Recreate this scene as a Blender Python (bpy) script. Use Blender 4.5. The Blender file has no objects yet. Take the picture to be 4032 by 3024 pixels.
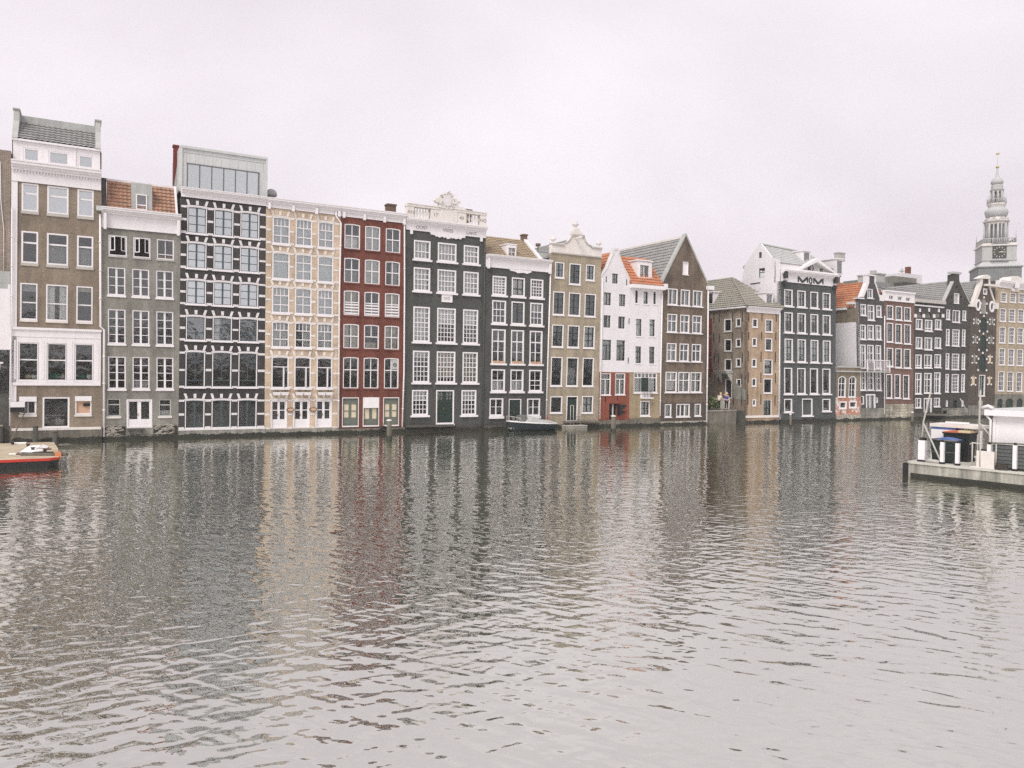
import bpy, bmesh, math, random
from math import sin, cos, pi, radians
from mathutils import Vector, Matrix
from mathutils.geometry import tessellate_polygon
random.seed(7)
sc = bpy.context.scene
COL = sc.collection

HAZE = .0006
DENOISE = False
RIP1, RIP2, SWELL = .026, .003, .02
WAVE, WR0, SUN_E, EXPO = 1., .68, 2.2, .22
CLOUD0, CLOUD1 = (7.6, 6.95, 7.4, 1), (9.9, 9.3, 9.7, 1)
# surveyed sizes in metres: G = places on the ground plan, HS = each facade (origin, heading, width, openings, outline points)
G={'ba_f': [-25.36, 42.58, 0.4],
 'ba_fl': [-27.67, 41.57, 0.4],
 'ba_n': [-20.6, 35.0, 0.42],
 'ba_nl': [-22.48, 33.79, 0.42],
 'ba_w': [-21.58, 34.53, 0.0],
 'bg1a': [47.45, 100.0, 17.57],
 'bg1b': [48.69, 100.0, 18.31],
 'bg1t': [47.98, 100.0, 18.75],
 'bg2a': [50.69, 105.0, 17.36],
 'bg2b': [53.0, 105.0, 18.73],
 'bg3a': [56.79, 112.0, 19.0],
 'bg3b': [58.95, 112.0, 20.27],
 'bg4a': [48.58, 98.0, 15.98],
 'bg4b': [51.28, 98.0, 17.22],
 'bg5': [58.68, 112.0, 21.08],
 'bg6': [57.41, 112.0, 20.75],
 'bg7a': [40.72, 95.0, 16.6],
 'bg7b': [41.72, 95.0, 17.19],
 'cam': {'f': 0.7509176587301587, 'h': 4.6, 'pitch': 0.014486232791552934, 'roll': 0.014835298641951801},
 'clock': [132.87, 212.0, 39.17],
 'man1': [20.04, 74.52, 1.31],
 'man2': [20.9, 74.78, 1.31],
 'pl1': [-23.6, 36.1, 0.4],
 'pl10': [-26.15, 41.41, 0.4],
 'pl2': [-23.05, 36.4, 0.4],
 'pl3': [-24.85, 39.69, 0.4],
 'pl4': [-24.8, 40.07, 0.4],
 'pl5': [-22.96, 36.89, 0.4],
 'pl6': [-24.8, 40.64, 0.4],
 'pl7': [-23.86, 39.65, 0.4],
 'pl8': [-22.86, 37.38, 0.4],
 'pl9': [-26.67, 41.13, 0.4],
 'po_bin1': [19.85, 35.33, 0.8],
 'po_bin2': [21.11, 36.19, 0.8],
 'po_box': [21.01, 38.14, 0.8],
 'po_br': [19.53, 35.15, 0.8],
 'po_cab': [21.13, 33.92, 0.8],
 'po_gang': [19.86, 33.51, 0.8],
 'po_gang2': [20.32, 32.84, 0.8],
 'po_p1': [19.18, 36.37, 0.8],
 'po_p2': [19.74, 35.04, 0.8],
 'po_p3': [19.98, 34.41, 0.8],
 'po_p4': [20.72, 33.37, 0.8],
 'po_p5': [21.57, 32.76, 0.8],
 'po_pole': [18.86, 35.62, 0.8],
 'po_rope': [21.38, 33.21, 0.8],
 'po_t0': [18.14, 34.84, 0.8],
 'po_t1': [21.59, 32.3, 0.8],
 'po_w0': [18.63, 36.06, 0.0],
 'po_w1': [21.55, 32.21, -0.0],
 'po_wp': [23.06, 37.79, 0.8],
 'post1': [-8.25, 51.98, 1.31, 0.194, -0.016],
 'post2': [8.28, 62.27, 1.27, 0.223, -0.021],
 'post3': [25.73, 70.82, 1.21, 0.121, -0.024],
 'post4': [41.14, 78.85, 1.2, 0.149, -0.027],
 'q0': [-25.665, 48.427, 0.0],
 'raft0': [4.95, 63.5, 0.0],
 'raft1': [6.83, 64.21, 0.0],
 'sb_bow': [-0.88, 61.7, 0.0],
 'sb_st': [3.68, 61.98, 0.0],
 'terr_l': [18.54, 72.93, 0.0],
 'terr_r': [21.73, 74.69, 0.0],
 'terr_z': 1.31,
 'th': 0.50606,
 'tower': [132.4, 212.0, 35.34],
 'tw': [('roofb', 33.32, 6.33), ('rooft', 35.71, 4.94), ('block_t', 40.88, 4.87), ('corn', 41.26, 5.13), ('bal_b', 41.64, 4.56), ('bal_t', 42.89, 4.56), ('lan_b', 43.15, 2.81), ('lan_t', 47.8, 2.81),
        ('lcorn', 48.18, 3.24), ('ped', 49.19, 2.53), ('bulb0', 49.69, 2.84), ('bulbm', 50.57, 2.89), ('bulbt', 51.96, 2.15), ('gal_b', 52.71, 2.36), ('gal_t', 54.09, 2.28), ('l2b', 54.22, 1.52),
        ('l2t', 56.36, 1.52), ('l2c', 56.73, 1.8), ('dome0', 58.11, 1.2), ('domem', 58.99, 1.52), ('dome1', 60.25, 0.76), ('spi', 61.26, 0.28), ('spi2', 63.01, 0.15), ('tip', 66.78, 0.08)]}
HS={'b0': {'W': 4.137,
        'ang': 0.50606,
        'fl': 0.01396,
        'org': [-33.65, 44.001, 0.0],
        'p': {'band': (3.86, 10.19), 'blue': (3.83, 9.43), 'cond': (3.8, 15.84), 'letter': (3.69, 4.33), 'letter2': (3.77, 4.65), 'stone': (3.85, 3.0), 'top': (3.84, 17.32), 'white': (3.84, 5.53)},
        'sx': 0.0,
        'wins': []},
 'b1': {'W': 4.922,
        'ang': 0.50606,
        'fl': 0.01396,
        'org': [-30.032, 46.006, 0.0],
        'p': {'at_t': (0.14, 18.07),
              'chl': (0.06, 20.17),
              'chl2': (0.4, 20.23),
              'chr': (4.48, 20.22),
              'chr2': (4.77, 20.27),
              'co_t': (0.15, 16.78),
              'fr_b': (0.16, 15.57),
              'fr_t': (0.15, 16.25),
              'ledge': (1.07, 0.71),
              'ledge_r': (4.73, 0.7),
              'rf_r': (0.35, 20.01),
              'rf_t': (0.37, 19.68),
              'sh0': (0.06, 3.43),
              'sh1': (4.77, 6.89)},
        'rk': -0.01295,
        'sx': 0.00143,
        'wins': [('up', 0, 0, 0.52, 1.38, 13.87, 15.52), ('up', 0, 1, 1.83, 2.95, 13.87, 15.52), ('up', 0, 2, 3.42, 4.3, 13.87, 15.52), ('up', 1, 0, 0.52, 1.38, 10.77, 12.67), ('up', 1, 1, 1.83, 2.95, 10.77, 12.67),
                 ('up', 1, 2, 3.42, 4.3, 10.77, 12.67), ('up', 2, 0, 0.48, 1.36, 7.38, 9.56), ('up', 2, 1, 1.81, 2.95, 7.38, 9.56), ('up', 2, 2, 3.41, 4.29, 7.38, 9.56), ('shop', 0, 0, 0.42, 1.42, 3.71, 5.99),
                 ('shop', 0, 1, 1.89, 2.9, 3.71, 5.99), ('shop', 0, 2, 3.36, 4.34, 3.71, 5.99), ('gl', 0, 0, 0.47, 1.35, 1.65, 2.73), ('gm', 0, 1, 1.65, 3.09, 0.81, 2.71), ('gr', 0, 2, 3.38, 4.28, 1.61, 2.75),
                 ('attic', 0, 0, 0.58, 1.4, 16.92, 17.71), ('attic', 0, 1, 1.87, 2.95, 16.92, 17.71), ('attic', 0, 2, 3.44, 4.27, 16.92, 17.71)]},
 'b10': {'W': 3.487,
         'ang': 0.50606,
         'fl': 0.01396,
         'org': [10.503, 68.47, 0.0],
         'p': {'bal0': (1.23, 2.57),
               'bal1': (2.37, 3.07),
               'dorm': [(1.27, 13.13), (2.84, 13.24), (2.8, 14.76), (0.61, 14.58)],
               'dwin': [(1.39, 13.32), (2.52, 14.52)],
               'gu_b': (0.04, 12.28),
               'gu_t': (0.04, 12.61),
               'plinth': (0.27, 0.67),
               'roof': [(0.31, 12.82), (3.47, 12.76)],
               'rooft': [(0.75, 15.37), (4.31, 15.29)],
               'tan': (0.25, 4.81)},
         'rk': 0.02073,
         'sx': -0.02893,
         'wins': [('s', 0, 0, 0.58, 1.0, 10.94, 12.13), ('s', 0, 1, 1.51, 2.13, 10.93, 12.11), ('s', 0, 2, 2.64, 3.04, 10.96, 12.14), ('m', 1, 0, 0.68, 1.43, 8.03, 9.63), ('m', 1, 1, 2.21, 2.94, 8.05, 9.65),
                  ('m', 2, 0, 0.63, 1.39, 5.59, 7.18), ('m', 2, 1, 2.18, 2.91, 5.59, 7.2), ('w', 0, 0, 0.49, 3.16, 3.0, 4.79), ('l', 0, 0, 1.23, 2.33, 0.9, 2.26)]},
 'b11': {'W': 5.569,
         'ang': 0.50606,
         'fl': 0.01396,
         'org': [13.553, 70.161, 0.0],
         'p': {'dark': (-0.0, 2.06), 'gable': [(0.07, 13.02), (2.61, 17.44), (5.36, 13.17)], 'plinth': (0.04, 0.36), 'ridge': [(5.22, 17.37)]},
         'rk': -0.01303,
         'sx': -0.0082,
         'wins': [('g', 0, 0, 2.33, 3.02, 13.91, 15.11), ('w', 0, 0, 0.63, 1.78, 11.06, 12.53), ('w', 0, 1, 2.15, 3.26, 11.06, 12.53), ('w', 0, 2, 3.63, 4.77, 11.06, 12.53), ('w', 1, 0, 0.63, 1.78, 8.56, 10.21),
                  ('w', 1, 1, 2.15, 3.26, 8.56, 10.21), ('w', 1, 2, 3.63, 4.77, 8.56, 10.21), ('w', 2, 0, 0.63, 1.78, 5.91, 7.54), ('w', 2, 1, 2.15, 3.26, 5.91, 7.54), ('w', 2, 2, 3.63, 4.77, 5.91, 7.54),
                  ('w', 3, 0, 0.55, 1.9, 3.04, 4.91), ('w', 3, 1, 2.08, 3.45, 3.04, 4.91), ('w', 3, 2, 3.57, 4.89, 3.04, 4.91), ('b', 0, 0, 0.54, 1.34, 0.76, 1.95), ('b3', 0, 1, 1.91, 3.56, 0.76, 1.96),
                  ('b', 0, 2, 4.15, 4.94, 0.81, 1.96)]},
 'b12': {'W': 4.591,
         'ang': 0.50606,
         'fl': 0.01396,
         'org': [22.973, 75.381, 0.0],
         'p': {'anch': [(0.28, 10.76), (2.06, 10.84), (4.06, 10.88), (0.3, 8.95), (2.04, 9.02), (4.03, 9.02)],
               'anch2': [(0.25, 7.07), (2.0, 7.05), (4.01, 7.07), (0.28, 5.01), (2.0, 5.0), (4.04, 4.96), (0.26, 2.86), (2.03, 2.85), (4.01, 2.7)],
               'anchl': [(0.25, 7.07), (0.26, 6.13), (0.26, 2.86), (0.27, 1.87)],
               'apex': (4.63, 14.57),
               'band0': (0.04, 0.52),
               'band1': (0.04, 0.75),
               'fb': (-0.0, 10.87),
               'ft': (-0.01, 11.45)},
         'rk': 0.00215,
         'sx': -0.02797,
         'wins': [('s', 0, 0, 0.8, 1.51, 9.44, 10.28), ('s', 1, 0, 0.8, 1.42, 7.58, 8.39), ('s', 2, 0, 0.76, 1.4, 5.53, 6.34), ('s', 3, 0, 0.79, 1.4, 3.63, 4.42), ('s', 4, 0, 0.89, 1.38, 1.7, 2.34),
                  ('l', 0, 1, 2.57, 3.56, 9.04, 10.28), ('l', 1, 1, 2.56, 3.54, 7.2, 8.41), ('l', 2, 1, 2.4, 3.63, 4.82, 6.31), ('l', 3, 1, 2.4, 3.59, 2.95, 4.41), ('door', 0, 0, 2.37, 3.56, 0.69, 2.3)]},
 'b12s': {'W': 0,
          'ang': -1.06474,
          'fl': 0.0,
          'org': [22.973, 75.381, 0.0],
          'p': {'anch': [(-5.04, 11.01), (-4.44, 11.01), (-3.69, 11.03), (-1.84, 10.95), (-0.53, 10.93), (-4.44, 8.99), (-3.65, 8.96), (-1.84, 8.96), (-0.55, 8.97)],
                'anch2': [(-4.31, 6.9), (-3.71, 6.89), (-1.88, 6.93), (-0.47, 6.91), (-4.23, 4.74), (-0.53, 4.8), (-1.63, 2.66), (-0.52, 2.66)],
                'canopy': [(-3.45, 4.98), (-1.69, 4.99), (-1.68, 4.73), (-3.28, 4.01)],
                'dorm': [(-5.62, 11.76), (-5.31, 13.45), (-4.34, 12.94)],
                'eave': (-0.25, 11.48),
                'eave2': (-5.51, 11.57),
                'far': (-5.71, 11.58),
                'shut': [(-5.51, 10.52), (-4.76, 10.48)],
                'shut2': [(-5.52, 10.14), (-4.73, 8.83), (-5.53, 8.42), (-4.73, 6.62), (-5.52, 6.34), (-4.67, 4.55)],
                'terr': (-1.45, 1.15)},
          'sx': 0.0,
          'wins': [('s', 0, 0, -3.01, -2.0, 9.07, 10.34), ('s', 0, 1, -1.41, -0.75, 9.5, 10.32), ('s', 1, 0, -2.96, -1.97, 7.09, 8.31), ('s', 1, 1, -1.39, -0.73, 7.49, 8.31), ('s', 2, 0, -2.91, -1.94, 5.15, 6.32),
                   ('s', 2, 1, -1.36, -0.7, 5.52, 6.36), ('s', 3, 1, -1.29, -0.65, 3.56, 4.33), ('door', 0, 0, -2.83, -1.88, 2.34, 4.31)]},
 'b13': {'W': 8.377,
         'ang': 0.50606,
         'fl': 0.00524,
         'org': [27.084, 77.66, 0.0],
         'p': {'ch': [(12.26, 18.98), (13.31, 19.4)],
               'ch2': [(12.75, 16.64), (13.38, 17.29)],
               'co_b': (0.88, 15.04),
               'co_t': (0.89, 15.38),
               'con': [(1.15, 14.9), (1.15, 15.23), (8.86, 14.9), (8.86, 15.21)],
               'con2': [(0.79, 14.52), (0.79, 14.08), (8.43, 14.59), (8.43, 14.14)],
               'dorm': [(4.48, 16.63), (5.74, 16.73), (5.75, 17.97), (3.86, 17.83)],
               'dorm2': [(10.11, 16.78), (11.4, 16.88), (11.33, 17.83), (10.12, 17.73)],
               'dwin': [(4.84, 16.75), (5.34, 17.74)],
               'dwin2': [(10.53, 16.9), (10.99, 17.63)],
               'eave_l': (3.23, 16.13),
               'fr_b': (1.0, 14.19),
               'fr_t': (1.0, 14.85),
               'm1': [(2.68, 14.3), (4.21, 14.32)],
               'm2': [(4.99, 14.31), (6.53, 14.33)],
               'mb': (2.68, 14.3),
               'mt': (2.68, 14.66),
               'o': (4.58, 14.5),
               'orn': [(3.85, 15.69), (4.44, 15.74), (4.96, 15.78), (6.28, 15.73)],
               'ped': [(2.26, 15.46), (5.31, 16.89), (8.53, 15.56)],
               'ped2': [(2.87, 15.51), (5.31, 16.53), (7.56, 15.57)],
               'ridge_l': (5.78, 19.0),
               'ridge_r': (13.87, 19.07),
               'wall_t': (-0.01, 14.03)},
         'rk': 0.0151,
         'sx': -0.04168,
         'wins': [('u', 0, 0, 0.79, 1.99, 11.78, 13.46), ('u', 0, 1, 2.69, 3.92, 11.78, 13.46), ('u', 0, 2, 4.63, 5.8, 11.78, 13.46), ('u', 0, 3, 6.49, 7.7, 11.78, 13.46), ('u', 1, 0, 0.79, 1.99, 9.12, 11.15),
                  ('u', 1, 1, 2.69, 3.92, 9.12, 11.15), ('u', 1, 2, 4.63, 5.8, 9.12, 11.15), ('u', 1, 3, 6.49, 7.7, 9.12, 11.15), ('u', 2, 0, 0.79, 1.99, 6.16, 8.48), ('u', 2, 1, 2.69, 3.92, 6.16, 8.48),
                  ('u', 2, 2, 4.63, 5.8, 6.16, 8.48), ('u', 2, 3, 6.49, 7.7, 6.16, 8.48), ('v', 0, 0, 0.71, 1.88, 2.88, 5.53), ('v', 0, 1, 2.62, 3.85, 2.88, 5.53), ('v', 0, 2, 4.52, 5.73, 2.88, 5.53),
                  ('v', 0, 3, 6.42, 7.65, 2.88, 5.53), ('b', 0, 0, 0.7, 1.85, 1.03, 2.37), ('b', 0, 1, 3.32, 4.87, 0.61, 2.39), ('b', 0, 2, 6.41, 7.64, 1.05, 2.35)]},
 'b13s': {'W': 0,
          'ang': -1.06474,
          'fl': 0.0,
          'org': [27.084, 77.66, 0.0],
          'p': {'bar': [(-3.72, 14.32), (-2.42, 14.29)], 'gable': [(-0.46, 14.12), (-0.52, 16.64), (-2.3, 18.25), (-2.52, 18.31), (-4.11, 16.16), (-5.0, 14.82)]},
          'sx': 0.0,
          'wins': [('s', 0, 0, -2.63, -2.13, 16.74, 17.45), ('s', 1, 0, -2.64, -1.73, 14.75, 15.79)]},
 'b14': {'W': 3.96,
         'ang': 0.50606,
         'fl': 0.01396,
         'org': [34.517, 81.779, 0.0],
         'p': {'brick': (-0.08, 2.54), 'gut': (-0.05, 5.45), 'rail': (-0.24, 5.79), 'stone': (0.02, 0.66), 'top': (-0.21, 5.22)},
         'sx': 0.0,
         'wins': [('a', 0, 0, 0.21, 1.41, 2.54, 4.77), ('a', 0, 1, 1.9, 3.07, 2.54, 4.79), ('b', 0, 0, 0.48, 1.65, 1.28, 2.08), ('b', 0, 1, 2.06, 3.29, 1.35, 2.11)]},
 'b15': {'W': 4.018,
         'ang': 0.50606,
         'fl': 0.01396,
         'org': [37.981, 83.699, 0.0],
         'p': {'balc': [(-1.27, 5.37), (3.48, 5.38), (3.51, 6.61)],
               'gable': [(0.03, 13.24), (0.92, 13.38), (1.48, 14.27), (1.86, 14.95), (1.9, 15.69), (2.87, 15.74), (2.82, 15.1), (3.15, 14.47), (3.46, 13.79), (3.73, 13.25), (4.44, 13.27)],
               'pipe': [(4.07, 9.93), (4.12, 11.62)],
               'ridge': [(2.77, 15.6), (-1.99, 14.82)],
               'sh': (-0.04, 13.23),
               'stone': (0.13, 1.31),
               'trim': [(0.46, 13.33), (0.92, 13.38), (1.48, 14.27), (1.86, 14.95), (1.9, 15.69), (1.88, 15.76), (1.45, 15.72), (1.4, 15.19), (0.91, 14.14)]},
         'rk': 0.03067,
         'sx': -0.08125,
         'wins': [('g', 0, 0, 1.61, 2.55, 13.31, 14.34), ('a', 0, 0, 0.42, 1.31, 11.4, 12.6), ('a', 0, 1, 1.59, 2.71, 10.94, 12.59), ('a', 0, 2, 3.04, 3.92, 11.36, 12.6), ('a', 1, 0, 0.29, 1.22, 8.81, 10.39),
                  ('a', 1, 1, 1.49, 2.56, 8.85, 10.42), ('a', 1, 2, 2.88, 3.82, 8.87, 10.44), ('a', 2, 0, 0.21, 1.14, 5.68, 8.23), ('a', 2, 1, 1.41, 2.48, 5.7, 8.24), ('a', 2, 2, 2.81, 3.74, 5.7, 8.24),
                  ('a', 3, 0, 0.13, 1.06, 3.29, 5.36), ('a', 3, 1, 1.33, 2.4, 3.29, 5.36), ('a', 3, 2, 2.73, 3.67, 3.27, 5.33), ('sm', 0, 0, 0.11, 0.73, 1.72, 2.65), ('door', 0, 0, 1.01, 2.62, 0.83, 2.85),
                  ('sm', 0, 1, 2.73, 3.09, 1.88, 2.47)]},
 'b15s': {'W': 0,
          'ang': -1.06474,
          'fl': 0.0,
          'org': [37.981, 83.699, 0.0],
          'p': {'bot': (-1.83, 5.86), 'eave': [(-3.34, 11.96), (-1.32, 12.0), (-1.45, 12.84), (-0.75, 12.79)], 'tan': (-1.94, 10.69)},
          'sx': 0.0,
          'wins': []},
 'b16': {'W': 5.099,
         'ang': 0.50606,
         'fl': 0.01396,
         'org': [41.573, 85.689, 0.0],
         'p': {'at_b': (0.12, 13.23), 'at_t': (0.12, 14.23), 'stone': (0.0, 1.72)},
         'rk': 0.01799,
         'sx': -0.05395,
         'wins': [('a', 0, 0, 0.41, 1.54, 11.22, 12.72), ('a', 0, 1, 1.97, 3.12, 11.17, 12.72), ('a', 0, 2, 3.5, 4.7, 11.16, 12.69), ('a', 1, 0, 0.41, 1.54, 8.67, 10.8), ('a', 1, 1, 1.92, 3.06, 8.59, 10.75),
                  ('a', 1, 2, 3.51, 4.71, 8.55, 10.76), ('a', 2, 0, 0.41, 1.54, 5.93, 8.01), ('a', 2, 1, 1.92, 3.07, 5.83, 8.0), ('a', 2, 2, 3.45, 4.68, 5.8, 7.98), ('a', 3, 0, 0.34, 1.35, 2.4, 5.09),
                  ('a', 3, 1, 1.79, 2.84, 2.4, 5.09), ('a', 3, 2, 3.32, 4.43, 2.33, 5.03), ('attic', 0, 0, 0.75, 1.61, 13.38, 13.81), ('attic', 0, 1, 2.29, 3.1, 13.36, 13.81), ('attic', 0, 2, 3.75, 4.6, 13.37, 13.78)]},
 'b17': {'W': 5.402,
         'ang': 0.50606,
         'fl': 0.01396,
         'org': [46.033, 88.161, 0.0],
         'p': {'arch': [(1.03, 11.92), (2.69, 12.0), (4.57, 12.16)],
               'blk': [(0.2, 11.8), (1.73, 11.86), (3.69, 11.93), (5.4, 12.04), (1.01, 12.47), (2.72, 12.6), (4.58, 12.63)],
               'g1': (0.2, 13.47),
               'g2': (0.21, 13.1),
               'g3': (0.21, 12.94),
               'top': (0.2, 13.61)},
         'rk': 0.01172,
         'sx': -0.03596,
         'wins': [('a', 0, 0, 0.32, 1.55, 10.3, 11.46), ('a', 0, 1, 2.01, 3.41, 10.15, 11.45), ('a', 0, 2, 3.92, 5.12, 10.42, 11.57), ('a', 1, 0, 0.36, 1.56, 8.1, 9.38), ('a', 1, 1, 2.0, 3.42, 8.0, 9.41),
                  ('a', 1, 2, 3.93, 5.13, 8.23, 9.47), ('a', 2, 0, 0.35, 1.5, 5.87, 7.39), ('a', 2, 1, 1.98, 3.4, 5.9, 7.43), ('a', 2, 2, 3.94, 5.18, 5.98, 7.51), ('a', 3, 0, 0.36, 1.5, 2.88, 5.28),
                  ('a', 3, 1, 2.04, 3.42, 2.97, 5.3), ('a', 3, 2, 3.94, 5.12, 2.94, 5.39), ('b', 0, 0, 0.41, 1.55, 1.28, 2.39), ('b', 0, 1, 3.93, 5.13, 1.37, 2.42), ('door', 0, 0, 2.02, 3.53, 0.52, 2.38)]},
 'b18': {'W': 5.259,
         'ang': 0.50606,
         'fl': 0.01396,
         'org': [50.757, 90.779, 0.0],
         'p': {'cap': [(1.48, 17.02), (3.11, 17.37)],
               'gable': [(0.0, 13.55), (1.73, 16.09), (1.69, 17.04), (2.86, 17.15), (2.9, 16.21), (4.65, 13.66)],
               'ocu': [(1.49, 14.35), (3.37, 14.46), (2.39, 15.57)],
               'ridge': [(2.54, 16.45), (-4.76, 15.57)],
               'stone': (0.36, 1.17)},
         'rk': -0.00425,
         'sx': -0.01862,
         'wins': [('g', 0, 0, 1.92, 2.92, 13.66, 14.84), ('a', 0, 0, 0.48, 1.19, 11.67, 12.83), ('a', 0, 1, 1.73, 3.19, 11.41, 12.83), ('a', 0, 2, 3.72, 4.42, 11.72, 12.88), ('a', 1, 0, 0.53, 1.22, 8.62, 10.53),
                  ('a', 1, 1, 1.76, 3.19, 8.59, 10.55), ('a', 1, 2, 3.73, 4.39, 8.65, 10.6), ('a', 2, 0, 0.58, 1.28, 5.84, 7.67), ('a', 2, 1, 1.81, 3.25, 5.79, 7.66), ('a', 2, 2, 3.8, 4.47, 5.85, 7.69),
                  ('a', 3, 0, 0.65, 1.28, 3.11, 5.23), ('a', 3, 1, 1.88, 3.28, 3.1, 5.22), ('a', 3, 2, 3.82, 4.52, 3.14, 5.24), ('slit', 0, 0, 0.84, 1.26, 1.35, 2.12), ('slit', 0, 1, 3.98, 4.41, 1.33, 2.1),
                  ('arch', 0, 0, 2.31, 3.08, 0.38, 2.2)]},
 'b19': {'W': 5.729,
         'ang': 0.50606,
         'fl': 0.01396,
         'org': [55.357, 93.328, 0.0],
         'p': {'beam': [(2.53, 16.2), (4.55, 16.34)],
               'cap': [(0.42, 16.89), (1.29, 17.2), (2.07, 17.49), (2.96, 17.67), (3.77, 17.56), (4.04, 17.35), (3.8, 17.02)],
               'gable': [(0.0, 13.53), (0.78, 13.61), (1.6, 15.05), (2.24, 16.35), (2.29, 17.07), (3.5, 16.96), (3.69, 15.99), (4.31, 14.99), (4.98, 13.98), (5.67, 13.67)],
               'oval': [(1.44, 13.69), (4.37, 13.66)],
               'stone': (0.19, 1.5),
               'triml': [(-0.77, 13.52), (0.78, 13.61), (1.6, 15.05), (2.24, 16.35), (2.29, 17.05), (1.4, 16.98), (1.34, 16.29), (0.71, 14.99), (0.08, 14.05), (-0.73, 13.77)],
               'trimr': [(3.5, 16.96), (3.76, 16.98), (3.87, 16.0), (4.51, 15.0), (5.11, 14.1), (5.69, 14.14), (5.67, 13.67), (5.0, 13.63), (4.31, 14.99), (3.65, 15.99)]},
         'rk': -0.01711,
         'sx': -0.01375,
         'wins': [('sh', 0, 0, 2.16, 3.23, 12.73, 14.51), ('sh', 1, 0, 2.08, 3.48, 10.48, 12.27), ('sh', 2, 0, 2.06, 3.5, 8.18, 10.09), ('sh', 3, 0, 2.03, 3.55, 5.71, 7.73), ('door', 0, 0, 2.21, 3.5, 2.61, 5.2),
                  ('sl', 0, 0, 0.81, 1.48, 11.43, 12.21), ('sl', 0, 1, 4.21, 4.9, 11.47, 12.37), ('sl', 1, 0, 0.83, 1.4, 9.1, 10.1), ('sl', 1, 1, 4.19, 4.83, 9.15, 10.11), ('sl', 2, 0, 0.76, 1.33, 6.64, 7.75),
                  ('sl', 2, 1, 4.16, 4.65, 6.7, 7.78), ('sl', 3, 0, 0.7, 1.31, 3.96, 5.13), ('sl', 3, 1, 4.2, 4.66, 4.03, 5.14), ('arch', 0, 0, 2.2, 3.12, 0.86, 2.27), ('top', 0, 0, 2.53, 3.33, 15.05, 15.8)]},
 'b2': {'W': 4.373,
        'ang': 0.50606,
        'fl': 0.01396,
        'org': [-25.727, 48.392, 0.0],
        'p': {'co_m': (0.03, 14.17),
              'co_t': (0.04, 14.56),
              'dm0': (1.69, 14.55),
              'dm1': (2.89, 16.38),
              'dw0': (1.95, 14.69),
              'dw1': (2.59, 15.68),
              'fr_b': (0.03, 13.31),
              'hole0': (1.49, 0.33),
              'hole1': (2.27, 0.57),
              'hop': (-0.13, 14.41),
              'pipe': [(0.05, 0.09), (0.1, 6.92), (-0.1, 7.11), (-0.07, 10.05)],
              'rf_b': (0.39, 14.62),
              'rf_t': (0.43, 16.57),
              'rock': (0.14, 1.12)},
        'rk': 0.01337,
        'sx': -0.01152,
        'wins': [('r1', 0, 0, 0.37, 1.41, 11.61, 12.9), ('r1', 0, 1, 1.76, 2.76, 11.61, 12.9), ('r1', 0, 2, 3.13, 4.15, 11.61, 12.9), ('fr', 0, 0, 0.31, 1.31, 9.14, 10.88), ('fr', 0, 1, 1.69, 2.68, 9.14, 10.88),
                 ('fr', 0, 2, 3.08, 4.1, 9.14, 10.88), ('fr', 1, 0, 0.31, 1.31, 6.08, 8.25), ('fr', 1, 1, 1.69, 2.68, 6.08, 8.25), ('fr', 1, 2, 3.08, 4.1, 6.08, 8.25), ('fr', 2, 0, 0.31, 1.31, 3.22, 5.27),
                 ('fr', 2, 1, 1.69, 2.68, 3.22, 5.27), ('fr', 2, 2, 3.08, 4.1, 3.22, 5.27), ('gs', 0, 0, 0.25, 0.99, 1.48, 2.59), ('gs', 0, 1, 3.22, 3.95, 1.46, 2.54), ('door', 0, 0, 1.33, 2.83, 0.71, 2.56)]},
 'b20': {'W': 14.002,
         'ang': 0.50606,
         'fl': 0.01396,
         'org': [60.368, 96.105, 0.0],
         'p': {'dome': [(1.97, 17.25), (2.36, 17.81), (3.19, 18.17), (3.83, 18.28), (4.59, 18.16), (5.15, 17.78), (5.34, 17.5)],
               'orn': [(-0.16, 16.11), (0.15, 16.13), (2.85, 16.43), (3.29, 16.16), (4.36, 16.23), (4.89, 16.45)],
               'stone': (0.08, 2.84),
               'top': (0.15, 16.13),
               'top2': (0.1, 17.0)},
         'sx': -0.01905,
         'wins': [('a', 0, 0, 0.68, 2.04, 14.39, 15.58), ('a', 0, 1, 2.69, 4.1, 14.46, 15.65), ('a', 0, 2, 4.71, 6.13, 14.53, 15.72), ('a', 0, 3, 6.71, 8.15, 14.59, 15.79), ('a', 1, 0, 0.6, 1.96, 11.96, 13.58),
                  ('a', 1, 1, 2.62, 4.03, 12.01, 13.63), ('a', 1, 2, 4.64, 6.06, 12.05, 13.68), ('a', 1, 3, 6.63, 8.08, 12.09, 13.73), ('a', 2, 0, 0.62, 1.98, 9.27, 11.27), ('a', 2, 1, 2.64, 4.05, 9.29, 11.3),
                  ('a', 2, 2, 4.67, 6.08, 9.31, 11.32), ('a', 2, 3, 6.66, 8.11, 9.32, 11.35), ('a', 3, 0, 0.65, 2.02, 6.52, 8.6), ('a', 3, 1, 2.68, 4.09, 6.51, 8.6), ('a', 3, 2, 4.7, 6.12, 6.5, 8.6),
                  ('a', 3, 3, 6.7, 8.15, 6.48, 8.6), ('a', 4, 0, 0.62, 1.99, 3.26, 5.71), ('a', 4, 1, 2.65, 4.06, 3.22, 5.68), ('a', 4, 2, 4.67, 6.09, 3.17, 5.65), ('a', 4, 3, 6.68, 8.12, 3.13, 5.62),
                  ('arch', 0, 0, 0.54, 1.97, 0.82, 2.37), ('arch', 0, 1, 2.38, 4.35, 0.8, 2.37), ('arch', 0, 2, 4.88, 6.59, 0.77, 2.36)]},
 'b3': {'W': 5.502,
        'ang': 0.50606,
        'fl': 0.01396,
        'org': [-21.902, 50.512, 0.0],
        'p': {'ch0': (-0.26, 19.88),
              'ch1': (-0.05, 19.91),
              'co_b': (0.01, 15.78),
              'co_t': (-0.0, 16.38),
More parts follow.
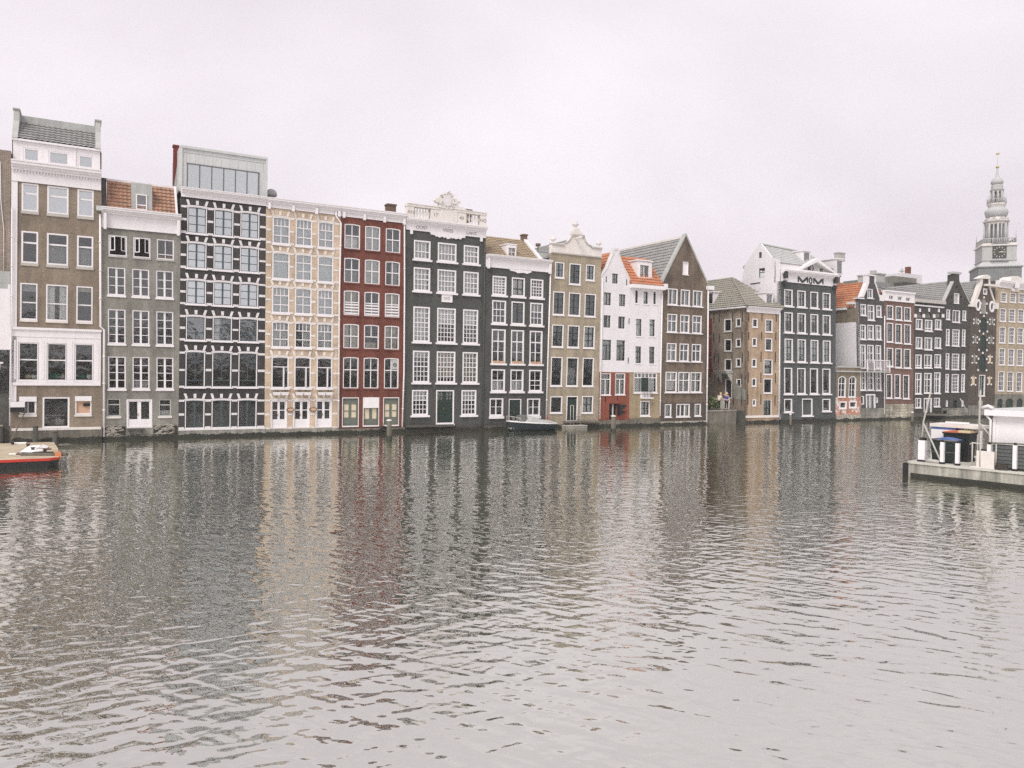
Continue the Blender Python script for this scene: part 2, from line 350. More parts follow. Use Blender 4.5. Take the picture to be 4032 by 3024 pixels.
              'pl': (-0.04, 19.32),
              'plinth': (-0.03, 0.49),
              'pr': (5.58, 19.29),
              'pwb': (0.48, 16.74),
              'pwl': (0.47, 18.18),
              'pwr': (5.04, 17.35),
              'vent': (6.13, 17.04)},
        'rk': -0.0071,
        'sx': 0.00185,
        'wins': [('up', 0, 0, 0.4, 1.59, 13.47, 15.23), ('up', 0, 1, 2.05, 3.26, 13.47, 15.23), ('up', 0, 2, 3.73, 4.95, 13.47, 15.23), ('up', 1, 0, 0.4, 1.59, 11.18, 12.87), ('up', 1, 1, 2.05, 3.26, 11.18, 12.87),
                 ('up', 1, 2, 3.73, 4.95, 11.18, 12.87), ('up', 2, 0, 0.4, 1.59, 8.82, 10.43), ('up', 2, 1, 2.05, 3.26, 8.82, 10.43), ('up', 2, 2, 3.73, 4.95, 8.82, 10.43), ('low', 0, 0, 0.4, 1.59, 6.44, 8.05),
                 ('low', 0, 1, 2.05, 3.26, 6.44, 8.05), ('low', 0, 2, 3.73, 4.95, 6.44, 8.05), ('low', 1, 0, 0.4, 1.59, 3.34, 5.71), ('low', 1, 1, 2.05, 3.26, 3.34, 5.71), ('low', 1, 2, 3.73, 4.95, 3.34, 5.71),
                 ('low', 2, 0, 0.4, 1.59, 0.6, 2.51), ('low', 2, 1, 2.05, 3.26, 0.6, 2.51), ('low', 2, 2, 3.73, 4.95, 0.6, 2.51)]},
 'b4': {'W': 5.211,
        'ang': 0.50606,
        'fl': 0.01396,
        'org': [-17.09, 53.179, 0.0],
        'p': {'co_b': (0.04, 15.72),
              'co_t': (0.03, 16.37),
              'oval': [(1.75, 1.78), (3.34, 1.79)],
              'pipe': [(5.16, 0.42), (5.14, 10.23)],
              'pipe2': [(5.2, 10.04), (5.2, 15.18), (4.84, 15.63)],
              'plant': [(0.48, 2.97), (1.47, 3.1), (2.05, 2.99), (3.07, 3.12), (3.61, 3.04), (4.63, 3.15)]},
        'rk': 0.00039,
        'sx': -0.00525,
        'wins': [('w', 0, 0, 0.45, 1.62, 13.31, 15.16), ('w', 0, 1, 2.02, 3.17, 13.31, 15.16), ('w', 0, 2, 3.59, 4.71, 13.31, 15.16), ('w', 1, 0, 0.45, 1.62, 10.88, 12.72), ('w', 1, 1, 2.02, 3.17, 10.88, 12.72),
                 ('w', 1, 2, 3.59, 4.71, 10.88, 12.72), ('w', 2, 0, 0.45, 1.62, 8.53, 10.35), ('w', 2, 1, 2.02, 3.17, 8.53, 10.35), ('w', 2, 2, 3.59, 4.71, 8.53, 10.35), ('w', 3, 0, 0.45, 1.62, 6.15, 7.93),
                 ('w', 3, 1, 2.02, 3.17, 6.15, 7.93), ('w', 3, 2, 3.59, 4.71, 6.15, 7.93), ('w', 4, 0, 0.45, 1.62, 3.31, 5.5), ('w', 4, 1, 2.02, 3.17, 3.31, 5.5), ('w', 4, 2, 3.59, 4.71, 3.31, 5.5),
                 ('door', 0, 0, 0.41, 1.53, 0.47, 2.51), ('door', 0, 1, 1.95, 3.12, 0.47, 2.51), ('door', 0, 2, 3.53, 4.71, 0.47, 2.51)]},
 'b5': {'W': 5.028,
        'ang': 0.50606,
        'fl': 0.01396,
        'org': [-12.532, 55.705, 0.0],
        'p': {'co_b': (0.08, 15.68), 'co_t': (0.07, 16.38), 'pipe': [(4.84, 0.48), (4.93, 4.51), (4.89, 10.54)], 'pipe2': [(4.82, 10.77), (4.81, 15.74)], 'plinth': (0.16, 0.53), 'tyre': (3.4, 0.16)},
        'rk': -0.00489,
        'sx': -0.00486,
        'wins': [('w', 0, 0, 0.29, 1.44, 13.42, 15.21), ('w', 0, 1, 1.83, 2.97, 13.42, 15.21), ('w', 0, 2, 3.41, 4.54, 13.42, 15.21), ('w', 1, 0, 0.29, 1.44, 10.98, 12.76), ('w', 1, 1, 1.83, 2.97, 10.98, 12.76),
                 ('w', 1, 2, 3.41, 4.54, 10.98, 12.76), ('w', 2, 0, 0.29, 1.44, 8.62, 10.4), ('w', 2, 1, 1.83, 2.97, 8.62, 10.4), ('w', 2, 2, 3.41, 4.54, 8.62, 10.4), ('w', 3, 0, 0.29, 1.44, 6.22, 7.98),
                 ('w', 3, 1, 1.83, 2.97, 6.22, 7.98), ('w', 3, 2, 3.41, 4.54, 6.22, 7.98), ('w', 4, 0, 0.29, 1.44, 3.3, 5.57), ('w', 4, 1, 1.83, 2.97, 3.3, 5.57), ('w', 4, 2, 3.41, 4.54, 3.3, 5.57),
                 ('door', 0, 0, 0.3, 1.44, 0.57, 2.57), ('door', 0, 1, 1.86, 3.0, 0.57, 2.57), ('door', 0, 2, 3.42, 4.56, 0.57, 2.57)]},
 'b6': {'W': 6.733,
        'ang': 0.50606,
        'fl': 0.01396,
        'org': [-8.134, 58.142, 0.0],
        'p': {'chim': (0.43, 17.5),
              'chim2': (6.45, 18.05),
              'co_t': (0.08, 16.07),
              'crest': [(2.68, 17.11), (2.52, 17.19), (1.98, 17.12), (2.13, 17.31), (2.32, 17.29), (2.49, 17.26), (2.71, 17.36), (2.66, 17.52), (2.42, 17.57), (2.31, 17.72), (2.41, 17.86), (2.57, 17.84), (2.62, 17.98),
                        (2.81, 17.98), (2.84, 17.76), (3.02, 17.83), (3.05, 17.99), (2.87, 18.19), (2.92, 18.31), (3.1, 18.22), (3.17, 18.37), (3.29, 18.33), (3.34, 18.52), (3.59, 18.53), (3.64, 18.38), (3.74, 18.27),
                        (3.97, 18.3), (3.85, 18.07), (3.77, 17.95), (3.88, 17.84), (3.99, 18.02), (4.18, 18.02), (4.22, 17.8), (4.49, 17.86), (4.44, 17.66), (4.26, 17.58), (4.39, 17.4), (4.62, 17.43), (4.97, 17.23),
                        (4.16, 17.14)],
              'fr_b': (0.09, 15.24),
              'fr_t': (0.08, 15.76),
              'ped': [(0.14, 16.51), (0.61, 16.56), (1.98, 16.72), (2.7, 16.8), (4.16, 16.64), (4.93, 16.73), (6.18, 16.7), (6.76, 16.77)],
              'pq0': (2.99, 9.99),
              'pq1': (3.89, 10.59),
              'ra_b': (0.12, 17.02),
              'ra_t': (0.12, 17.16),
              'scal': [(1.96, 15.21), (2.07, 15.05), (2.31, 15.06), (2.44, 14.96), (2.62, 14.96), (2.74, 14.89), (2.98, 15.0), (3.14, 14.9), (3.24, 14.99), (3.41, 14.85), (3.62, 14.9), (3.69, 15.02), (3.82, 14.92),
                       (3.94, 14.98), (4.12, 14.9), (4.33, 14.98), (4.54, 14.93), (4.68, 15.08), (4.91, 15.07), (4.92, 15.23)],
              'shelf': (4.11, 0.07),
              'txt': [(0.91, 15.48), (1.65, 15.55), (3.03, 15.43), (3.88, 15.51), (5.05, 15.44), (5.91, 15.53)]},
        'rk': 0.00177,
        'sx': -0.00976,
        'wins': [('w', 0, 0, 0.68, 2.03, 13.11, 14.54), ('w', 0, 1, 2.64, 4.21, 13.11, 14.54), ('w', 0, 2, 4.84, 6.16, 13.11, 14.54), ('w', 1, 0, 0.68, 2.03, 10.72, 12.49), ('w', 1, 1, 2.64, 4.21, 10.72, 12.49),
                 ('w', 1, 2, 4.84, 6.16, 10.72, 12.49), ('w', 2, 0, 0.68, 2.03, 6.86, 9.53), ('w', 2, 1, 2.64, 4.21, 6.86, 9.53), ('w', 2, 2, 4.84, 6.16, 6.86, 9.53), ('w', 3, 0, 0.68, 2.03, 3.76, 6.18),
                 ('w', 3, 1, 2.64, 4.21, 3.76, 6.18), ('w', 3, 2, 4.84, 6.16, 3.76, 6.18), ('w', 4, 0, 0.63, 1.95, 1.25, 3.19), ('w', 4, 2, 4.78, 6.08, 1.21, 3.19), ('door', 0, 0, 2.62, 4.14, 0.56, 3.18)]},
 'b7': {'W': 5.824,
        'ang': 0.50606,
        'fl': 0.01396,
        'org': [-2.245, 61.406, 0.0],
        'p': {'bx0': (5.77, 14.21),
              'bx1': (6.88, 14.93),
              'co_m': (0.16, 13.78),
              'co_t': (0.16, 13.98),
              'd0': (2.14, 14.0),
              'd1': (2.99, 15.02),
              'el': (0.12, 14.03),
              'er': (5.01, 14.04),
              'fr_b': (0.17, 12.98),
              'rl': (1.57, 15.99),
              'rr': (5.58, 16.05),
              'scal': [(2.03, 12.97), (2.3, 12.84), (2.66, 12.81), (2.94, 12.7), (3.48, 12.77), (3.81, 12.71), (4.18, 12.86), (4.22, 12.98)],
              'ventb': (6.33, 14.97),
              'ventp': (6.32, 15.79)},
        'rk': 0.01889,
        'sx': -0.00799,
        'wins': [('a', 0, 0, 0.65, 1.91, 10.82, 12.34), ('a', 0, 1, 2.41, 3.63, 10.82, 12.34), ('a', 0, 2, 4.17, 5.39, 10.82, 12.34), ('a', 1, 0, 0.65, 1.91, 8.55, 10.4), ('a', 1, 1, 2.41, 3.63, 8.55, 10.4),
                 ('a', 1, 2, 4.17, 5.39, 8.55, 10.4), ('a', 2, 0, 0.65, 1.91, 5.35, 8.09), ('a', 2, 1, 2.41, 3.63, 5.35, 8.09), ('a', 2, 2, 4.17, 5.39, 5.35, 8.09), ('a', 3, 0, 0.65, 1.91, 3.09, 4.87),
                 ('a', 3, 1, 2.41, 3.63, 3.09, 4.87), ('a', 3, 2, 4.17, 5.39, 3.09, 4.87), ('b', 0, 0, 0.54, 1.78, 1.09, 2.53), ('b', 0, 1, 4.01, 5.26, 1.04, 2.5), ('door', 0, 0, 2.29, 3.48, 0.4, 2.49)]},
 'b8': {'W': 5.384,
        'ang': 0.50606,
        'fl': 0.01396,
        'org': [2.849, 64.229, 0.0],
        'p': {'cap': [(2.05, 16.3), (3.19, 16.39), (2.05, 16.44), (-0.02, 15.33), (1.27, 15.4), (3.98, 15.39), (5.19, 15.4)],
              'gable': [(-0.22, 14.63), (-0.23, 15.56), (-0.06, 15.42), (1.27, 15.54), (1.63, 15.73), (1.84, 16.0), (1.97, 16.3), (2.06, 16.4), (2.05, 16.72), (2.2, 16.87), (2.71, 16.92), (2.85, 16.59), (3.13, 16.49),
                        (3.21, 16.22), (3.38, 15.87), (3.62, 15.64), (3.98, 15.53), (5.2, 15.53), (5.12, 14.7)],
              'hook': (2.29, 15.99),
              'ledge': (3.89, 0.27),
              'urn': [(0.07, 15.4), (0.05, 16.03), (4.87, 15.52), (4.85, 16.1), (2.43, 16.88), (2.4, 17.52)]},
        'rk': -0.01868,
        'sx': 0.0109,
        'wins': [('t', 0, 0, 0.45, 1.34, 12.63, 13.92), ('t', 0, 1, 1.87, 3.03, 12.18, 13.93), ('t', 0, 2, 3.55, 4.46, 12.63, 13.96), ('m', 0, 0, 0.34, 1.48, 9.53, 11.47), ('m', 0, 1, 1.91, 3.09, 9.53, 11.47),
                 ('m', 0, 2, 3.53, 4.69, 9.53, 11.47), ('m', 1, 0, 0.34, 1.48, 6.83, 8.7), ('m', 1, 1, 1.91, 3.09, 6.83, 8.7), ('m', 1, 2, 3.53, 4.69, 6.83, 8.7), ('m', 2, 0, 0.34, 1.48, 3.55, 5.99),
                 ('m', 2, 1, 1.91, 3.09, 3.55, 5.99), ('m', 2, 2, 3.53, 4.69, 3.55, 5.99), ('g', 0, 0, 0.39, 1.58, 1.28, 2.68), ('g', 0, 1, 3.58, 4.75, 1.24, 2.7), ('door', 0, 0, 2.02, 3.16, 0.54, 2.7)]},
 'b9': {'W': 3.366,
        'ang': 0.50606,
        'fl': 0.01396,
        'org': [7.558, 66.839, 0.0],
        'p': {'flag': [(2.03, 1.96), (2.75, 1.89), (2.53, 1.59), (2.08, 1.51), (2.04, 1.48), (2.7, 1.33), (2.46, 1.17), (2.09, 1.07)],
              'gable': [(0.13, 13.03), (0.61, 13.78), (0.96, 14.52), (1.24, 15.05), (1.31, 15.45), (1.82, 15.52), (1.85, 15.11), (2.07, 14.64), (2.46, 13.89), (2.86, 13.32), (3.11, 12.88)],
              'plinth': (0.24, 0.57),
              'rb': (9.77, 16.8),
              'red': (0.15, 4.8),
              'rt': (3.67, 15.96)},
        'rk': -0.02114,
        'sx': -0.00779,
        'wins': [('a', 0, 0, 1.14, 1.88, 12.5, 13.46), ('a', 1, 0, 0.28, 1.18, 10.57, 11.76), ('a', 1, 1, 1.93, 2.74, 10.57, 11.71), ('a', 2, 0, 0.31, 1.17, 8.63, 9.78), ('a', 2, 1, 1.9, 2.73, 8.6, 9.75),
                 ('b', 0, 0, 0.27, 1.27, 5.81, 7.62), ('b', 0, 1, 1.79, 2.77, 5.79, 7.63), ('b', 1, 0, 0.17, 1.26, 2.79, 4.69), ('b', 1, 1, 1.73, 2.83, 2.82, 4.71), ('door', 0, 0, 1.13, 2.07, 0.61, 2.04)]}}
# ------------------------------------------------------------------ materials
def C(r, g, b):
    f = lambda c: (c/255/12.92) if c/255 <= .04045 else ((c/255+.055)/1.055)**2.4
    y = .3*r+.59*g+.11*b; k = .78
    return (f(y+(r-y)*k), f(y+(g-y)*k), f(y+(b-y)*k), 1)
MATS = {}
class NT:
    def __init__(s, name):
        s.m = bpy.data.materials.new(name); s.m.use_nodes = True
        s.t = s.m.node_tree; s.t.nodes.clear()
        s.out = s.t.nodes.new('ShaderNodeOutputMaterial'); MATS[name] = s.m
    def n(s, kind, **kw):
        nd = s.t.nodes.new(kind)
        for k, v in kw.items():
            if k.startswith('i_'):
                key = k[2:]
                key = int(key) if key.isdigit() else key.replace('_', ' ')
                if isinstance(v, tuple) and len(v) == 2 and hasattr(v[0], 'outputs'):
                    s.t.links.new(v[0].outputs[v[1]], nd.inputs[key])
                else:
                    nd.inputs[key].default_value = v
            else:
                setattr(nd, k, v)
        return nd
    def l(s, a, ao, b, bi): s.t.links.new(a.outputs[ao], b.inputs[bi])
    def done(s, sh, o=0): s.l(sh, o, s.out, 0); return s.m

def plain(name, col, rough=.6, var=.1, scale=3., bump=0., metal=0., spec=.3, streak=0.):
    """paint, stone, wood or metal with uneven tone"""
    t = NT(name); tc = t.n('ShaderNodeTexCoord')
    n1 = t.n('ShaderNodeTexNoise', i_Scale=scale, i_Detail=6., i_Roughness=.65); t.l(tc, 'Object', n1, 'Vector')
    r = t.n('ShaderNodeMapRange', i_1=.25, i_2=.75, i_3=1-var, i_4=1+var); t.l(n1, 'Fac', r, 0)
    last = r
    if streak:
        mp = t.n('ShaderNodeMapping'); mp.inputs['Scale'].default_value = (3.5, 3.5, .25); t.l(tc, 'Object', mp, 'Vector')
        n2 = t.n('ShaderNodeTexNoise', i_Scale=1., i_Detail=5.); t.l(mp, 0, n2, 'Vector')
        r2 = t.n('ShaderNodeMapRange', i_1=.35, i_2=.7, i_3=1., i_4=1-streak); t.l(n2, 'Fac', r2, 0)
        mm = t.n('ShaderNodeMath', operation='MULTIPLY'); t.l(r, 0, mm, 0); t.l(r2, 0, mm, 1); last = mm
    mx = t.n('ShaderNodeVectorMath', operation='SCALE'); mx.inputs[0].default_value = col[:3]; t.l(last, 0, mx, 'Scale')
    p = t.n('ShaderNodeBsdfPrincipled', i_Roughness=rough, i_Metallic=metal); p.inputs['Specular IOR Level'].default_value = spec
    t.l(mx, 0, p, 'Base Color')
    if bump:
        b = t.n('ShaderNodeBump', i_Distance=bump, i_Strength=.6); t.l(n1, 'Fac', b, 'Height'); t.l(b, 0, p, 'Normal')
    return t.done(p)

def masonry(name, c1, c2, mortar, stain=.25, painted=False, rough=.85, patch=None, patch_at=.62, bw=.22, bh=.07, ms=.012):
    """brickwork (or painted brick) in the wall's own metres, with stains, streaks and optional bare patches"""
    t = NT(name); tc = t.n('ShaderNodeTexCoord'); sp = t.n('ShaderNodeSeparateXYZ'); t.l(tc, 'Object', sp, 0)
    ad = t.n('ShaderNodeMath', operation='ADD'); t.l(sp, 0, ad, 0); t.l(sp, 1, ad, 1)
    cb = t.n('ShaderNodeCombineXYZ'); t.l(ad, 0, cb, 0); t.l(sp, 2, cb, 1)
    br = t.n('ShaderNodeTexBrick', i_Scale=1.); br.inputs['Color1'].default_value = c1; br.inputs['Color2'].default_value = c2
    br.inputs['Mortar'].default_value = mortar; br.inputs['Mortar Size'].default_value = ms; br.inputs['Brick Width'].default_value = bw
    br.inputs['Row Height'].default_value = bh; t.l(cb, 0, br, 'Vector')
    n1 = t.n('ShaderNodeTexNoise', i_Scale=.55, i_Detail=8., i_Roughness=.7); t.l(tc, 'Object', n1, 'Vector')
    r1 = t.n('ShaderNodeMapRange', i_1=.3, i_2=.7, i_3=1-stain*1.5, i_4=1+stain*1.1); t.l(n1, 'Fac', r1, 0)
    mp = t.n('ShaderNodeMapping'); mp.inputs['Scale'].default_value = (2.2, 2.2, .18); t.l(tc, 'Object', mp, 'Vector')
    n2 = t.n('ShaderNodeTexNoise', i_Scale=1., i_Detail=6.); t.l(mp, 0, n2, 'Vector')
    r2 = t.n('ShaderNodeMapRange', i_1=.4, i_2=.75, i_3=1., i_4=1-stain*1.3); t.l(n2, 'Fac', r2, 0)
    n3 = t.n('ShaderNodeTexNoise', i_Scale=9., i_Detail=5., i_Roughness=.8); t.l(tc, 'Object', n3, 'Vector')
    r3 = t.n('ShaderNodeMapRange', i_1=.25, i_2=.75, i_3=1-stain*1.0, i_4=1+stain*1.0); t.l(n3, 'Fac', r3, 0)
    m1 = t.n('ShaderNodeMath', operation='MULTIPLY'); t.l(r1, 0, m1, 0); t.l(r2, 0, m1, 1)
    m2 = t.n('ShaderNodeMath', operation='MULTIPLY'); t.l(m1, 0, m2, 0); t.l(r3, 0, m2, 1)
    src = br
    if patch:
        n4 = t.n('ShaderNodeTexNoise', i_Scale=.8, i_Detail=10., i_Roughness=.75); t.l(cb, 0, n4, 'Vector')
        r4 = t.n('ShaderNodeMapRange', i_1=patch_at, i_2=patch_at+.04, i_3=0., i_4=1.); t.l(n4, 'Fac', r4, 0)
        mix = t.n('ShaderNodeMix', data_type='RGBA'); t.l(r4, 0, mix, 0); t.l(br, 0, mix, 6); mix.inputs[7].default_value = patch
        sv = t.n('ShaderNodeVectorMath', operation='SCALE'); t.l(mix, 2, sv, 0)
    else:
        sv = t.n('ShaderNodeVectorMath', operation='SCALE'); t.l(br, 0, sv, 0)
    t.l(m2, 0, sv, 'Scale')
    p = t.n('ShaderNodeBsdfPrincipled', i_Roughness=rough); p.inputs['Specular IOR Level'].default_value = .25
    t.l(sv, 0, p, 'Base Color')
    b = t.n('ShaderNodeBump', i_Distance=.012, i_Strength=.5); t.l(br, 'Fac', b, 'Height'); b.invert = True
    b2 = t.n('ShaderNodeBump', i_Distance=.02, i_Strength=.5); t.l(n3, 'Fac', b2, 'Height'); t.l(b, 0, b2, 'Normal'); t.l(b2, 0, p, 'Normal')
    return t.done(p)

def glassy(name, refl, tint=(.95, .98, .97, 1), rough=.07, wob=.012):
    """a window pane: clear glass with surface reflection (coated glass reflects more), slightly uneven"""
    t = NT(name); fr = t.n('ShaderNodeFresnel', i_IOR=1.52)
    mr = t.n('ShaderNodeMapRange', i_1=0., i_2=1., i_3=refl, i_4=1.); t.l(fr, 0, mr, 0)
    tr = t.n('ShaderNodeBsdfTransparent'); tr.inputs[0].default_value = tint
    gl = t.n('ShaderNodeBsdfGlossy', i_Roughness=rough); gl.inputs[0].default_value = (.95, 1, 1, 1)
    tc = t.n('ShaderNodeTexCoord'); nz = t.n('ShaderNodeTexNoise', i_Scale=1.6, i_Detail=2.); t.l(tc, 'Object', nz, 'Vector')
    b = t.n('ShaderNodeBump', i_Distance=wob, i_Strength=1.); t.l(nz, 'Fac', b, 'Height'); t.l(b, 0, gl, 'Normal')
    mx = t.n('ShaderNodeMixShader'); t.l(mr, 0, mx, 0); t.l(tr, 0, mx, 1); t.l(gl, 0, mx, 2)
    return t.done(mx)

def tilemat(name, c1, c2, c3, rough=.8):
    t = NT(name); tc = t.n('ShaderNodeTexCoord')
    n1 = t.n('ShaderNodeTexNoise', i_Scale=2.6, i_Detail=3.); t.l(tc, 'Object', n1, 'Vector')
    v = t.n('ShaderNodeTexVoronoi', i_Scale=3.6); t.l(tc, 'Object', v, 'Vector')
    m1 = t.n('ShaderNodeMix', data_type='RGBA', i_6=c1, i_7=c2); t.l(v, 'Color', m1, 0)
    r = t.n('ShaderNodeMapRange', i_1=.5, i_2=.72, i_3=0., i_4=.8); t.l(n1, 'Fac', r, 0)
    m2 = t.n('ShaderNodeMix', data_type='RGBA', i_7=c3); t.l(r, 0, m2, 0); t.l(m1, 2, m2, 6)
    p = t.n('ShaderNodeBsdfPrincipled', i_Roughness=rough); t.l(m2, 2, p, 'Base Color')
    return t.done(p)

plain('white_paint', C(232, 226, 228), .5, .035, 2., streak=.06)
plain('cream_stone', C(226, 217, 210), .7, .08, 3., bump=.01, streak=.12)
plain('stone_trim', C(224, 218, 218), .7, .06, 5., bump=.01, streak=.1)
plain('grey_sill', C(182, 176, 168), .7, .08, 5.)
plain('grey_trim', C(182, 181, 176), .7, .1, 4., streak=.15)
plain('zinc', C(198, 200, 199), .55, .05, 1.2, streak=.08)
plain('zinc_dark', C(110, 112, 110), .5, .1, 2., metal=.3)
plain('teal_paint', C(66, 88, 94), .45, .1)
plain('green_paint', C(36, 55, 48), .5, .15)
plain('dark_sash', C(52, 56, 56), .5, .15)
plain('grey_green', C(104, 110, 98), .55, .12)
plain('cream_panel', C(214, 198, 166), .6, .08)
plain('black_iron', C(38, 38, 38), .6, .15)
plain('curtain_white', C(244, 241, 238), .9, .06, 6.)
plain('curtain_cream', C(206, 196, 178), .9, .1, 6.)
plain('curtain_grey', C(178, 178, 176), .9, .08, 6.)
plain('net_curtain', C(218, 217, 214), .9, .12, 9.)
plain('room', C(128, 122, 114), .9, 1., 1.6)
plain('concrete', C(150, 147, 136), .9, .2, 2.5, bump=.03, streak=.45)
plain('quay_stone', C(118, 112, 100), .9, .35, 1.6, bump=.05, streak=.35)
plain('rough_stone', C(160, 154, 140), .9, .55, 3.4, bump=.08)
plain('dark_stone', C(84, 82, 76), .9, .3, 2.2, bump=.05)
plain('wet_stone', C(50, 50, 42), .6, .4, 2., bump=.04)
plain('wood_pile', C(122, 116, 102), .9, .3, 5., bump=.03, streak=.4)
plain('orange_tile_edge', C(190, 110, 66), .8, .2)
plain('chimney_brick', C(120, 96, 78), .9, .25, 6., bump=.03)
plain('red_paint', C(122, 42, 38), .55, .15)
plain('lead_grey', C(176, 178, 174), .6, .12, 2., streak=.2)
plain('gold', C(200, 160, 80), .35, .05, metal=.8)
plain('letter_grey', C(150, 146, 140), .7, .1)
plain('cushion_green', C(60, 128, 104), .9, .12)
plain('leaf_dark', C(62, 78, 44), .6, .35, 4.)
plain('leaf_bright', C(134, 150, 84), .6, .3, 4.)
plain('barge_black', C(44, 46, 46), .5, .3, 2.)
plain('barge_deck', C(184, 166, 138), .9, .4, 1.0, bump=.02)
plain('red_rail', C(214, 50, 34), .5, .1)
plain('orange_paint', C(206, 120, 70), .6, .15)
plain('rust', C(110, 78, 56), .9, .3)
plain('boat_blue', C(30, 44, 46), .35, .15)
plain('canvas', C(176, 176, 172), .8, .12, 3.)
plain('canvas_dark', C(110, 112, 110), .6, .15)
plain('skin', C(216, 170, 146), .6, .05)
plain('hair_fair', C(206, 180, 140), .8, .15)
plain('hair_light', C(220, 186, 160), .8, .15)
plain('shirt_beige', C(212, 204, 186), .9, .08)
plain('shirt_blue', C(62, 70, 160), .9, .08)
plain('trouser_dark', C(40, 42, 46), .9, .1)
plain('pontoon_concrete', C(176, 172, 160), .9, .3, 2., bump=.04, streak=.6)
plain('concrete_light', C(196, 192, 182), .9, .12, 2., streak=.1)
plain('fence_grey', C(88, 92, 92), .6, .15)
plain('bin_green', C(44, 56, 50), .5, .1)
plain('bin_black', C(40, 44, 44), .5, .1)
plain('blue_lid', C(70, 104, 178), .45, .08)
plain('orange_lid', C(222, 106, 66), .5, .2, 2.)
plain('cream_lid', C(224, 196, 150), .5, .1, 2.)
plain('rope_dark', C(70, 66, 60), .9, .4, 8.)
plain('cream_shutter', C(214, 194, 166), .7, .06)
plain('clay', C(206, 160, 128), .8, .12, 8.)
plain('terracotta', C(190, 110, 70), .8, .12, 8.)
masonry('brick_far_left', C(150, 118, 98), C(120, 92, 76), C(170, 160, 146), .2, ms=.016)
masonry('brown_wall', C(146, 128, 108), C(136, 118, 98), C(150, 134, 116), .2)
masonry('grey_wall', C(142, 139, 128), C(133, 130, 120), C(146, 142, 132), .22, patch=C(176, 146, 118), patch_at=.73)
masonry('black_wall', C(72, 68, 68), C(62, 60, 60), C(76, 74, 72), .22)
masonry('yellow_brick', C(210, 178, 144), C(200, 162, 126), C(214, 196, 174), .2)
masonry('red_wall', C(134, 72, 56), C(124, 62, 48), C(128, 70, 58), .22)
masonry('charcoal_wall', C(82, 84, 80), C(76, 78, 74), C(86, 87, 83), .18, patch=C(112, 112, 106), patch_at=.68)
masonry('tan_wall', C(170, 153, 128), C(158, 141, 115), C(178, 162, 138), .18)
masonry('white_wall', C(232, 226, 230), C(228, 222, 226), C(224, 218, 222), .04)
masonry('terra_wall', C(158, 78, 58), C(148, 70, 52), C(154, 78, 60), .16)
masonry('ochre_wall', C(168, 146, 112), C(158, 134, 102), C(172, 152, 122), .18)
masonry('dark_brown_brick', C(122, 102, 84), C(106, 88, 74), C(128, 112, 96), .3, patch=C(168, 124, 92), patch_at=.6)
masonry('pink_brick', C(190, 156, 124), C(174, 138, 106), C(188, 164, 136), .22, patch=C(200, 178, 146), patch_at=.58)
masonry('grey_pink_brick', C(154, 134, 116), C(140, 118, 102), C(156, 142, 124), .25, patch=C(152, 148, 136), patch_at=.62)
masonry('slate_wall', C(86, 89, 90), C(78, 82, 83), C(88, 90, 90), .16)
masonry('annex_wall', C(140, 126, 106), C(128, 114, 94), C(146, 132, 112), .2)
masonry('patched_brick', C(196, 108, 78), C(184, 96, 66), C(206, 150, 122), .2, patch=C(228, 222, 216), patch_at=.5)
masonry('dark_plum_wall', C(88, 86, 84), C(78, 74, 75), C(88, 84, 82), .2)
masonry('russet_wall', C(132, 96, 84), C(118, 80, 68), C(136, 104, 92), .2)
masonry('coal_wall', C(78, 76, 71), C(70, 69, 65), C(80, 78, 74), .22)
masonry('umber_wall', C(94, 82, 72), C(84, 72, 64), C(98, 88, 78), .22)
masonry('sand_wall', C(180, 160, 130), C(170, 148, 118), C(186, 168, 140), .16)
masonry('stone_base', C(190, 182, 162), C(158, 150, 132), C(146, 138, 120), .4, bw=.62, bh=.3, ms=.03, patch=C(206, 198, 180), patch_at=.55)
masonry('grey_base', C(142, 138, 128), C(126, 124, 114), C(120, 116, 106), .3, bw=1.1, bh=.5, ms=.02)
glassy('glass', .085)
glassy('coated_glass', .55, (.7, .8, .8, 1))
glassy('half_coated_glass', .22, (.8, .86, .86, 1))
tilemat('orange_tiles', C(206, 128, 84), C(188, 104, 64), C(150, 104, 78))
tilemat('rust_tiles', C(184, 132, 102), C(160, 114, 88), C(132, 112, 94))
tilemat('brown_tiles', C(176, 154, 124), C(160, 138, 110), C(140, 126, 106))
tilemat('grey_tiles', C(152, 150, 147), C(138, 137, 134), C(122, 121, 118))
tilemat('olive_tiles', C(158, 152, 138), C(144, 139, 126), C(122, 119, 108))
tilemat('pale_slates', C(188, 188, 186), C(176, 177, 175), C(162, 163, 161))
plain('tower_stone', C(186, 185, 182), .8, .1, .6, streak=.15)
plain('tower_dark', C(120, 124, 122), .7, .15, .6)
def M(n): return MATS[n]

# ------------------------------------------------------------------ mesh building
def link(o, parent=None):
    COL.objects.link(o)
    if parent is not None: o.parent = parent
    return o
def tag(o, label, cat, group=None, kind=None):
    if label: o['label'] = label
    if cat: o['category'] = cat
    if group: o['group'] = group
    if kind: o['kind'] = kind
    return o
def empty(name, loc=(0, 0, 0), rz=0., label=None, cat=None, group=None):
    o = bpy.data.objects.new(name, None); o.empty_display_size = .3
    o.location = loc; o.rotation_euler = (0, 0, rz); COL.objects.link(o)
    return tag(o, label, cat, group)

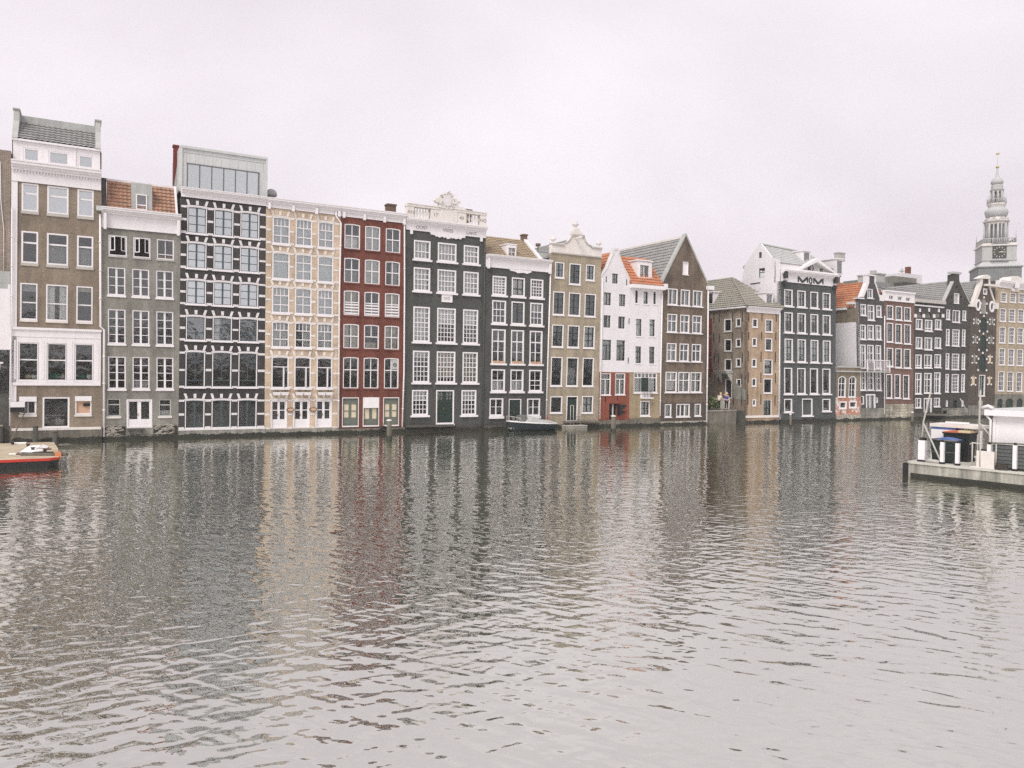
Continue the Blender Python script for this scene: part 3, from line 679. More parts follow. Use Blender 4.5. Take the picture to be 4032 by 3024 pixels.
class MB:
    """collects shapes and links them as one mesh object; f maps (u, v, w) to local x, y, z"""
    def __init__(s, f=None):
        s.v = []; s.f = []; s.parts = []; s.fn = f or (lambda a, b, c: (a, b, c)); s.sm = []
    def add(s, vs, fs, smooth=False):
        o = len(s.v); s.parts.append((o, len(s.f))); s.v += [s.fn(*p) for p in vs]; s.f += [tuple(i+o for i in q) for q in fs]; s.sm += [smooth]*len(fs)
        return s
    def box(s, u0, u1, v0, v1, w0, w1):
        p = [(a, b, c) for c in (w0, w1) for b in (v0, v1) for a in (u0, u1)]
        return s.add(p, [(0, 1, 3, 2), (4, 6, 7, 5), (0, 4, 5, 1), (2, 3, 7, 6), (0, 2, 6, 4), (1, 5, 7, 3)])
    def quad(s, a, b, c, d): return s.add([a, b, c, d], [(0, 1, 2, 3)])
    def prism(s, poly, w0, w1, holes=(), back=True, cap=None):
        """outline in (u, v) with holes, from depth w0 (back) to w1 (front)"""
        loops = [list(poly)]+[list(h) for h in holes]
        flat = [p for lp in loops for p in lp]; n = len(flat)
        tris = tessellate_polygon([[Vector((p[0], p[1], 0)) for p in lp] for lp in loops])
        vs = [(p[0], p[1], w1) for p in flat]+[(p[0], p[1], w0) for p in flat]; fs = [tuple(t) for t in tris]
        if back: fs += [tuple(i+n for i in reversed(t)) for t in tris]
        o = 0
        for lp in loops:
            k = len(lp)
            fs += [(o+i, o+(i+1) % k, n+o+(i+1) % k, n+o+i) for i in range(k)]; o += k
        return s.add(vs, fs)
    def tube(s, pts, r, n=8, r1=None, caps=True):
        pts = [Vector(p) for p in pts]; vs = []; fs = []; m = len(pts)
        for i, p in enumerate(pts):
            d = (pts[min(i+1, m-1)]-pts[max(i-1, 0)]).normalized()
            a = d.cross(Vector((0, 0, 1)));  a = d.cross(Vector((1, 0, 0))) if a.length < 1e-3 else a
            a.normalize(); b = d.cross(a); rr = r if r1 is None else r+(r1-r)*i/(m-1)
            vs += [tuple(p+a*rr*cos(2*pi*k/n)+b*rr*sin(2*pi*k/n)) for k in range(n)]
        for i in range(m-1):
            fs += [(i*n+k, i*n+(k+1) % n, (i+1)*n+(k+1) % n, (i+1)*n+k) for k in range(n)]
        if caps: fs += [tuple(range(n)), tuple(range((m-1)*n, m*n))]
        return s.add(vs, fs, True)
    def lathe(s, prof, cx, cz, n=16, rot=0., smooth=True):
        """profile [(radius, height)] turned round a vertical axis through (cx, cz) of plain x, y, z"""
        vs = []; fs = []
        for r, h in prof: vs += [(cx+r*cos(rot+2*pi*k/n), cz+r*sin(rot+2*pi*k/n), h) for k in range(n)]
        for i in range(len(prof)-1): fs += [(i*n+k, i*n+(k+1) % n, (i+1)*n+(k+1) % n, (i+1)*n+k) for k in range(n)]
        fs += [tuple(range(n)), tuple(range((len(prof)-1)*n, len(prof)*n))]
        return s.add(vs, fs, smooth)
    def loft(s, rings, smooth=True, close=True):
        n = len(rings[0]); vs = [p for r in rings for p in r]; fs = []
        for i in range(len(rings)-1):
            fs += [(i*n+k, i*n+(k+1) % n, (i+1)*n+(k+1) % n, (i+1)*n+k) for k in range(n if close else n-1)]
        if close: fs += [tuple(range(n)), tuple(range((len(rings)-1)*n, len(rings)*n))]
        return s.add(vs, fs, smooth)
    def each(s, name, mat, parent, per=1):
        """links every shape added (or every group of per shapes) as an object of its own"""
        for i in range(0, len(s.parts), per):
            q = MB(); lo = s.parts[i]; hi = s.parts[i+per] if i+per < len(s.parts) else (len(s.v), len(s.f))
            q.v = s.v[lo[0]:hi[0]]; q.f = [tuple(k-lo[0] for k in f) for f in s.f[lo[1]:hi[1]]]; q.sm = s.sm[lo[1]:hi[1]]; q.build(name, mat, parent)
    def build(s, name, mat, parent=None, label=None):
        me = bpy.data.meshes.new(name); me.from_pydata(s.v, [], s.f); me.update()
        if any(s.sm): me.polygons.foreach_set('use_smooth', s.sm)
        if name not in ('pane', 'water', 'oval_pane'):      # these single faces keep the side they were given
            bm = bmesh.new(); bm.from_mesh(me); bmesh.ops.recalc_face_normals(bm, faces=bm.faces); bm.to_mesh(me); bm.free()
        me.materials.append(M(mat) if isinstance(mat, str) else mat)
        o = bpy.data.objects.new(name, me); link(o, parent)
        if label: o['label'] = label
        return o

def text_mesh(s, body, size, fn, depth=.02, space=1.):
    cu = bpy.data.curves.new('lettering', 'FONT'); cu.body = body; cu.size = size; cu.extrude = depth; cu.space_character = space; cu.align_x = 'CENTER'
    o = bpy.data.objects.new('lettering', cu); COL.objects.link(o)
    bpy.context.view_layer.update()
    me = bpy.data.meshes.new_from_object(o.evaluated_get(bpy.context.evaluated_depsgraph_get()))
    mb = s; mb.add([fn(*v.co) for v in me.vertices], [tuple(p.vertices) for p in me.polygons])
    bpy.data.objects.remove(o); bpy.data.curves.remove(cu); bpy.data.meshes.remove(me)
    return mb

def arch_poly(u0, u1, v0, v1, rise=0., n=10):
    """rectangle whose top is an arc of the given rise"""
    if rise <= 0: return [(u0, v0), (u1, v0), (u1, v1), (u0, v1)]
    h = (u1-u0)/2; R = (h*h+rise*rise)/(2*rise); cy = v1-R; a = math.asin(min(1, h/R)) if rise <= h else pi-math.asin(min(1, h/R))
    return [(u0, v0), (u1, v0)]+[((u0+u1)/2+R*sin(a-2*a*i/n), cy+R*cos(a-2*a*i/n)) for i in range(n+1)]

def tile_roof(name, fn, e0, e1, r0, r1, mat, parent, row=.34, col=.27, amp=.035):
    """pantiles laid from the eave e0-e1 up to the ridge r0-r1 (points in u, v, w); stepped courses with rolls, and a solid underside"""
    e0, e1, r0, r1 = [Vector(p) for p in (e0, e1, r0, r1)]
    L = ((e1-e0).length+(r1-r0).length)/2 if (r1-r0).length > .1 else (e1-e0).length
    Hh = (((r0+r1)-(e0+e1))/2).length
    nr = max(2, round(Hh/row)); nc = max(2, round(L/col)); k = 4
    nrm = (e1-e0).cross(((r0+r1)-(e0+e1))/2).normalized()
    if nrm.y < 0: nrm = -nrm          # y here is v, the height
    vs = []; fs = []; W = nc*k+1
    for i in range(nr):
        for top in (0, 1):
            s_ = (i+top)/nr
            lo = e0.lerp(r0, s_); hi = e1.lerp(r1, s_)
            for j in range(W):
                t = j/(W-1); ph = 2*pi*j/k
                h = (amp*1.3*(1-top)+.012)+amp*(.5+.5*sin(ph))+.006*random.random()
                vs.append(tuple(lo.lerp(hi, t)+nrm*h))
        b = 2*i*W
        fs += [(b+j, b+j+1, b+W+j+1, b+W+j) for j in range(W-1)]
        if i: fs += [(b-W+j, b-W+j+1, b+j+1, b+j) for j in range(W-1)]
    mb = MB(fn); mb.add(vs, fs)
    mb.add([tuple(p-nrm*.12) for p in (e0, e1, r1, r0)]+[tuple(p) for p in (e0, e1, r1, r0)], [(0, 1, 2, 3), (0, 1, 5, 4), (1, 2, 6, 5), (3, 0, 4, 7), (2, 3, 7, 6)])
    return mb.build(name, mat, parent)

# ------------------------------------------------------------------ houses
GROUP = 'canal houses standing in the water'
WHITE = dict(fc='white_paint', fw=.08, lights=[(0, 1, 2, 2)], mw=.035, tw=.07, front=-.02, glass='glass', sill=('white_paint', .1, .05, .07))
def S(**k): d = dict(WHITE); d.update(k); return d

class House:
    def __init__(s, key, name='canal_house', label=None, cat='house', group=GROUP, parent=None):
        d = HS[key]; s.d = d; s.W = d['W']; s.p = d['p']; s.holes = []; s.rk = d.get('rk', 0)
        s.root = empty(name, d['org'], d['ang'], label, cat, group) if parent is None else parent.root
        s.sx = d['sx']; s.fl = d['fl']
        if parent is None: s.fn = lambda u, v, w: (u+s.sx*v, -w-s.fl*v, v)
        else:           # a side face of the same house: turned frame, expressed in the parent's local metres
            a = d['ang']-parent.d['ang']; ca, sa = cos(a), sin(a)
            s.sx, s.fl = parent.sx, parent.fl; s.fn = lambda u, v, w: (ca*u+sa*w+parent.sx*v, sa*u-ca*w-parent.fl*v, v)
    def mb(s): return MB(s.fn)
    def R(s, v): return s.W+s.rk*v
    def recs(s, st): return [r for r in s.d['wins'] if r[0] == st]
    def windows(s, key, st, over=None):
        for r in s.recs(key):
            q = st
            if over:
                e = over(r[1], r[2])
                if e: q = dict(st); q.update(e)
            s.window(r[3], r[4], r[5], r[6], q)
    def window(s, u0, u1, v0, v1, st):
        """one window or door: casing (part) > sash bars, panes, sill, curtain (sub-parts); leaves its opening for the wall"""
        rise = st.get('arch', 0); fw = st['fw']; fr = st['front']; bk = st.get('back', -.17); z = st.get('z', 0)
        if rise == 'round': rise = (u1-u0)/2*.98
        out = arch_poly(u0, u1, v0, v1, rise); s.holes.append(out)
        fb = st.get('fb', fw); i0, i1, j0, j1 = u0+fw, u1-fw, v0+fb, v1-fw
        inn = arch_poly(i0, i1, j0, j1, rise*(i1-i0)/(u1-u0) if rise else 0)
        mb = s.mb().prism(out, bk+z, fr+z, [inn])
        bars = mb; sep = st.get('mc') and st['mc'] != st['fc']
        if sep:
            bars = s.mb(); e = .045
            bars.prism(inn, bk+z+.02, bk+z+.09, [arch_poly(i0+e, i1-e, j0+e, j1-e, rise*.8 if rise else 0)])
            if st.get('sashonly'): pass
        H = j1-j0; mw = st['mw']/2; tw = st['tw']/2; wa, wb = bk+z+.035, bk+z+.075
        L = st['lights']
        for k, (f0, f1, nx, ny) in enumerate(L):
            a = j0+H*f0; b = j0+H*f1
            if f0 > 0: bars.box(i0, i1, a-tw, a+tw, bk+z+.02, bk+z+.1)
            for x in range(1, nx):
                m = tw*.9 if (st.get('mull') and x*2 == nx) else mw
                c = i0+(i1-i0)*x/nx; bars.box(c-m, c+m, a, b, wa, wb+(.012 if m > mw else 0))
            for y in range(1, ny):
                c = a+(b-a)*y/ny; bars.box(i0, i1, c-mw, c+mw, wa+.003, wb+.003)
        for (f0, f1) in st.get('solid', ()):
            bars.box(i0, i1, j0+H*f0, j0+H*f1, bk+z+.03, bk+z+.08)
        for e in st.get('extra', ()):        # leaf of a door with glazed openings cut out, as fractions
            bars.prism(arch_poly(i0, i1, j0, j1), bk+z+.03, bk+z+.085, [[(i0+(i1-i0)*a, j0+H*b), (i0+(i1-i0)*c, j0+H*b), (i0+(i1-i0)*c, j0+H*d), (i0+(i1-i0)*a, j0+H*d)] for (a, b, c, d) in e])
        w = mb.build(st.get('name', 'window'), st['fc'], s.root, st.get('label'))
        if sep: bars.build('sash', st['mc'], w)
        if st.get('glass'):
            pp = arch_poly(i0, i1, j0, j1, rise*(i1-i0)/(u1-u0) if rise else 0)
            p = s.mb(); p.add([(a, b, bk+z+.055) for a, b in pp], [tuple(range(len(pp)))]); p.build('pane', st['glass'], w)
        if st.get('panel'):                   # painted infill instead of glass
            s.mb().prism(inn, bk+z+.02, bk+z+.05).build('panel', st['panel'], w)
        if st.get('sill'):
            m, h, o, pr = st['sill']
            s.mb().box(u0-o, u1+o, v0-h, v0-.003, -.1+z, pr+z).build('sill', m, w)
        if st.get('handle'):
            s.mb().box((i0+i1)/2-.09, (i0+i1)/2-.06, j0+H*.42, j0+H*.42+.16, bk+z+.09, bk+z+.13).build('handle', 'gold', w)
        cur = st.get('cur')
        if cur:
            for c in (cur if isinstance(cur, list) else [cur]): s.curtain(c, i0, i1, j0, j1, w, bk+z)
        return w
    def curtain(s, c, i0, i1, j0, j1, w, bk):
        kind, mat = c[0], c[1]; f = c[2] if len(c) > 2 else .5
        mb = s.mb(); H = j1-j0; d0 = bk-.1
        def drape(a, b, lo, hi):
            n = max(4, int((b-a)/.06)); vs = []
            for i in range(n+1):
                x = a+(b-a)*i/n; ww = d0-.05*(i % 2)-.02*random.random()
                vs += [(x, lo, ww), (x, hi, ww)]
            mb.add(vs, [(2*i, 2*i+2, 2*i+3, 2*i+1) for i in range(n)])
        if kind == 'full': drape(i0, i1, j0, j1)
        elif kind == 'sides': drape(i0, i0+(i1-i0)*f/2, j0, j1); mb.build('curtain', mat, w); mb = s.mb(); drape(i1-(i1-i0)*f/2, i1, j0, j1)
        elif kind == 'left': drape(i0, i0+(i1-i0)*f, j0, j1)
        elif kind == 'right': drape(i1-(i1-i0)*f, i1, j0, j1)
        elif kind == 'blind': mb.box(i0, i1, j1-H*f, j1, d0-.01, d0)
        elif kind == 'low': drape(i0, i1, j0, j0+H*f)
        elif kind == 'slats':
            n = 4
            for k in range(n): mb.box(i0+.02, i1-.02, j0+H*f*(k+.15)/n, j0+H*f*(k+.68)/n, bk+.11, bk+.13)
        mb.build('blind' if kind in ('blind', 'slats') else 'curtain', mat, w)
    def wall(s, poly, mat, name='wall', th=.28, w=0., label=None):
        us = [p[0] for p in poly]; vs = [p[1] for p in poly]; hs = []
        for h in s.holes:
            cu = sum(p[0] for p in h)/len(h); cv = sum(p[1] for p in h)/len(h)
            if inside(cu, cv, poly): hs.append(h)
        return s.mb().prism(poly, w-th, w, hs, back=False).build(name, mat, s.root, label)
    def shell(s, top, depth=9., mat='room', side='dark_stone', flat=True, w=-.28, base=0., us=None):
        """side and back walls, a room behind the windows, and a flat roof"""
        a = -0. if us is None else us[0]; b = s.W if us is None else us[1]
        ra = lambda v: a; rb = (lambda v: s.R(v)) if us is None else (lambda v: b)
        e = .012
        mb = s.mb()
        mb.add([(ra(base)+e, base, w), (ra(top)+e, top, w), (ra(top)+e, top, -depth), (ra(base)+e, base, -depth)], [(0, 1, 2, 3)])
        mb.add([(rb(base)-e, base, w), (rb(top)-e, top, w), (rb(top)-e, top, -depth), (rb(base)-e, base, -depth)], [(0, 1, 2, 3)])
        mb.add([(ra(base)+e, base, -depth), (rb(base)-e, base, -depth), (rb(top)-e, top, -depth), (ra(top)+e, top, -depth)], [(0, 1, 2, 3)])
        if flat: mb.add([(ra(top)+e, top-.02, w), (rb(top)-e, top-.02, w), (rb(top)-e, top-.02, -depth), (ra(top)+e, top-.02, -depth)], [(0, 1, 2, 3)])
        mb.build('side_wall', side, s.root)
        s.mb().add([(ra(base)+.05, base, -2.3), (rb(base)-.05, base, -2.3), (rb(top)-.05, top-.1, -2.3), (ra(top)+.05, top-.1, -2.3)], [(0, 1, 2, 3)]).build('room', mat, s.root)
    def band(s, v0, v1, w0, w1, mat='white_paint', name='cornice', u0=None, u1=None):
        a = 0 if u0 is None else u0; b = s.R(v1) if u1 is None else u1
        return s.mb().box(a+.004, b-.004, v0, v1, w0, w1).build(name, mat, s.root)
    def cornice(s, vb, vm, vt, proj=.35, mat='white_paint', name='cornice', dent=0, u0=None, u1=None, brackets=0):
        """frieze board from vb to vm, then stepped mouldings up to vt"""
        a = .004 if u0 is None else u0; b = s.R(vt)-.004 if u1 is None else u1
        mb = s.mb(); mb.box(a, b, vb, vm, -.05, .06)
        h = vt-vm; mb.box(a, b, vb, vb+.06, -.05, .09)
        for k, (f0, f1, p) in enumerate([(0, .3, .3), (.3, .55, .55), (.55, .85, .9), (.85, 1, 1.)]): mb.box(a, b, vm+h*f0, vm+h*f1, -.3, .06+proj*p)
        if dent:
            n = int((b-a)/dent)
            for i in range(n): mb.box(a+(i+.25)*dent, a+(i+.75)*dent, vm-.13, vm, .06, .13)
        for x in [a+.1+(b-a-.35)*i/max(1, brackets-1) for i in range(brackets)]:
            mb.prism([(x, vb-.12), (x+.16, vb-.12), (x+.16, vm), (x, vm)], .06, .06+proj*.7)
        return mb.build(name, mat, s.root)
    def pipe(s, pts, w=.12, r=.055, mat='white_paint'):
        mb = s.mb(); mb.tube([(u, v, w) for u, v in pts], r, 8)
        for (u, v), (u2, v2) in zip(pts, pts[1:]):
            n = int(abs(v2-v)/2)
            for i in range(1, n+1):
                t = i/(n+1); mb.tube([(u+(u2-u)*t, v+(v2-v)*t-.04, w), (u+(u2-u)*t, v+(v2-v)*t+.04, w)], r*1.35, 8)
        return mb.build('downpipe', mat, s.root)
    def plinth(s, v1, mat='quay_stone', proj=.18, u0=None, u1=None, name='plinth', wet=.22):
        a = -.0 if u0 is None else u0; b = s.W if u1 is None else u1
        n = max(4, int((b-a)/.1)); top = [(b-(b-a)*i/n, wet+random.uniform(-.05, .05)+.04*sin(i*.31+a)) for i in range(n+1)]
        s.mb().prism([(a, -.5), (b, -.5)]+top, -.2, proj+.015).build('waterline_weed', 'wet_stone', s.root)
        if v1 > wet+.02: s.mb().box(a, b, -.5, v1, -.2, proj).build(name, mat, s.root)
    def chimney(s, u0, u1, v0, v1, w, mat='chimney_brick', pots=1, d=.6):
        mb = s.mb().box(u0, u1, v0, v1, w-d, w).box(u0-.05, u1+.05, v1-.12, v1, w-d-.05, w+.05)
        o = mb.build('chimney', mat, s.root)
        return o
def inside(x, y, poly):
    c = False; n = len(poly)
    for i in range(n):
        x1, y1 = poly[i]; x2, y2 = poly[(i+1) % n]
        if (y1 > y) != (y2 > y) and x < (x2-x1)*(y-y1)/(y2-y1)+x1: c = not c
    return c
# ================================================================== the row of houses, from the near end to the far end
# --- a sliver of brick house at the end of the row
h = House('b0', label='brown brick house mostly cut off by the frame, with a dark glass front', name='canal_house')
p = h.p; W = h.W
h.wall([(-4, p['band'][1]), (W, p['band'][1]), (W, p['top'][1]), (-4, p['top'][1])], 'brick_far_left')
h.band(p['blue'][1]+.05, p['band'][1]-.004, -.2, .05, 'lead_grey', 'fascia', -4, W)
h.band(p['white'][1], p['blue'][1]+.045, -.2, .02, 'white_paint', 'wall_panel', -4, W)
h.band(p['blue'][1]-.25, p['blue'][1]+.6, .02, .04, 'lead_grey', 'sign_board', -4, W-.15)
mb = h.mb().box(-4, W, p['stone'][1], p['stone'][1]+.12, -.2, .05)
for i in range(5): mb.box(W-.1-i*1.3-.05, W-.1-i*1.3, p['stone'][1]+.12, p['white'][1]-.002, -.15, 0)
q = mb.build('shopfront', 'dark_sash', h.root)
h.mb().quad((-4, p['stone'][1], -.1), (W, p['stone'][1], -.1), (W, p['white'][1], -.1), (-4, p['white'][1], -.1)).build('pane', 'glass', q)
mb = h.mb(); v0 = p['letter'][1]; mb.box(3.55, 3.63, v0, v0+.36, -.09, -.07).box(3.40, 3.78, v0+.363, v0+.47, -.09, -.07); mb.build('lettering', 'white_paint', q)
h.wall([(-4, -.5), (W, -.5), (W, p['stone'][1]-.004), (-4, p['stone'][1]-.004)], 'dark_stone', 'base')
h.shell(p['top'][1], 8, us=(-4, W))
h.pipe([(p['cond'][0], p['band'][1]), (p['cond'][0]-.0, 12.6), (p['cond'][0]-.15, 14.3), (p['cond'][0]-.2, 16.6)], .05, .02)
h.band(.0, 1.05, .02, .25, 'rough_stone', 'buttress', W-.9, W-.35)

# --- tall brown house with a white attic
h = House('b1', label='tall brown house with a white attic and three big white framed shop windows')
p = h.p; W = h.W; top = p['fr_b'][1]
st = S(fw=.09, tw=.1, lights=[(0, .66, 1, 1), (.66, 1, 1, 1)], sill=('grey_sill', .17, .03, .06), front=.012, glass='half_coated_glass')
def ov(r, c):
    if r == 0: return dict(glass='coated_glass', cur=('blind', 'curtain_white', 1.))  # white blinds added behind the top panes to brighten them like mirrored sky
    if r == 1: return dict(cur=None if c == 0 else ('low', 'curtain_grey', .62), glass='glass')
    return dict(lights=[(0, .47, 1, 1), (.47, 1, 1, 1)], tw=.07, fw=.07, glass='glass', sill=('cream_stone', .14, .02, .06), cur=[('blind', 'curtain_grey', .2), ('sides', 'curtain_white', .75), ('blind', 'curtain_cream', .12)][c])
h.windows('up', st, ov)
s0, s1 = p['sh0'], p['sh1']
h.windows('shop', S(fw=.05, lights=[(0, .55, 1, 1), (.55, 1, 1, 1)], sill=('white_paint', .08, .02, .05), front=.03), lambda r, c: dict(cur=None))
gb = h.mb().box(s0[0]+.004, s1[0], s1[1]-.55, s1[1], .002, .07).box(s0[0]-.02, s1[0]+.03, s1[1]-.12, s1[1]+.02, .071, .16).box(s0[0], s1[0], s0[1]-.02, s0[1]+.16, .002, .1)
sw = h.recs('shop'); xs = [s0[0]+.004]+[x for r in sw for x in (r[3]-.02, r[4]+.02)]+[s1[0]]
for i in range(0, 8, 2):
    gb.box(xs[i], xs[i+1], s0[1]+.163, s1[1]-.553, .002, .05); gb.box(xs[i]+.12, xs[i+1]-.12, s0[1]+.35, s1[1]-.75, .051, .065)
for r in sw: gb.box(r[3]-.018, r[4]+.018, r[6]+.01, s1[1]-.553, .002, .045); gb.box(r[3]-.018, r[4]+.018, s0[1]+.163, r[5]-.09, .002, .045)
gb.build('shopfront_surround', 'white_paint', h.root)
h.windows('gl', S(fw=.1, lights=[(0, 1, 2, 1)], sill=('cream_stone', .14, .03, .06), cur=('left', 'curtain_grey', .45)))
h.windows('gm', S(fw=.1, lights=[(0, 1, 1, 1)], sill=None))
r = h.recs('gm')[0]; h.mb().box(r[3]+.12, r[4]-.3, r[5]+.72, r[5]+.78, -.9, -.4).box(r[4]-.75, r[4]-.3, r[5]+.15, r[5]+.5, -.8, -.5).build('display_shelf', 'curtain_grey', h.root)
h.windows('gr', S(fw=.08, fb=.08, lights=[(0, 1, 1, 1)], glass=None, panel='clay', sill=('cream_stone', .12, .03, .06)))
r = h.recs('gr')[0]; h.band(r[6]-.3, r[6]+.004, .015, .05, 'white_paint', 'lintel_board', r[3]-.01, r[4]+.01)
r = h.recs('gl')[0]; h.band(r[6]-.3, r[6]+.004, .015, .05, 'white_paint', 'lintel_board', r[3]-.01, r[4]+.01)
h.wall([(.33, p['ledge'][1]), (W, p['ledge'][1]), (h.R(top), top), (.33, top)], 'brown_wall')
h.band(2.2, top+.6, -.28, .05, 'white_paint', 'pilaster', 0, .325); h.wall([(0, .0), (.33, 0), (.33, 2.2), (0, 2.2)], 'brown_wall', 'wall_base'); h.band(p['ledge'][1]-.02, p['ledge'][1]+.12, -.1, .3, 'cream_stone', 'ledge', .1, W-.1)
h.plinth(p['ledge'][1]-.02, 'quay_stone', .28, .1, W-.05)
h.cornice(top, p['fr_t'][1], p['co_t'][1], .4, dent=.16)
# the attic storey, its tiled roof and the two end parapets
vb, vt = p['co_t'][1], p['at_t'][1]
h.windows('attic', S(fw=.09, lights=[(0, 1, 1, 1)], z=-.3, front=-.02, sill=None, glass='coated_glass', cur=('blind', 'curtain_white', 1.)))  # attic blinds are added white backing that lightens the mirroring panes
at = h.mb(); hs = [arch_poly(r[3], r[4], r[5], r[6]) for r in h.recs('attic')]
at.prism([(.05, vb-.02), (h.R(vb)-.05, vb-.02), (h.R(vt)-.05, vt), (.05, vt)], -.55, -.3, hs, back=False)
at.box(0, h.R(vt), vt-.02, vt+.1, -.6, -.15).box(h.W*.66, h.W*.66+.08, vb, vt, -.3, -.25); at.build('attic', 'white_paint', h.root)
rt, rr = p['rf_t'][1], p['rf_r'][1]
tile_roof('roof', h.fn, (.3, vt+.08, -.2), (h.R(vt)-.32, vt+.08, -.2), (.3, rt, -2.2), (h.R(rt)-.32, rt, -2.2), 'grey_tiles', h.root, .36, .3, .05)
h.mb().box(.25, h.R(rr)-.3, rt-.03, rr+.08, -2.5, -2.15).build('ridge_board', 'lead_grey', h.root)
for (a, b, vv, nm) in ((0.0, .3, p['chl'][1], 0), (h.R(vt)-.32, h.R(vt)-.02, p['chr'][1], 1)):
    mb = h.mb(); pf = [(vt-.1, -.45), (vt+.12, -.1), (rt-.2, -1.2), (vv, -1.3), (vv, -2.6), (vt-.1, -2.6)]
    vs = [(a, y, z) for y, z in pf]+[(b, y, z) for y, z in pf]; n = len(pf)
    mb.add(vs, [tuple(range(n)), tuple(range(n, 2*n))]+[(i, (i+1) % n, n+(i+1) % n, n+i) for i in range(n)]); mb.box(a-.04, b+.04, vv-.01, vv+.07, -2.65, -1.22); mb.build('parapet', 'grey_trim', h.root)
mb = h.mb().box(h.R(vt)-.018, h.R(vt)+.03, top+.2, vt, -4.5, -.56); mb.build('side_cladding', 'red_paint', h.root)
h.shell(vt, 9, side='chimney_brick')
h.pipe([(.0, 1.0), (.02, 4.2), (.05, 7.), (.05, 14)], .16, .04)
# things on the sill inside the shop windows
SHOPW = sw; HB1 = h
r = h.recs('gl')[0]
# small outdoor lamp-like cabinet with a dark screen beside the low window
mb = h.mb().box(r[3]-.42, r[3]+.3, r[6]-.62, r[6]-.3, .12, .4); q = mb.build('wall_cabinet', 'white_paint', h.root); h.mb().box(r[3]-.43, r[3]+.22, r[6]-.92, r[6]-.63, .12, .42).build('screen', 'black_iron', q)
r = h.recs('gr')[0]; h.mb().box(r[3]+.45, r[3]+.85, r[6]-.62, r[6]-.44, -.1, -.02).build('name_plate', 'black_iron', h.root)

# --- grey house with a dormer
h = House('b2', label='grey plastered house with an orange tiled mansard roof and one grey dormer')
p = h.p; W = h.W; top = p['fr_b'][1]
h.windows('r1', S(fw=.07, lights=[(0, .22, 2, 1), (.22, 1, 2, 1)], mull=1, tw=.045, mw=.05, sill=('grey_trim', .1, .03, .06)), lambda r, c: dict(cur=('low', 'terracotta', .14)) if c == 2 else dict(lights=[(0, 1, 1, 1)], glass=None))
for r in h.recs('r1')[:2]:
    for k, x in enumerate((r[3]+.09, r[4]-.09)):
        x2 = x+(.26 if k == 0 else -.26); mb = h.mb(); z0, z1 = r[5]+.3, r[6]-.1
        for (a_, b_, c_, d_) in ((0, .14, z0, z1), (.86, 1, z0, z1), (.14, .86, z0, z0+.05), (.14, .86, z1-.05, z1)):
            P0 = [(x+(x2-x)*q, y, -.02+.3*q) for q in (a_, b_) for y in (c_, d_)]; P1 = [(u+.02, v, w-.02) for u, v, w in P0]; mb.add(P0+P1, [(0, 1, 3, 2), (4, 5, 7, 6), (0, 1, 5, 4), (2, 3, 7, 6), (0, 2, 6, 4), (1, 3, 7, 5)])
        mb.build('open_casement', 'white_paint', h.root)
h.windows('fr', S(fw=.07, lights=[(0, 1, 2, 4)], mull=1, tw=.13, mw=.04, sill=('white_paint', .13, .04, .06)), lambda r, c: dict(lights=[(0, 1, 2, 3)]) if r == 0 else dict(cur=('low', 'net_curtain', .22)) if (r == 2 and c == 1) else None)
h.windows('gs', S(fw=.06, fc='grey_trim', lights=[(0, .68, 1, 1), (.68, 1, 1, 1)], sill=('cream_stone', .14, .05, .06)), lambda r, c: dict(cur=('low', 'curtain_white', .3)) if c else None)
h.windows('door', S(name='door', fw=.09, lights=[], extra=[[(.06, .28, .42, .95), (.58, .28, .94, .95)]], sill=None, handle=1))
h.wall([(0, 0), (W, 0), (h.R(top), top), (0, top)], 'grey_wall')
h.cornice(top, p['co_m'][1], p['co_t'][1], .4, brackets=2)
h.plinth(.25, 'quay_stone', .12)
d = h.recs('door')[0]
for a, b in ((.02, d[3]-.06), (d[4]+.06, W-.05)):
    h.mb().box(a, b, .1, p['rock'][1]-.3, -.05, .04).build('rubble_bed', 'wet_stone', h.root); mb = h.mb()
    for i in range(80):
        x = random.uniform(a, b-.3); y = random.uniform(.2, p['rock'][1]-.25); s_ = random.uniform(.08, .3)
        x2 = min(b, x+s_); y2 = y+s_*random.uniform(.25, .55)
        mb.prism([(x, y+.05), (x+.1*s_, y), (x2-.05, y+.03), (x2, y2-.08), (x2-.1*s_, y2), (x+.08, y2-.03)], -.05, random.uniform(.05, .11))
    mb.build('rough_stone_base', 'rough_stone', h.root)
a, b = p['hole0'], p['hole1']; mb = h.mb().box(a[0]-.1, b[0]+.1, b[1], b[1]+.1, 0, .22).box(a[0], a[0]+.08, a[1], b[1]-.003, 0, .18).box(b[0]-.08, b[0], a[1], b[1]-.003, 0, .18); mb.build('door_step', 'dark_stone', h.root)
rb, rt = p['rf_b'][1], p['rf_t'][1]
tile_roof('roof', h.fn, (.3, p['co_t'][1], -.25), (W-.0, p['co_t'][1], -.25), (.34, rt, -1.5), (W+.05, rt, -1.5), 'rust_tiles', h.root, .3, .26, .05)
h.mb().box(.3, W+.1, rt-.02, rt+.12, -1.75, -1.42).build('ridge_board', 'white_paint', h.root)
a, b = p['dm0'], p['dm1']; c, d = p['dw0'], p['dw1']
h.holes = []
h.window(c[0], d[0], c[1], d[1], S(fw=.06, lights=[(0, .3, 1, 1), (.3, 1, 1, 1)], z=-.24, front=.03, sill=None, glass='half_coated_glass'))
h.mb().prism([(a[0], a[1]), (b[0], a[1]), (b[0], b[1]), (a[0], b[1])], -1.4, -.27, h.holes[-1:]).build('dormer', 'lead_grey', h.root)
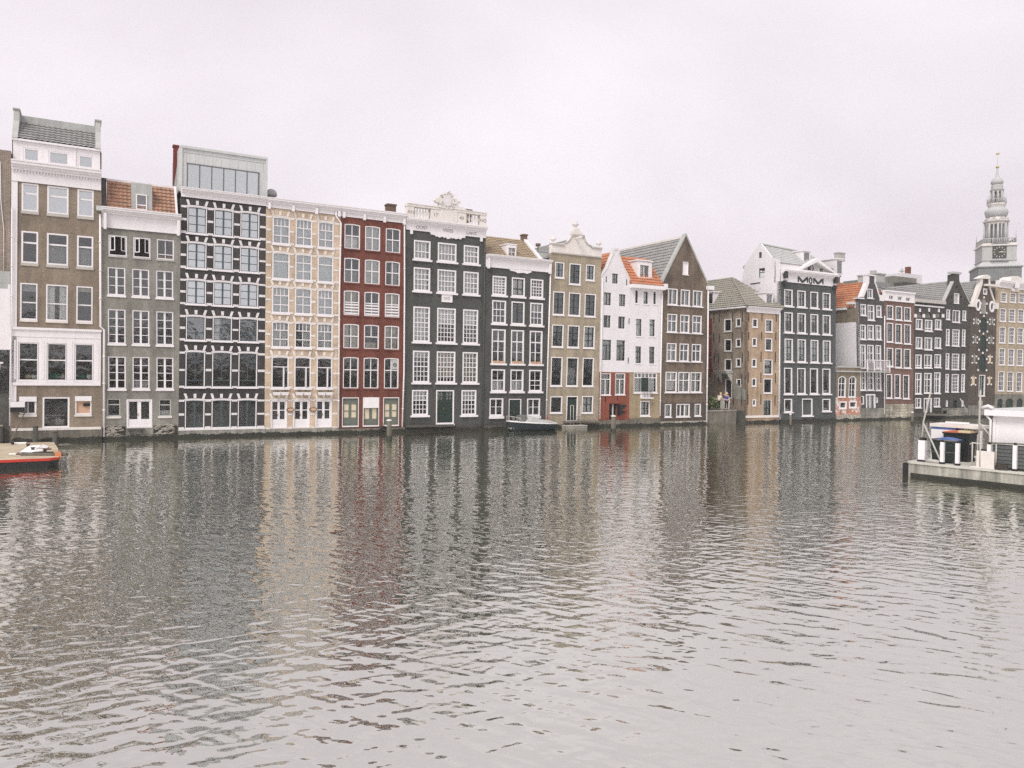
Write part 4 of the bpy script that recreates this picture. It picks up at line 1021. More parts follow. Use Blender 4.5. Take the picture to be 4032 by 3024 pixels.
for a, b in ((-.06, .3), (W-.1, W+.04)):
    mb = h.mb(); pf = [(p['co_t'][1], -.1), (rt, -1.25), (rt+.1, -1.3), (rt+.1, -2.4), (p['co_t'][1], -2.4)]
    vs = [(a, y, z) for y, z in pf]+[(b, y, z) for y, z in pf]; n = len(pf)
    mb.add(vs, [tuple(range(n)), tuple(range(n, 2*n))]+[(i, (i+1) % n, n+(i+1) % n, n+i) for i in range(n)]); mb.build('parapet', 'dark_stone' if a < 0 else 'white_paint', h.root)
h.shell(p['co_t'][1], 9)
h.pipe([(p['pipe'][0][0], .2)]+[p['pipe'][1], p['pipe'][2], (p['pipe'][2][0]+.02, 14.1)], .15, .06)
h.mb().box(-.3, .12, p['hop'][1]-.12, p['hop'][1]+.15, .05, .4).build('rain_hopper', 'zinc', h.root)

# --- black and white house with the metal penthouse
def trims(h, keys, mat):
    """pale stone blocks between the windows and keyed arches above them"""
    rs = sorted(set((r[5], r[6]) for k in keys for r in h.recs(k))); cols = sorted(set((r[3], r[4]) for k in keys for r in h.recs(k)), key=lambda c: c[0])
    cc = []
    for a, b in cols:
        if not cc or a-cc[-1][0] > .6: cc.append((a, b))
    edges = [.02]+[x for a, b in cc for x in (a-.05, b+.05)]+[h.W-.02]
    for v0, v1 in rs:
        H = v1-v0
        for i in range(0, len(edges), 2):
            a, b = edges[i], edges[i+1]
            if b-a < .05: continue
            o = h.rk*v0 if i == len(edges)-2 else 0
            mb = h.mb(); mb.box(a+(b-a)*.42, b-(b-a)*.42, v0+.05, v0+H*.98, -.03, -.001)
            for f in (-.02, .45, .93): mb.box(a, b+o, v0+H*f, v0+H*f+random.uniform(.12, .16), -.02, random.uniform(.012, .022))
            mb.build('stone_band', mat, h.root)
        for a, b in cc:
            m = (a+b)/2; t = v1+.05; n = 8; ar = .05; mb = h.mb()
            for i in range(n):
                x0, x1 = a-.06+(b-a+.12)*i/n, a-.06+(b-a+.12)*(i+1)/n; g = lambda x: ar*(1-((x-m)/((b-a)/2+.06))**2)
                mb.prism([(x0, v1-.06+g(x0)), (x1, v1-.06+g(x1)), (x1, v1+.03+g(x1)), (x0, v1+.03+g(x0))], -.02, .024)
            mb.prism([(a+.02, t), (a+.16, t+.03), (a+.06, t+.36), (a-.1, t+.36)], -.02, .035)
            mb.prism([(b-.02, t), (b-.16, t+.03), (b-.06, t+.36), (b+.1, t+.36)], -.02, .035)
            mb.prism([(m-.08, t+.06), (m+.08, t+.06), (m+.09, t+.34), (m-.09, t+.34)], -.02, .035); mb.build('window_arch', mat, h.root)
h = House('b3', label='black brick house banded with white stone, topped by a grey metal penthouse')
p = h.p; W = h.W; top = p['co_b'][1]
st = S(fw=.05, mc='teal_paint', lights=[(0, 1, 2, 3)], mull=1, tw=.12, mw=.045, arch=.04, sill=('white_paint', .09, .1, .09), glass='coated_glass', front=.01)
h.windows('up', st, lambda r, c: dict(glass='coated_glass', cur=('blind', 'curtain_white', 1.)))  # white blinds added behind the glass, imitating the bright sky it reflects
h.windows('low', st, lambda r, c: [dict(glass='half_coated_glass', lights=[(0, 1, 2, 3)] if c == 1 else [(0, .3, 2, 1), (.3, 1, 1, 1)], tw=.05, mull=None, cur=('left', 'curtain_white', .42) if c == 1 else None), dict(glass='glass', lights=[(0, .18, 1, 1), (.18, .72, 2, 1), (.72, 1, 2, 1)], tw=.045, mull=None), dict(glass='glass', lights=[(0, 1, 2, 1)], tw=.1, mull=1)][r])
h.wall([(0, 0), (W, 0), (h.R(top), top), (0, top)], 'black_wall')
trims(h, ['up', 'low'], 'stone_trim')
h.cornice(top, top+.28, p['co_t'][1], .3, brackets=0)
h.plinth(.48, 'concrete', .14); h.band(.483, .6, -.1, .16, 'stone_trim', 'plinth_band')
a, b, c, d = p['pl'], p['pr'], p['pwl'], p['pwr']; v0 = p['co_t'][1]-.05; vt = (a[1]+b[1])/2; u0, u1 = .03, b[0]
n = 6; hol = []
wv0, wv1 = v0+.18, c[1]
for i in range(n):
    x0 = c[0]+(d[0]-c[0])*i/n; x1 = c[0]+(d[0]-c[0])*(i+1)/n
    hol.append([(x0+.03, wv0), (x1-.03, wv0), (x1-.03, wv1), (x0+.03, wv1)])
mb = h.mb().prism([(u0, v0), (u1, v0), (u1, vt), (u0, vt)], -6, -1.0, [])
mb.f = [f for f in mb.f]; mb.box(u0-.02, u1+.02, vt-.1, vt+.06, -6, -.9).box(u1-.05, u1+.06, v0, vt, -6, -.92).box(u0-.05, u0+.12, v0, vt, -6, -.92)
for i in range(10): mb.box(u0+.35+(u1-u0-.6)*i/9-.012, u0+.35+(u1-u0-.6)*i/9+.012, wv1+.14, vt-.12, -1, -.985)
mb.box(u0+.1, u1-.1, vt-.36, vt-.33, -1, -.97)
ph = mb.build('penthouse', 'zinc', h.root)
mb = h.mb(); mb.box(c[0]-.06, d[0]+.06, wv1, wv1+.07, -.995, -.93)
for i in range(n+1): x = c[0]+(d[0]-c[0])*i/n; mb.box(x-.035, x+.035, wv0, wv1-.002, -.995, -.94)
mb.build('window_strip', 'zinc_dark', ph)
h.mb().quad((c[0], wv0, -.97), (d[0], wv0, -.97), (d[0], wv1, -.97), (c[0], wv1, -.97)).build('pane', 'coated_glass', ph)
h.mb().quad((c[0], wv0, -.99), (d[0], wv0, -.99), (d[0], wv1, -.99), (c[0], wv1, -.99)).build('blind', 'curtain_white', ph)  # white sheet added close behind the penthouse glass to make it brighter
h.shell(top, 9); h.chimney(-.25, .06, top, vt+.45, -2.6, 'red_paint', d=.4)
mb = h.mb(); mb.prism([(-.5, top-1), (.02, top-1), (.02, vt-.6), (-.2, top+1.2)], -4, -2.5); mb.build('side_gable', 'grey_trim', h.root)
pv = p['vent']
mb2 = h.mb(); pr = [(.05, -.5), (.12, -.48), (.12, -.15), (.36, -.1), (.4, .05), (.36, .22), (.22, .36), (.04, .42)]; n = 14
vs = [(pv[0]+r*cos(2*pi*k/n), pv[1]+z, -2+r*sin(2*pi*k/n)) for r, z in pr for k in range(n)]
mb2.add(vs, [(i*n+k, i*n+(k+1) % n, (i+1)*n+(k+1) % n, (i+1)*n+k) for i in range(len(pr)-1) for k in range(n)]+[tuple(range(n)), tuple(range((len(pr)-1)*n, len(pr)*n))], True)
mb2.build('roof_vent', 'grey_trim', h.root)

# --- yellow brick house
h = House('b4', label='yellow brick house with pale stone bands and three white double doors at the water')
p = h.p; W = h.W; top = p['co_b'][1]
st = S(fw=.07, lights=[(0, .3, 2, 1), (.3, .68, 2, 1), (.68, 1, 4, 1)], mw=.05, tw=.06, arch=.05, sill=('white_paint', .13, .06, .09), front=.01)
def ov(r, c):
    if r in (0, 1, 2): return dict(cur=('full', 'curtain_white') if r != 1 else ('blind', 'curtain_white', 1.), glass='half_coated_glass', lights=([(0, .68, 1, 1), (.68, 1, 1, 1)] if (r == 1 and c != 1) else [(0, .68, 2, 2), (.68, 1, 2, 1)] if (c == 1 and r > 0) else st['lights']))
    if r == 3: return dict(cur=('full', 'net_curtain') if c != 1 else ('right', 'net_curtain', .5))
    return dict(lights=[(0, .68, 1, 1), (.68, 1, 1, 1)], cur=None, extra=[])
h.windows('w', st, ov)
h.windows('door', S(name='door', fw=.07, arch=.1, lights=[], extra=[[(.08, .3, .42, .62), (.08, .65, .42, .94), (.58, .3, .92, .62), (.58, .65, .92, .94)]], sill=None, handle=1, front=.01))
h.wall([(0, 0), (W, 0), (h.R(top), top), (0, top)], 'yellow_brick')
trims(h, ['w', 'door'], 'cream_stone')
h.cornice(top, top+.28, p['co_t'][1], .3, brackets=4); h.plinth(.42, 'concrete', .15); h.shell(top, 9)
for r in [r for r in h.recs('w') if r[1] == 4]:   # sash standing open a little, seen as a white upright
    h.band(r[5]+.08, r[5]+(r[6]-r[5])*.66, -.1, .12, 'white_paint', 'casement', r[4]-.38, r[4]-.32)
HB4 = h
h.pipe([(p['pipe'][0][0], .45), p['pipe'][1], p['pipe2'][1], (p['pipe2'][2][0], p['pipe2'][2][1]), (p['pipe2'][2][0], top+.3)], .13, .06)

# --- red house
h = House('b5', label='dark red painted house with white cross windows and grey green doors')
p = h.p; W = h.W; top = p['co_b'][1]
st = S(fw=.06, lights=[(0, .53, 2, 1), (.53, 1, 2, 1)], mw=.05, tw=.07, mull=1, arch=.05, sill=('red_wall', .1, .05, .06), front=.0)
def ov(r, c):
    if r < 2: return dict(cur=[[('low', 'curtain_white', .5), ('full', 'curtain_cream'), ('low', 'curtain_grey', .5)], [('low', 'curtain_grey', .52), ('full', 'curtain_cream'), ('right', 'curtain_grey', .55)]][r][c], glass='half_coated_glass' if c == 1 else 'glass')
    if r == 2: return dict(cur=[('slats', 'white_paint', .5)]+([('full', 'curtain_cream')] if c != 1 else []))
    if r == 3: return dict(cur=[('sides', 'curtain_cream', .8), ('low', 'curtain_cream', .25), ('sides', 'curtain_cream', .95)][c], lights=[(0, .5, 1 if c == 1 else 2, 1), (.5, 1, 2, 1)])
    return dict(lights=[(0, .6, 2, 1), (.6, 1, 2, 1)])
h.windows('w', st, ov)
def ovd(r, c):
    if c == 1: return dict(extra=[[(.06, .22, .4, .62), (.6, .22, .94, .62)]], panel='cream_panel')
h.windows('door', S(name='door', fc='grey_green', fw=.05, lights=[], glass=None, panel='cream_panel', extra=[[(.06, .28, .4, .52), (.06, .55, .4, .8), (.58, .28, .94, .52), (.58, .55, .94, .8)]], sill=None, front=-.03), ovd)
d = h.recs('door'); mb = h.mb()
for r in d: mb.box(r[3]-.05, r[3]-.003, r[5], r[6], -.1, .025).box(r[4]+.003, r[4]+.05, r[5], r[6], -.1, .025).box(r[3]-.05, r[4]+.05, r[6]+.003, r[6]+.06, -.1, .025).box(r[3]-.05, r[4]+.05, r[5]-.1, r[5]-.003, -.1, .06)
mb.build('door_surround', 'white_paint', h.root)
r = d[1]; h.mb().prism(arch_poly(r[3]+.0, r[4]-.0, r[5]+(r[6]-r[5])*.64, r[6]+.08, .1), -.02, .04).build('blank_panel', 'white_paint', h.root)
r = [q for q in h.recs('w') if q[1] == 4 and q[2] == 2][0]
mb = h.mb().box(r[3]+(r[4]-r[3])*.54, r[4]-.05, r[5]+(r[6]-r[5])*.63, r[6]-.08, -.12, -.04); n = 14; cx_, cy_ = r[3]+(r[4]-r[3])*.75, r[5]+(r[6]-r[5])*.78
mb.build('vent_panel', 'curtain_grey', h.root); h.mb().prism([(cx_+.13*cos(2*pi*k/n), cy_+.13*sin(2*pi*k/n)) for k in range(n)], -.04, -.0, [[(cx_+.09*cos(2*pi*k/n), cy_+.09*sin(2*pi*k/n)) for k in range(n)]]).build('vent_ring', 'dark_sash', h.root)
h.wall([(0, 0), (W, 0), (h.R(top), top), (0, top)], 'red_wall')
h.cornice(top, top+.28, p['co_t'][1], .3, brackets=4); h.plinth(.36, 'quay_stone', .2); h.shell(top, 9)
q = p['pipe']; h.pipe([(q[0][0], .4), q[1], q[2], p['pipe2'][1], (p['pipe2'][1][0], top+.2)], .13, .06)
h.chimney(W-.9, W-.45, top+.5, top+1.35, -3.2)

# --- dark house with the crowned white balustrade
h = House('b6', label='charcoal house with a white balustrade and a crown and crest on top')
p = h.p; W = h.W; top = p['fr_b'][1]
st = S(fw=.1, lights=[(0, .5, 4, 3), (.5, 1, 4, 3)], mw=.045, tw=.07, fb=.12, sill=('white_paint', .14, .12, .14), front=.015, glass='glass')
def ov(r, c):
    k = 5 if c == 1 else 4
    if r == 0: return dict(lights=[(0, .4, k, 1), (.4, 1, k, 2 if c == 2 else 1)], cur=('full', 'curtain_white'))
    if r == 1: return dict(lights=[(0, .5, k, 2), (.5, 1, k, 2)], cur=('full', 'curtain_white'))
    if r == 2: return dict(lights=[(0, .55, k, 4), (.55, 1, k, 3)], cur=('full', 'curtain_white') if c == 0 else ('blind', 'curtain_white', .48))
    if r == 3: return dict(lights=[(0, .5, k, 3), (.5, 1, k, 3)], cur=('blind', 'curtain_white', .12) if c == 0 else ('full', 'curtain_cream') if c == 2 else ('blind', 'curtain_cream', .9))
    return dict(lights=[(0, .6, 4, 3), (.6, 1, 4, 2)], cur=('blind', 'curtain_white', .42), glass='glass')
h.windows('w', st, ov)
h.windows('door', S(name='door', fw=.09, mc='green_paint', lights=[], solid=[(0, .68)], extra=[], sill=('white_paint', .16, .02, .14), front=.015, cur=('full', 'curtain_white'), handle=1))
r = h.recs('door')[0]; H = r[6]-r[5]; d_ = h.mb(); a, b = r[3]+.09, r[4]-.09; m = (a+b)/2
d_.prism([(a, r[5]+H*.68), (b, r[5]+H*.68), (b, r[6]-.1), (a, r[6]-.1)], -.14, -.085, [[(a+(b-a)*x0, r[5]+H*y0), (a+(b-a)*x1, r[5]+H*y0), (a+(b-a)*x1, r[5]+H*y1), (a+(b-a)*x0, r[5]+H*y1)] for x0, x1 in ((.04, .2), (.24, .4), (.6, .76), (.8, .96)) for y0, y1 in ((.71, .81), (.83, .94))]); d_.build('door_lights', 'green_paint', h.root)
a, b = p['pq0'], p['pq1']; q = h.mb().box(a[0], b[0], a[1], b[1], -.02, .07).build('plaque', 'white_paint', h.root)
mb = h.mb(); mm = ((a[0]+b[0])/2, (a[1]+b[1])/2)
for k in range(9): t = k/8*2*pi; mb.tube([(mm[0]-.05+.25*cos(t), mm[1]+.1*sin(2*t), .075), (mm[0]-.05+.25*cos(t+.7), mm[1]+.1*sin(2*t+1.4), .08)], .02, 5)
mb.build('relief', 'grey_sill', q)
h.wall([(0, 0), (W, 0), (h.R(top), top), (0, top)], 'charcoal_wall')
h.cornice(top, p['fr_t'][1], p['co_t'][1], .35)
o = p['scal']; yb = top; h.mb().prism([(o[0][0], yb+.02)]+[(u, v) for u, v in o]+[(o[-1][0], yb+.02)], -.02, .1).build('carved_apron', 'white_paint', h.root)
h.mb().box(.35, .55, top-.3, top-.003, 0, .12).box(W-.5, W-.3, top-.3, top-.003, 0, .12).each('frieze_drop', 'white_paint', h.root)
vb, r0, r1 = p['co_t'][1], p['ra_b'][1]-.02, p['ra_t'][1]; R_ = h.R(r1)
mb = h.mb(); mb.box(0.05, R_-.05, vb-.003, vb+.12, -.35, .2); mb.box(0.02, R_-.02, r0, r1, -.33, .2); mb.box(.05, R_-.05, r1+.002, r1+.05, -.36, .24)
pd = [q[0] for q in p['ped']]; peds = [(.06, pd[1]), (pd[2], pd[3]+.05), (pd[4], pd[5]), (pd[6], R_-.06)]
for a, b in peds: mb.box(a, b, vb+.12, r0-.002, -.3, .16)
mb.box(peds[1][1]+.002, peds[2][0]-.002, vb+.12, r0-.002, -.3, .2)
bal = mb.build('balustrade', 'cream_stone', h.root)
pr = [(.05, 0), (.05, .06), (.035, .1), (.075, .28), (.07, .36), (.035, .55), (.05, .6)]
for (a, b, n) in ((peds[0][1], peds[1][0], 6), (peds[2][1], peds[3][0], 5)):
    for i in range(n):
        x = a+(b-a)*(i+.5)/n; z0 = vb+.12; k_ = (r0-z0)/.6; nn = 8
        mb = h.mb(); vs = [(x+r_*1.25*cos(2*pi*k/nn), z0+hh*k_, -.06+r_*1.25*sin(2*pi*k/nn)) for r_, hh in pr for k in range(nn)]
        mb.add(vs, [(i_*nn+k, i_*nn+(k+1) % nn, (i_+1)*nn+(k+1) % nn, (i_+1)*nn+k) for i_ in range(len(pr)-1) for k in range(nn)], True); mb.build('baluster', 'cream_stone', bal)
cr = p['crest']; h.mb().prism(cr, -.25, .2).build('crest', 'cream_stone', h.root)
mb = h.mb(); cu = sum(q[0] for q in cr)/len(cr); cv = sum(q[1] for q in cr)/len(cr)
for k in range(60):
    t = random.uniform(0, 2*pi); a = random.uniform(.1, 1.1); x = cu+a*cos(t)*1.0; y = cv+.05+a*sin(t)*.75
    if inside(x, y, cr): t2 = t+random.uniform(.6, 1.6); mb.tube([(x, y, .2), (x+.1*cos(t2), y+.1*sin(t2), .25), (x+.2*cos(t2+.7), y+.2*sin(t2+.7), .2)], .035, 6)
nn = 16; mb.prism([(cu+.34*cos(2*pi*k/nn), cv-.05+.42*sin(2*pi*k/nn)) for k in range(nn)], .19, .27); mb.build('carving', 'stone_trim', h.root)
def letters(h, body, u, v, size, w, mat='grey_trim', name='lettering'):
    mb = MB(); text_mesh(mb, body, size, lambda x, y, z: h.fn(u+x, v+y, w+z), .012); return mb.build(name, mat, h.root)
t = p['txt']; fm = (top+p['fr_t'][1])/2-.12
for i, wd in enumerate(('OOST', 'VRIES', 'LANT')): letters(h, wd, (t[2*i][0]+t[2*i+1][0])/2, fm, .36, .065, 'letter_grey')
for (a, b), wd in zip(peds, ('AN', '17', '40', 'NO')): letters(h, wd, (a+b)/2, vb+.38, .38, .165, 'letter_grey')
h.plinth(.2, 'wet_stone', .14); h.shell(top, 9)
h.band(.36, .52, 0, .35, 'dark_stone', 'ledge', .1, W*.6); h.pipe([(W-.12, .3), (h.R(15)-.12, 15)], .1, .045, 'dark_stone')
h.chimney(-.35, .35, p['ra_b'][1]-.5, p['chim'][1]+.2, -3); a = p['chim2']; h.chimney(a[0]-.1, a[0]+.5, a[1]-1, a[1], -3)

# --- dark house with tiled roof and dormer
h = House('b7', label='charcoal house with a brown tiled roof, small white dormer and clay troughs')
p = h.p; W = h.W; top = p['fr_b'][1]
st = S(fw=.1, fb=.12, lights=[(0, .62, 4, 3), (.62, 1, 4, 2)], mw=.045, tw=.07, sill=('white_paint', .15, .1, .13), front=.015)
def ov(r, c):
    if r == 0: return [dict(lights=[(0, .5, 4, 3), (.5, 1, 4, 3)], cur=('full', 'curtain_white')), dict(lights=[(0, .38, 2, 1), (.38, 1, 2, 1)], mc='dark_sash', cur=('full', 'curtain_white'), mull=1), dict(lights=[(0, .6, 4, 3), (.6, 1, 4, 2)])][c]
    if r == 1: return [dict(lights=[(0, .62, 3, 2), (.62, 1, 3, 1)]), dict(lights=[(0, 1, 2, 1)], mc='green_paint', cur=None, mull=1), dict(lights=[(0, .6, 3, 2), (.6, 1, 3, 1)], cur=('blind', 'curtain_grey', .35))][c]
    if r == 2: return dict(lights=[(0, .66, 2, 2), (.66, 1, 2, 1)], mull=1, tw=.09)
    return dict(lights=[(0, .5, 2, 2 if c == 2 else 1), (.5, 1, 2, 1)], cur=('low', 'curtain_white', .48) if c < 2 else None)
h.windows('a', st, ov); HB7 = h
h.windows('b', S(fw=.09, fb=.14, lights=[(0, 1, 2, 2)], mull=1, tw=.1, sill=('white_paint', .2, .05, .12), front=.015), lambda r, c: dict(cur=('left', 'net_curtain', .3)) if c else None)
h.windows('door', S(name='door', fw=.08, lights=[], glass=None, mc='green_paint', solid=[(0, 1)], sill=None, handle=1))
h.wall([(0, 0), (W, 0), (h.R(top), top), (0, top)], 'charcoal_wall')
ct = p['co_t'][1]; h.cornice(top, p['co_m'][1]-.1, ct, .35, brackets=2)
o = p['scal']; h.mb().prism([(o[0][0], top+.03)]+o[1:-1]+[(o[-1][0], top+.03)], -.02, .09).build('carved_apron', 'white_paint', h.root)
rl, rr = p['rl'], p['rr']; er = p['er']; RV = rl[1]
tile_roof('roof', h.fn, (.2, ct, -.25), (er[0], ct, -.25), (.2, RV, -3.), (er[0], RV, -3.), 'brown_tiles', h.root, .32, .27, .05)
mb = h.mb(); pf = [(ct-.2, -.05), (ct+.12, -.05), (RV+.25, -2.95), (RV+.25, -3.3), (ct-.2, -3.3)]; a, b = er[0], er[0]+.3; n = len(pf)
mb.add([(a, y, z) for y, z in pf]+[(b, y, z) for y, z in pf], [tuple(range(n)), tuple(range(n, 2*n))]+[(i, (i+1) % n, n+(i+1) % n, n+i) for i in range(n)]); mb.build('parapet', 'white_paint', h.root)
h.chimney(er[0]-.05, er[0]+.35, RV-.2, RV+.5, -2.7, d=.5)
a, b = p['d0'], p['d1']; h.holes = []
h.window(a[0]+.05, b[0]-.05, a[1]+.05, b[1]-.2, S(fw=.06, lights=[(0, 1, 2, 2)], z=-.34, front=.03, sill=None, cur=('full', 'curtain_white')))
dm = h.mb().prism([(a[0]-.02, a[1]-.25), (b[0]+.02, a[1]-.25), (b[0]+.02, b[1]), (a[0]-.02, b[1])], -2.4, -.37, h.holes[-1:]); dm.box(a[0]-.08, b[0]+.08, b[1]+.002, b[1]+.08, -2.5, -.32); dm.build('dormer', 'white_paint', h.root)
a = p['ventp']; mb = h.mb(); mb.tube([(a[0], ct, -2.5), (a[0], a[1], -2.5)], .05); mb.tube([(a[0], a[1]-.25, -2.5), (a[0], a[1]-.02, -2.5)], .22, 10); mb.build('flue', 'chimney_brick', h.root)
a, b = p['bx0'], p['bx1']; h.mb().box(a[0], b[0]+.3, ct-.1, b[1], -3.5, -1.5).box(a[0]-.05, b[0]+.3, b[1]+.002, b[1]+.06, -3.5, -1.45).build('roof_box', 'zinc', h.root)
h.shell(ct-.02, 9); h.plinth(.35, 'dark_stone', .2); h.pipe([(W-.02, .6), (h.R(13)-.05, 13)], .1, .06)

# --- tan house with the ornate gable
h = House('b8', label='tan house with a pale curved gable carrying urns, and a green door')
p = h.p; W = h.W; g = p['gable']; top = g[0][1]
st = S(fw=.08, mc='green_paint', lights=[(0, 1, 2, 3)], mw=.05, mull=1, tw=.08, sill=('white_paint', .09, .04, .07), front=.015)
h.windows('t', st, lambda r, c: dict(lights=[(0, 1, 2, 2 if c != 1 else 3)], glass='half_coated_glass' if c != 1 else 'glass'))
h.windows('m', st, lambda r, c: [dict(lights=[(0, 1, 2, 3)]), dict(lights=[(0, .66, 2, 2), (.66, 1, 2, 1)], cur=('left', 'room', .5) if c == 0 else ('full', 'net_curtain') if c == 2 else None), dict(lights=[(0, .68, 1 if c == 1 else 2, 1), (.68, 1, 2, 1)], cur=('low', 'curtain_grey', .66) if c == 1 else None)][r])
h.windows('g', st, lambda r, c: dict(lights=[(0, 1, 2, 2)], cur=('full', 'curtain_white') if c else None))
h.windows('door', S(name='door', fw=.08, mc='green_paint', glass=None, lights=[(0, 1, 2, 1)], solid=[(0, .92)], sill=('white_paint', .12, .02, .1), front=.015, handle=1))
h.wall([(0, 0), (W, 0), (h.R(top), top), (0, top)], 'tan_wall')
gg = [(max(.0, u), v) if u < 1 else (min(u, h.R(v)), v) for u, v in g]; gg[0] = (0, top+.004); gg[1] = (.0, g[2][1]); gg = [gg[0], gg[1]]+gg[3:]; gg[-1] = (h.R(top), top+.004)
h.mb().prism(gg, -.35, .06).build('gable', 'cream_stone', h.root)
c = p['cap']; mb = h.mb()
mb.box(0, c[4][0], c[3][1], c[3][1]+.12, -.4, .16).box(c[5][0], h.R(15), c[5][1], c[5][1]+.12, -.4, .16).box(c[0][0]-.05, c[1][0]+.05, c[0][1]-.06, c[0][1]+.08, -.4, .17).box(0, h.R(top), top+.004, top+.1, .06, .1)
cv1 = [q for q in g[3:7]]; mb.tube([(u, v, .08) for u, v in cv1], .07, 6); mb.tube([(u, v, .08) for u, v in g[13:17]], .07, 6); mb.build('gable_moulding', 'grey_sill', h.root)
mb = h.mb(); hk = p['hook']; mb.box(hk[0], hk[0]+.12, hk[1], hk[1]+.14, 0, 1.0); mb.build('hoist_beam', 'cream_stone', h.root)
def urn(h, u, v0, v1, R, w=-.15):
    H = v1-v0; pr = [(.6*R, 0), (.6*R, .12*H), (.35*R, .2*H), (.35*R, .35*H), (.95*R, .55*H), (1.0*R, .68*H), (.55*R, .82*H), (.6*R, .88*H), (.2*R, H)]; n = 10
    mb = h.mb(); vs = [(u+r*cos(2*pi*k/n), v0+z, w+r*sin(2*pi*k/n)) for r, z in pr for k in range(n)]
    mb.add(vs, [(i*n+k, i*n+(k+1) % n, (i+1)*n+(k+1) % n, (i+1)*n+k) for i in range(len(pr)-1) for k in range(n)]+[tuple(range(n)), tuple(range((len(pr)-1)*n, len(pr)*n))], True)
    mb.build('urn', 'cream_stone', h.root)
q = p['urn']; urn(h, .25, c[3][1]+.1, q[1][1], .26); urn(h, q[2][0]+.02, c[5][1]+.1, q[3][1]+.02, .26); urn(h, q[4][0], q[4][1]-.05, q[5][1], .3)
tile_roof('roof', h.fn, (0, 14.2, -.4), (0, 14.2, -9), (W/2, 16.2, -.4), (W/2, 16.2, -9), 'grey_tiles', h.root); tile_roof('roof', h.fn, (W, 14.2, -.4), (W, 14.2, -9), (W/2, 16.2, -.4), (W/2, 16.2, -9), 'grey_tiles', h.root)
h.shell(14.2, 9); h.plinth(.3, 'dark_stone', .15); HB8 = h
mb = h.mb(); d = h.recs('door')[0]; mb.box(d[3]-.3, W-.2, .45, .58, 0, .5); mb.build('ledge', 'quay_stone', h.root)

# --- narrow white house, red below
h = House('b9', label='narrow white gabled house with a brick red ground floor')
p = h.p; W = h.W; g = p['gable']; rd = p['red'][1]
st = S(fw=.045, mc='dark_sash', lights=[(0, 1, 2, 1)], mw=.05, tw=.06, mull=1, sill=None, front=.0, back=-.2)
h.windows('a', st, lambda r, c: dict(cur=('full', 'curtain_white') if r < 2 else ('sides', 'curtain_white', .5)))
h.windows('b', S(fw=.07, lights=[(0, .74, 2, 1), (.74, 1, 1, 1)], mull=1, mw=.06, tw=.07, sill=('white_paint', .08, .04, .06)), lambda r, c: dict(cur=('full', 'net_curtain'), **(dict(fw=.03, sill=None, mc='dark_sash') if r == 0 else {})))
h.windows('door', S(name='door', fc='terra_wall', fw=.02, mc='black_iron', glass=None, lights=[(0, 1, 2, 1)], solid=[(0, 1)], sill=None, back=-.4, front=-.02))
d = h.recs('door')[0]; h.band(d[5], d[6]-.05, -.3, -.2, 'white_paint', 'door_post', d[4]-.42, d[4]-.34)
poly = [(0, rd), (h.R(rd), rd), (h.R(g[-1][1]), g[-1][1])]+list(reversed(g[1:-1]))+[(0.02, g[0][1])]
h.wall(poly, 'white_wall'); h.wall([(0, 0), (W, 0), (h.R(rd), rd-.004), (0, rd-.004)], 'terra_wall', 'ground_floor_wall')
mb = h.mb(); e = [(.0, g[0][1])]+g[1:]
for (a, b) in zip(e, e[1:]): mb.prism([a, b, (b[0], b[1]+.16), (a[0], a[1]+.16)] if abs(b[0]-a[0]) > .15 else [(a[0]-.08, a[1]), (b[0]-.08, b[1]), (b[0]+.08, b[1]), (a[0]+.08, a[1])], -.4, .05)
mb.build('gable_coping', 'stone_trim', h.root)
m_ = 1.62; gv = g[0][1]; rt_ = 15.35
tile_roof('roof', h.fn, (0, gv, -.35), (0, gv, -9), (m_, rt_, -.35), (m_, rt_, -9), 'orange_tiles', h.root); tile_roof('roof', h.fn, (W, gv, -.35), (W, gv, -9), (m_, rt_, -.35), (m_, rt_, -9), 'orange_tiles', h.root)
h.shell(gv-.05, 9); h.plinth(p['plinth'][1], 'quay_stone', .1)
f = p['flag']; mb = h.mb(); mb.prism(f[:4], .25, .4).prism(f[4:], .25, .4).box(f[0][0]-.05, f[0][0]+.02, f[7][1]-.1, f[0][1]+.05, 0, .42); mb.build('vane', 'black_iron', h.root)
mb = h.mb()
for (u, v) in ((.7, 2.2), (2.0, 2.3), (.55, 12.6), (2.75, 12.5), (3.1, 9.1), (3.1, 5.6)): mb.box(u-.025, u+.025, v, v+.5, 0, .04)
mb.each('wall_anchor', 'black_iron', h.root); h.pipe([(.08, .7), (.1, 12.9)], .1, .05)

# --- white house with orange roof
h = House('b10', label='white fronted house with an orange tiled roof and white dormer, ochre below')
p = h.p; W = h.W; tn = p['tan'][1]; top = p['gu_b'][1]
st = S(fw=.045, mc='dark_sash', fc='white_paint', lights=[(0, 1, 1, 1)], mw=.04, tw=.05, sill=('white_paint', .06, .04, .05), front=.0, back=-.2, cur=('full', 'curtain_white'))
h.windows('s', st, lambda r, c: dict(lights=[(0, .15, 1, 1), (.15, 1, 1, 1)]))
h.windows('m', st, lambda r, c: dict(lights=[(0, .68, 1 if r == 1 else 2, 1 if r == 1 else 2), (.68, 1, 1 if r == 1 else 2, 1)]))
h.windows('w', S(fw=.08, lights=[(0, .77, 3, 1), (.77, 1, 6, 1)], mw=.1, tw=.08, sill=('white_paint', .1, .05, .07), cur=('full', 'curtain_white')))
h.windows('l', S(fw=.1, mc='green_paint', lights=[(0, 1, 2, 2)], mull=1, tw=.1, mw=.04, sill=('white_paint', .1, .05, .07), cur=('full', 'curtain_white')))
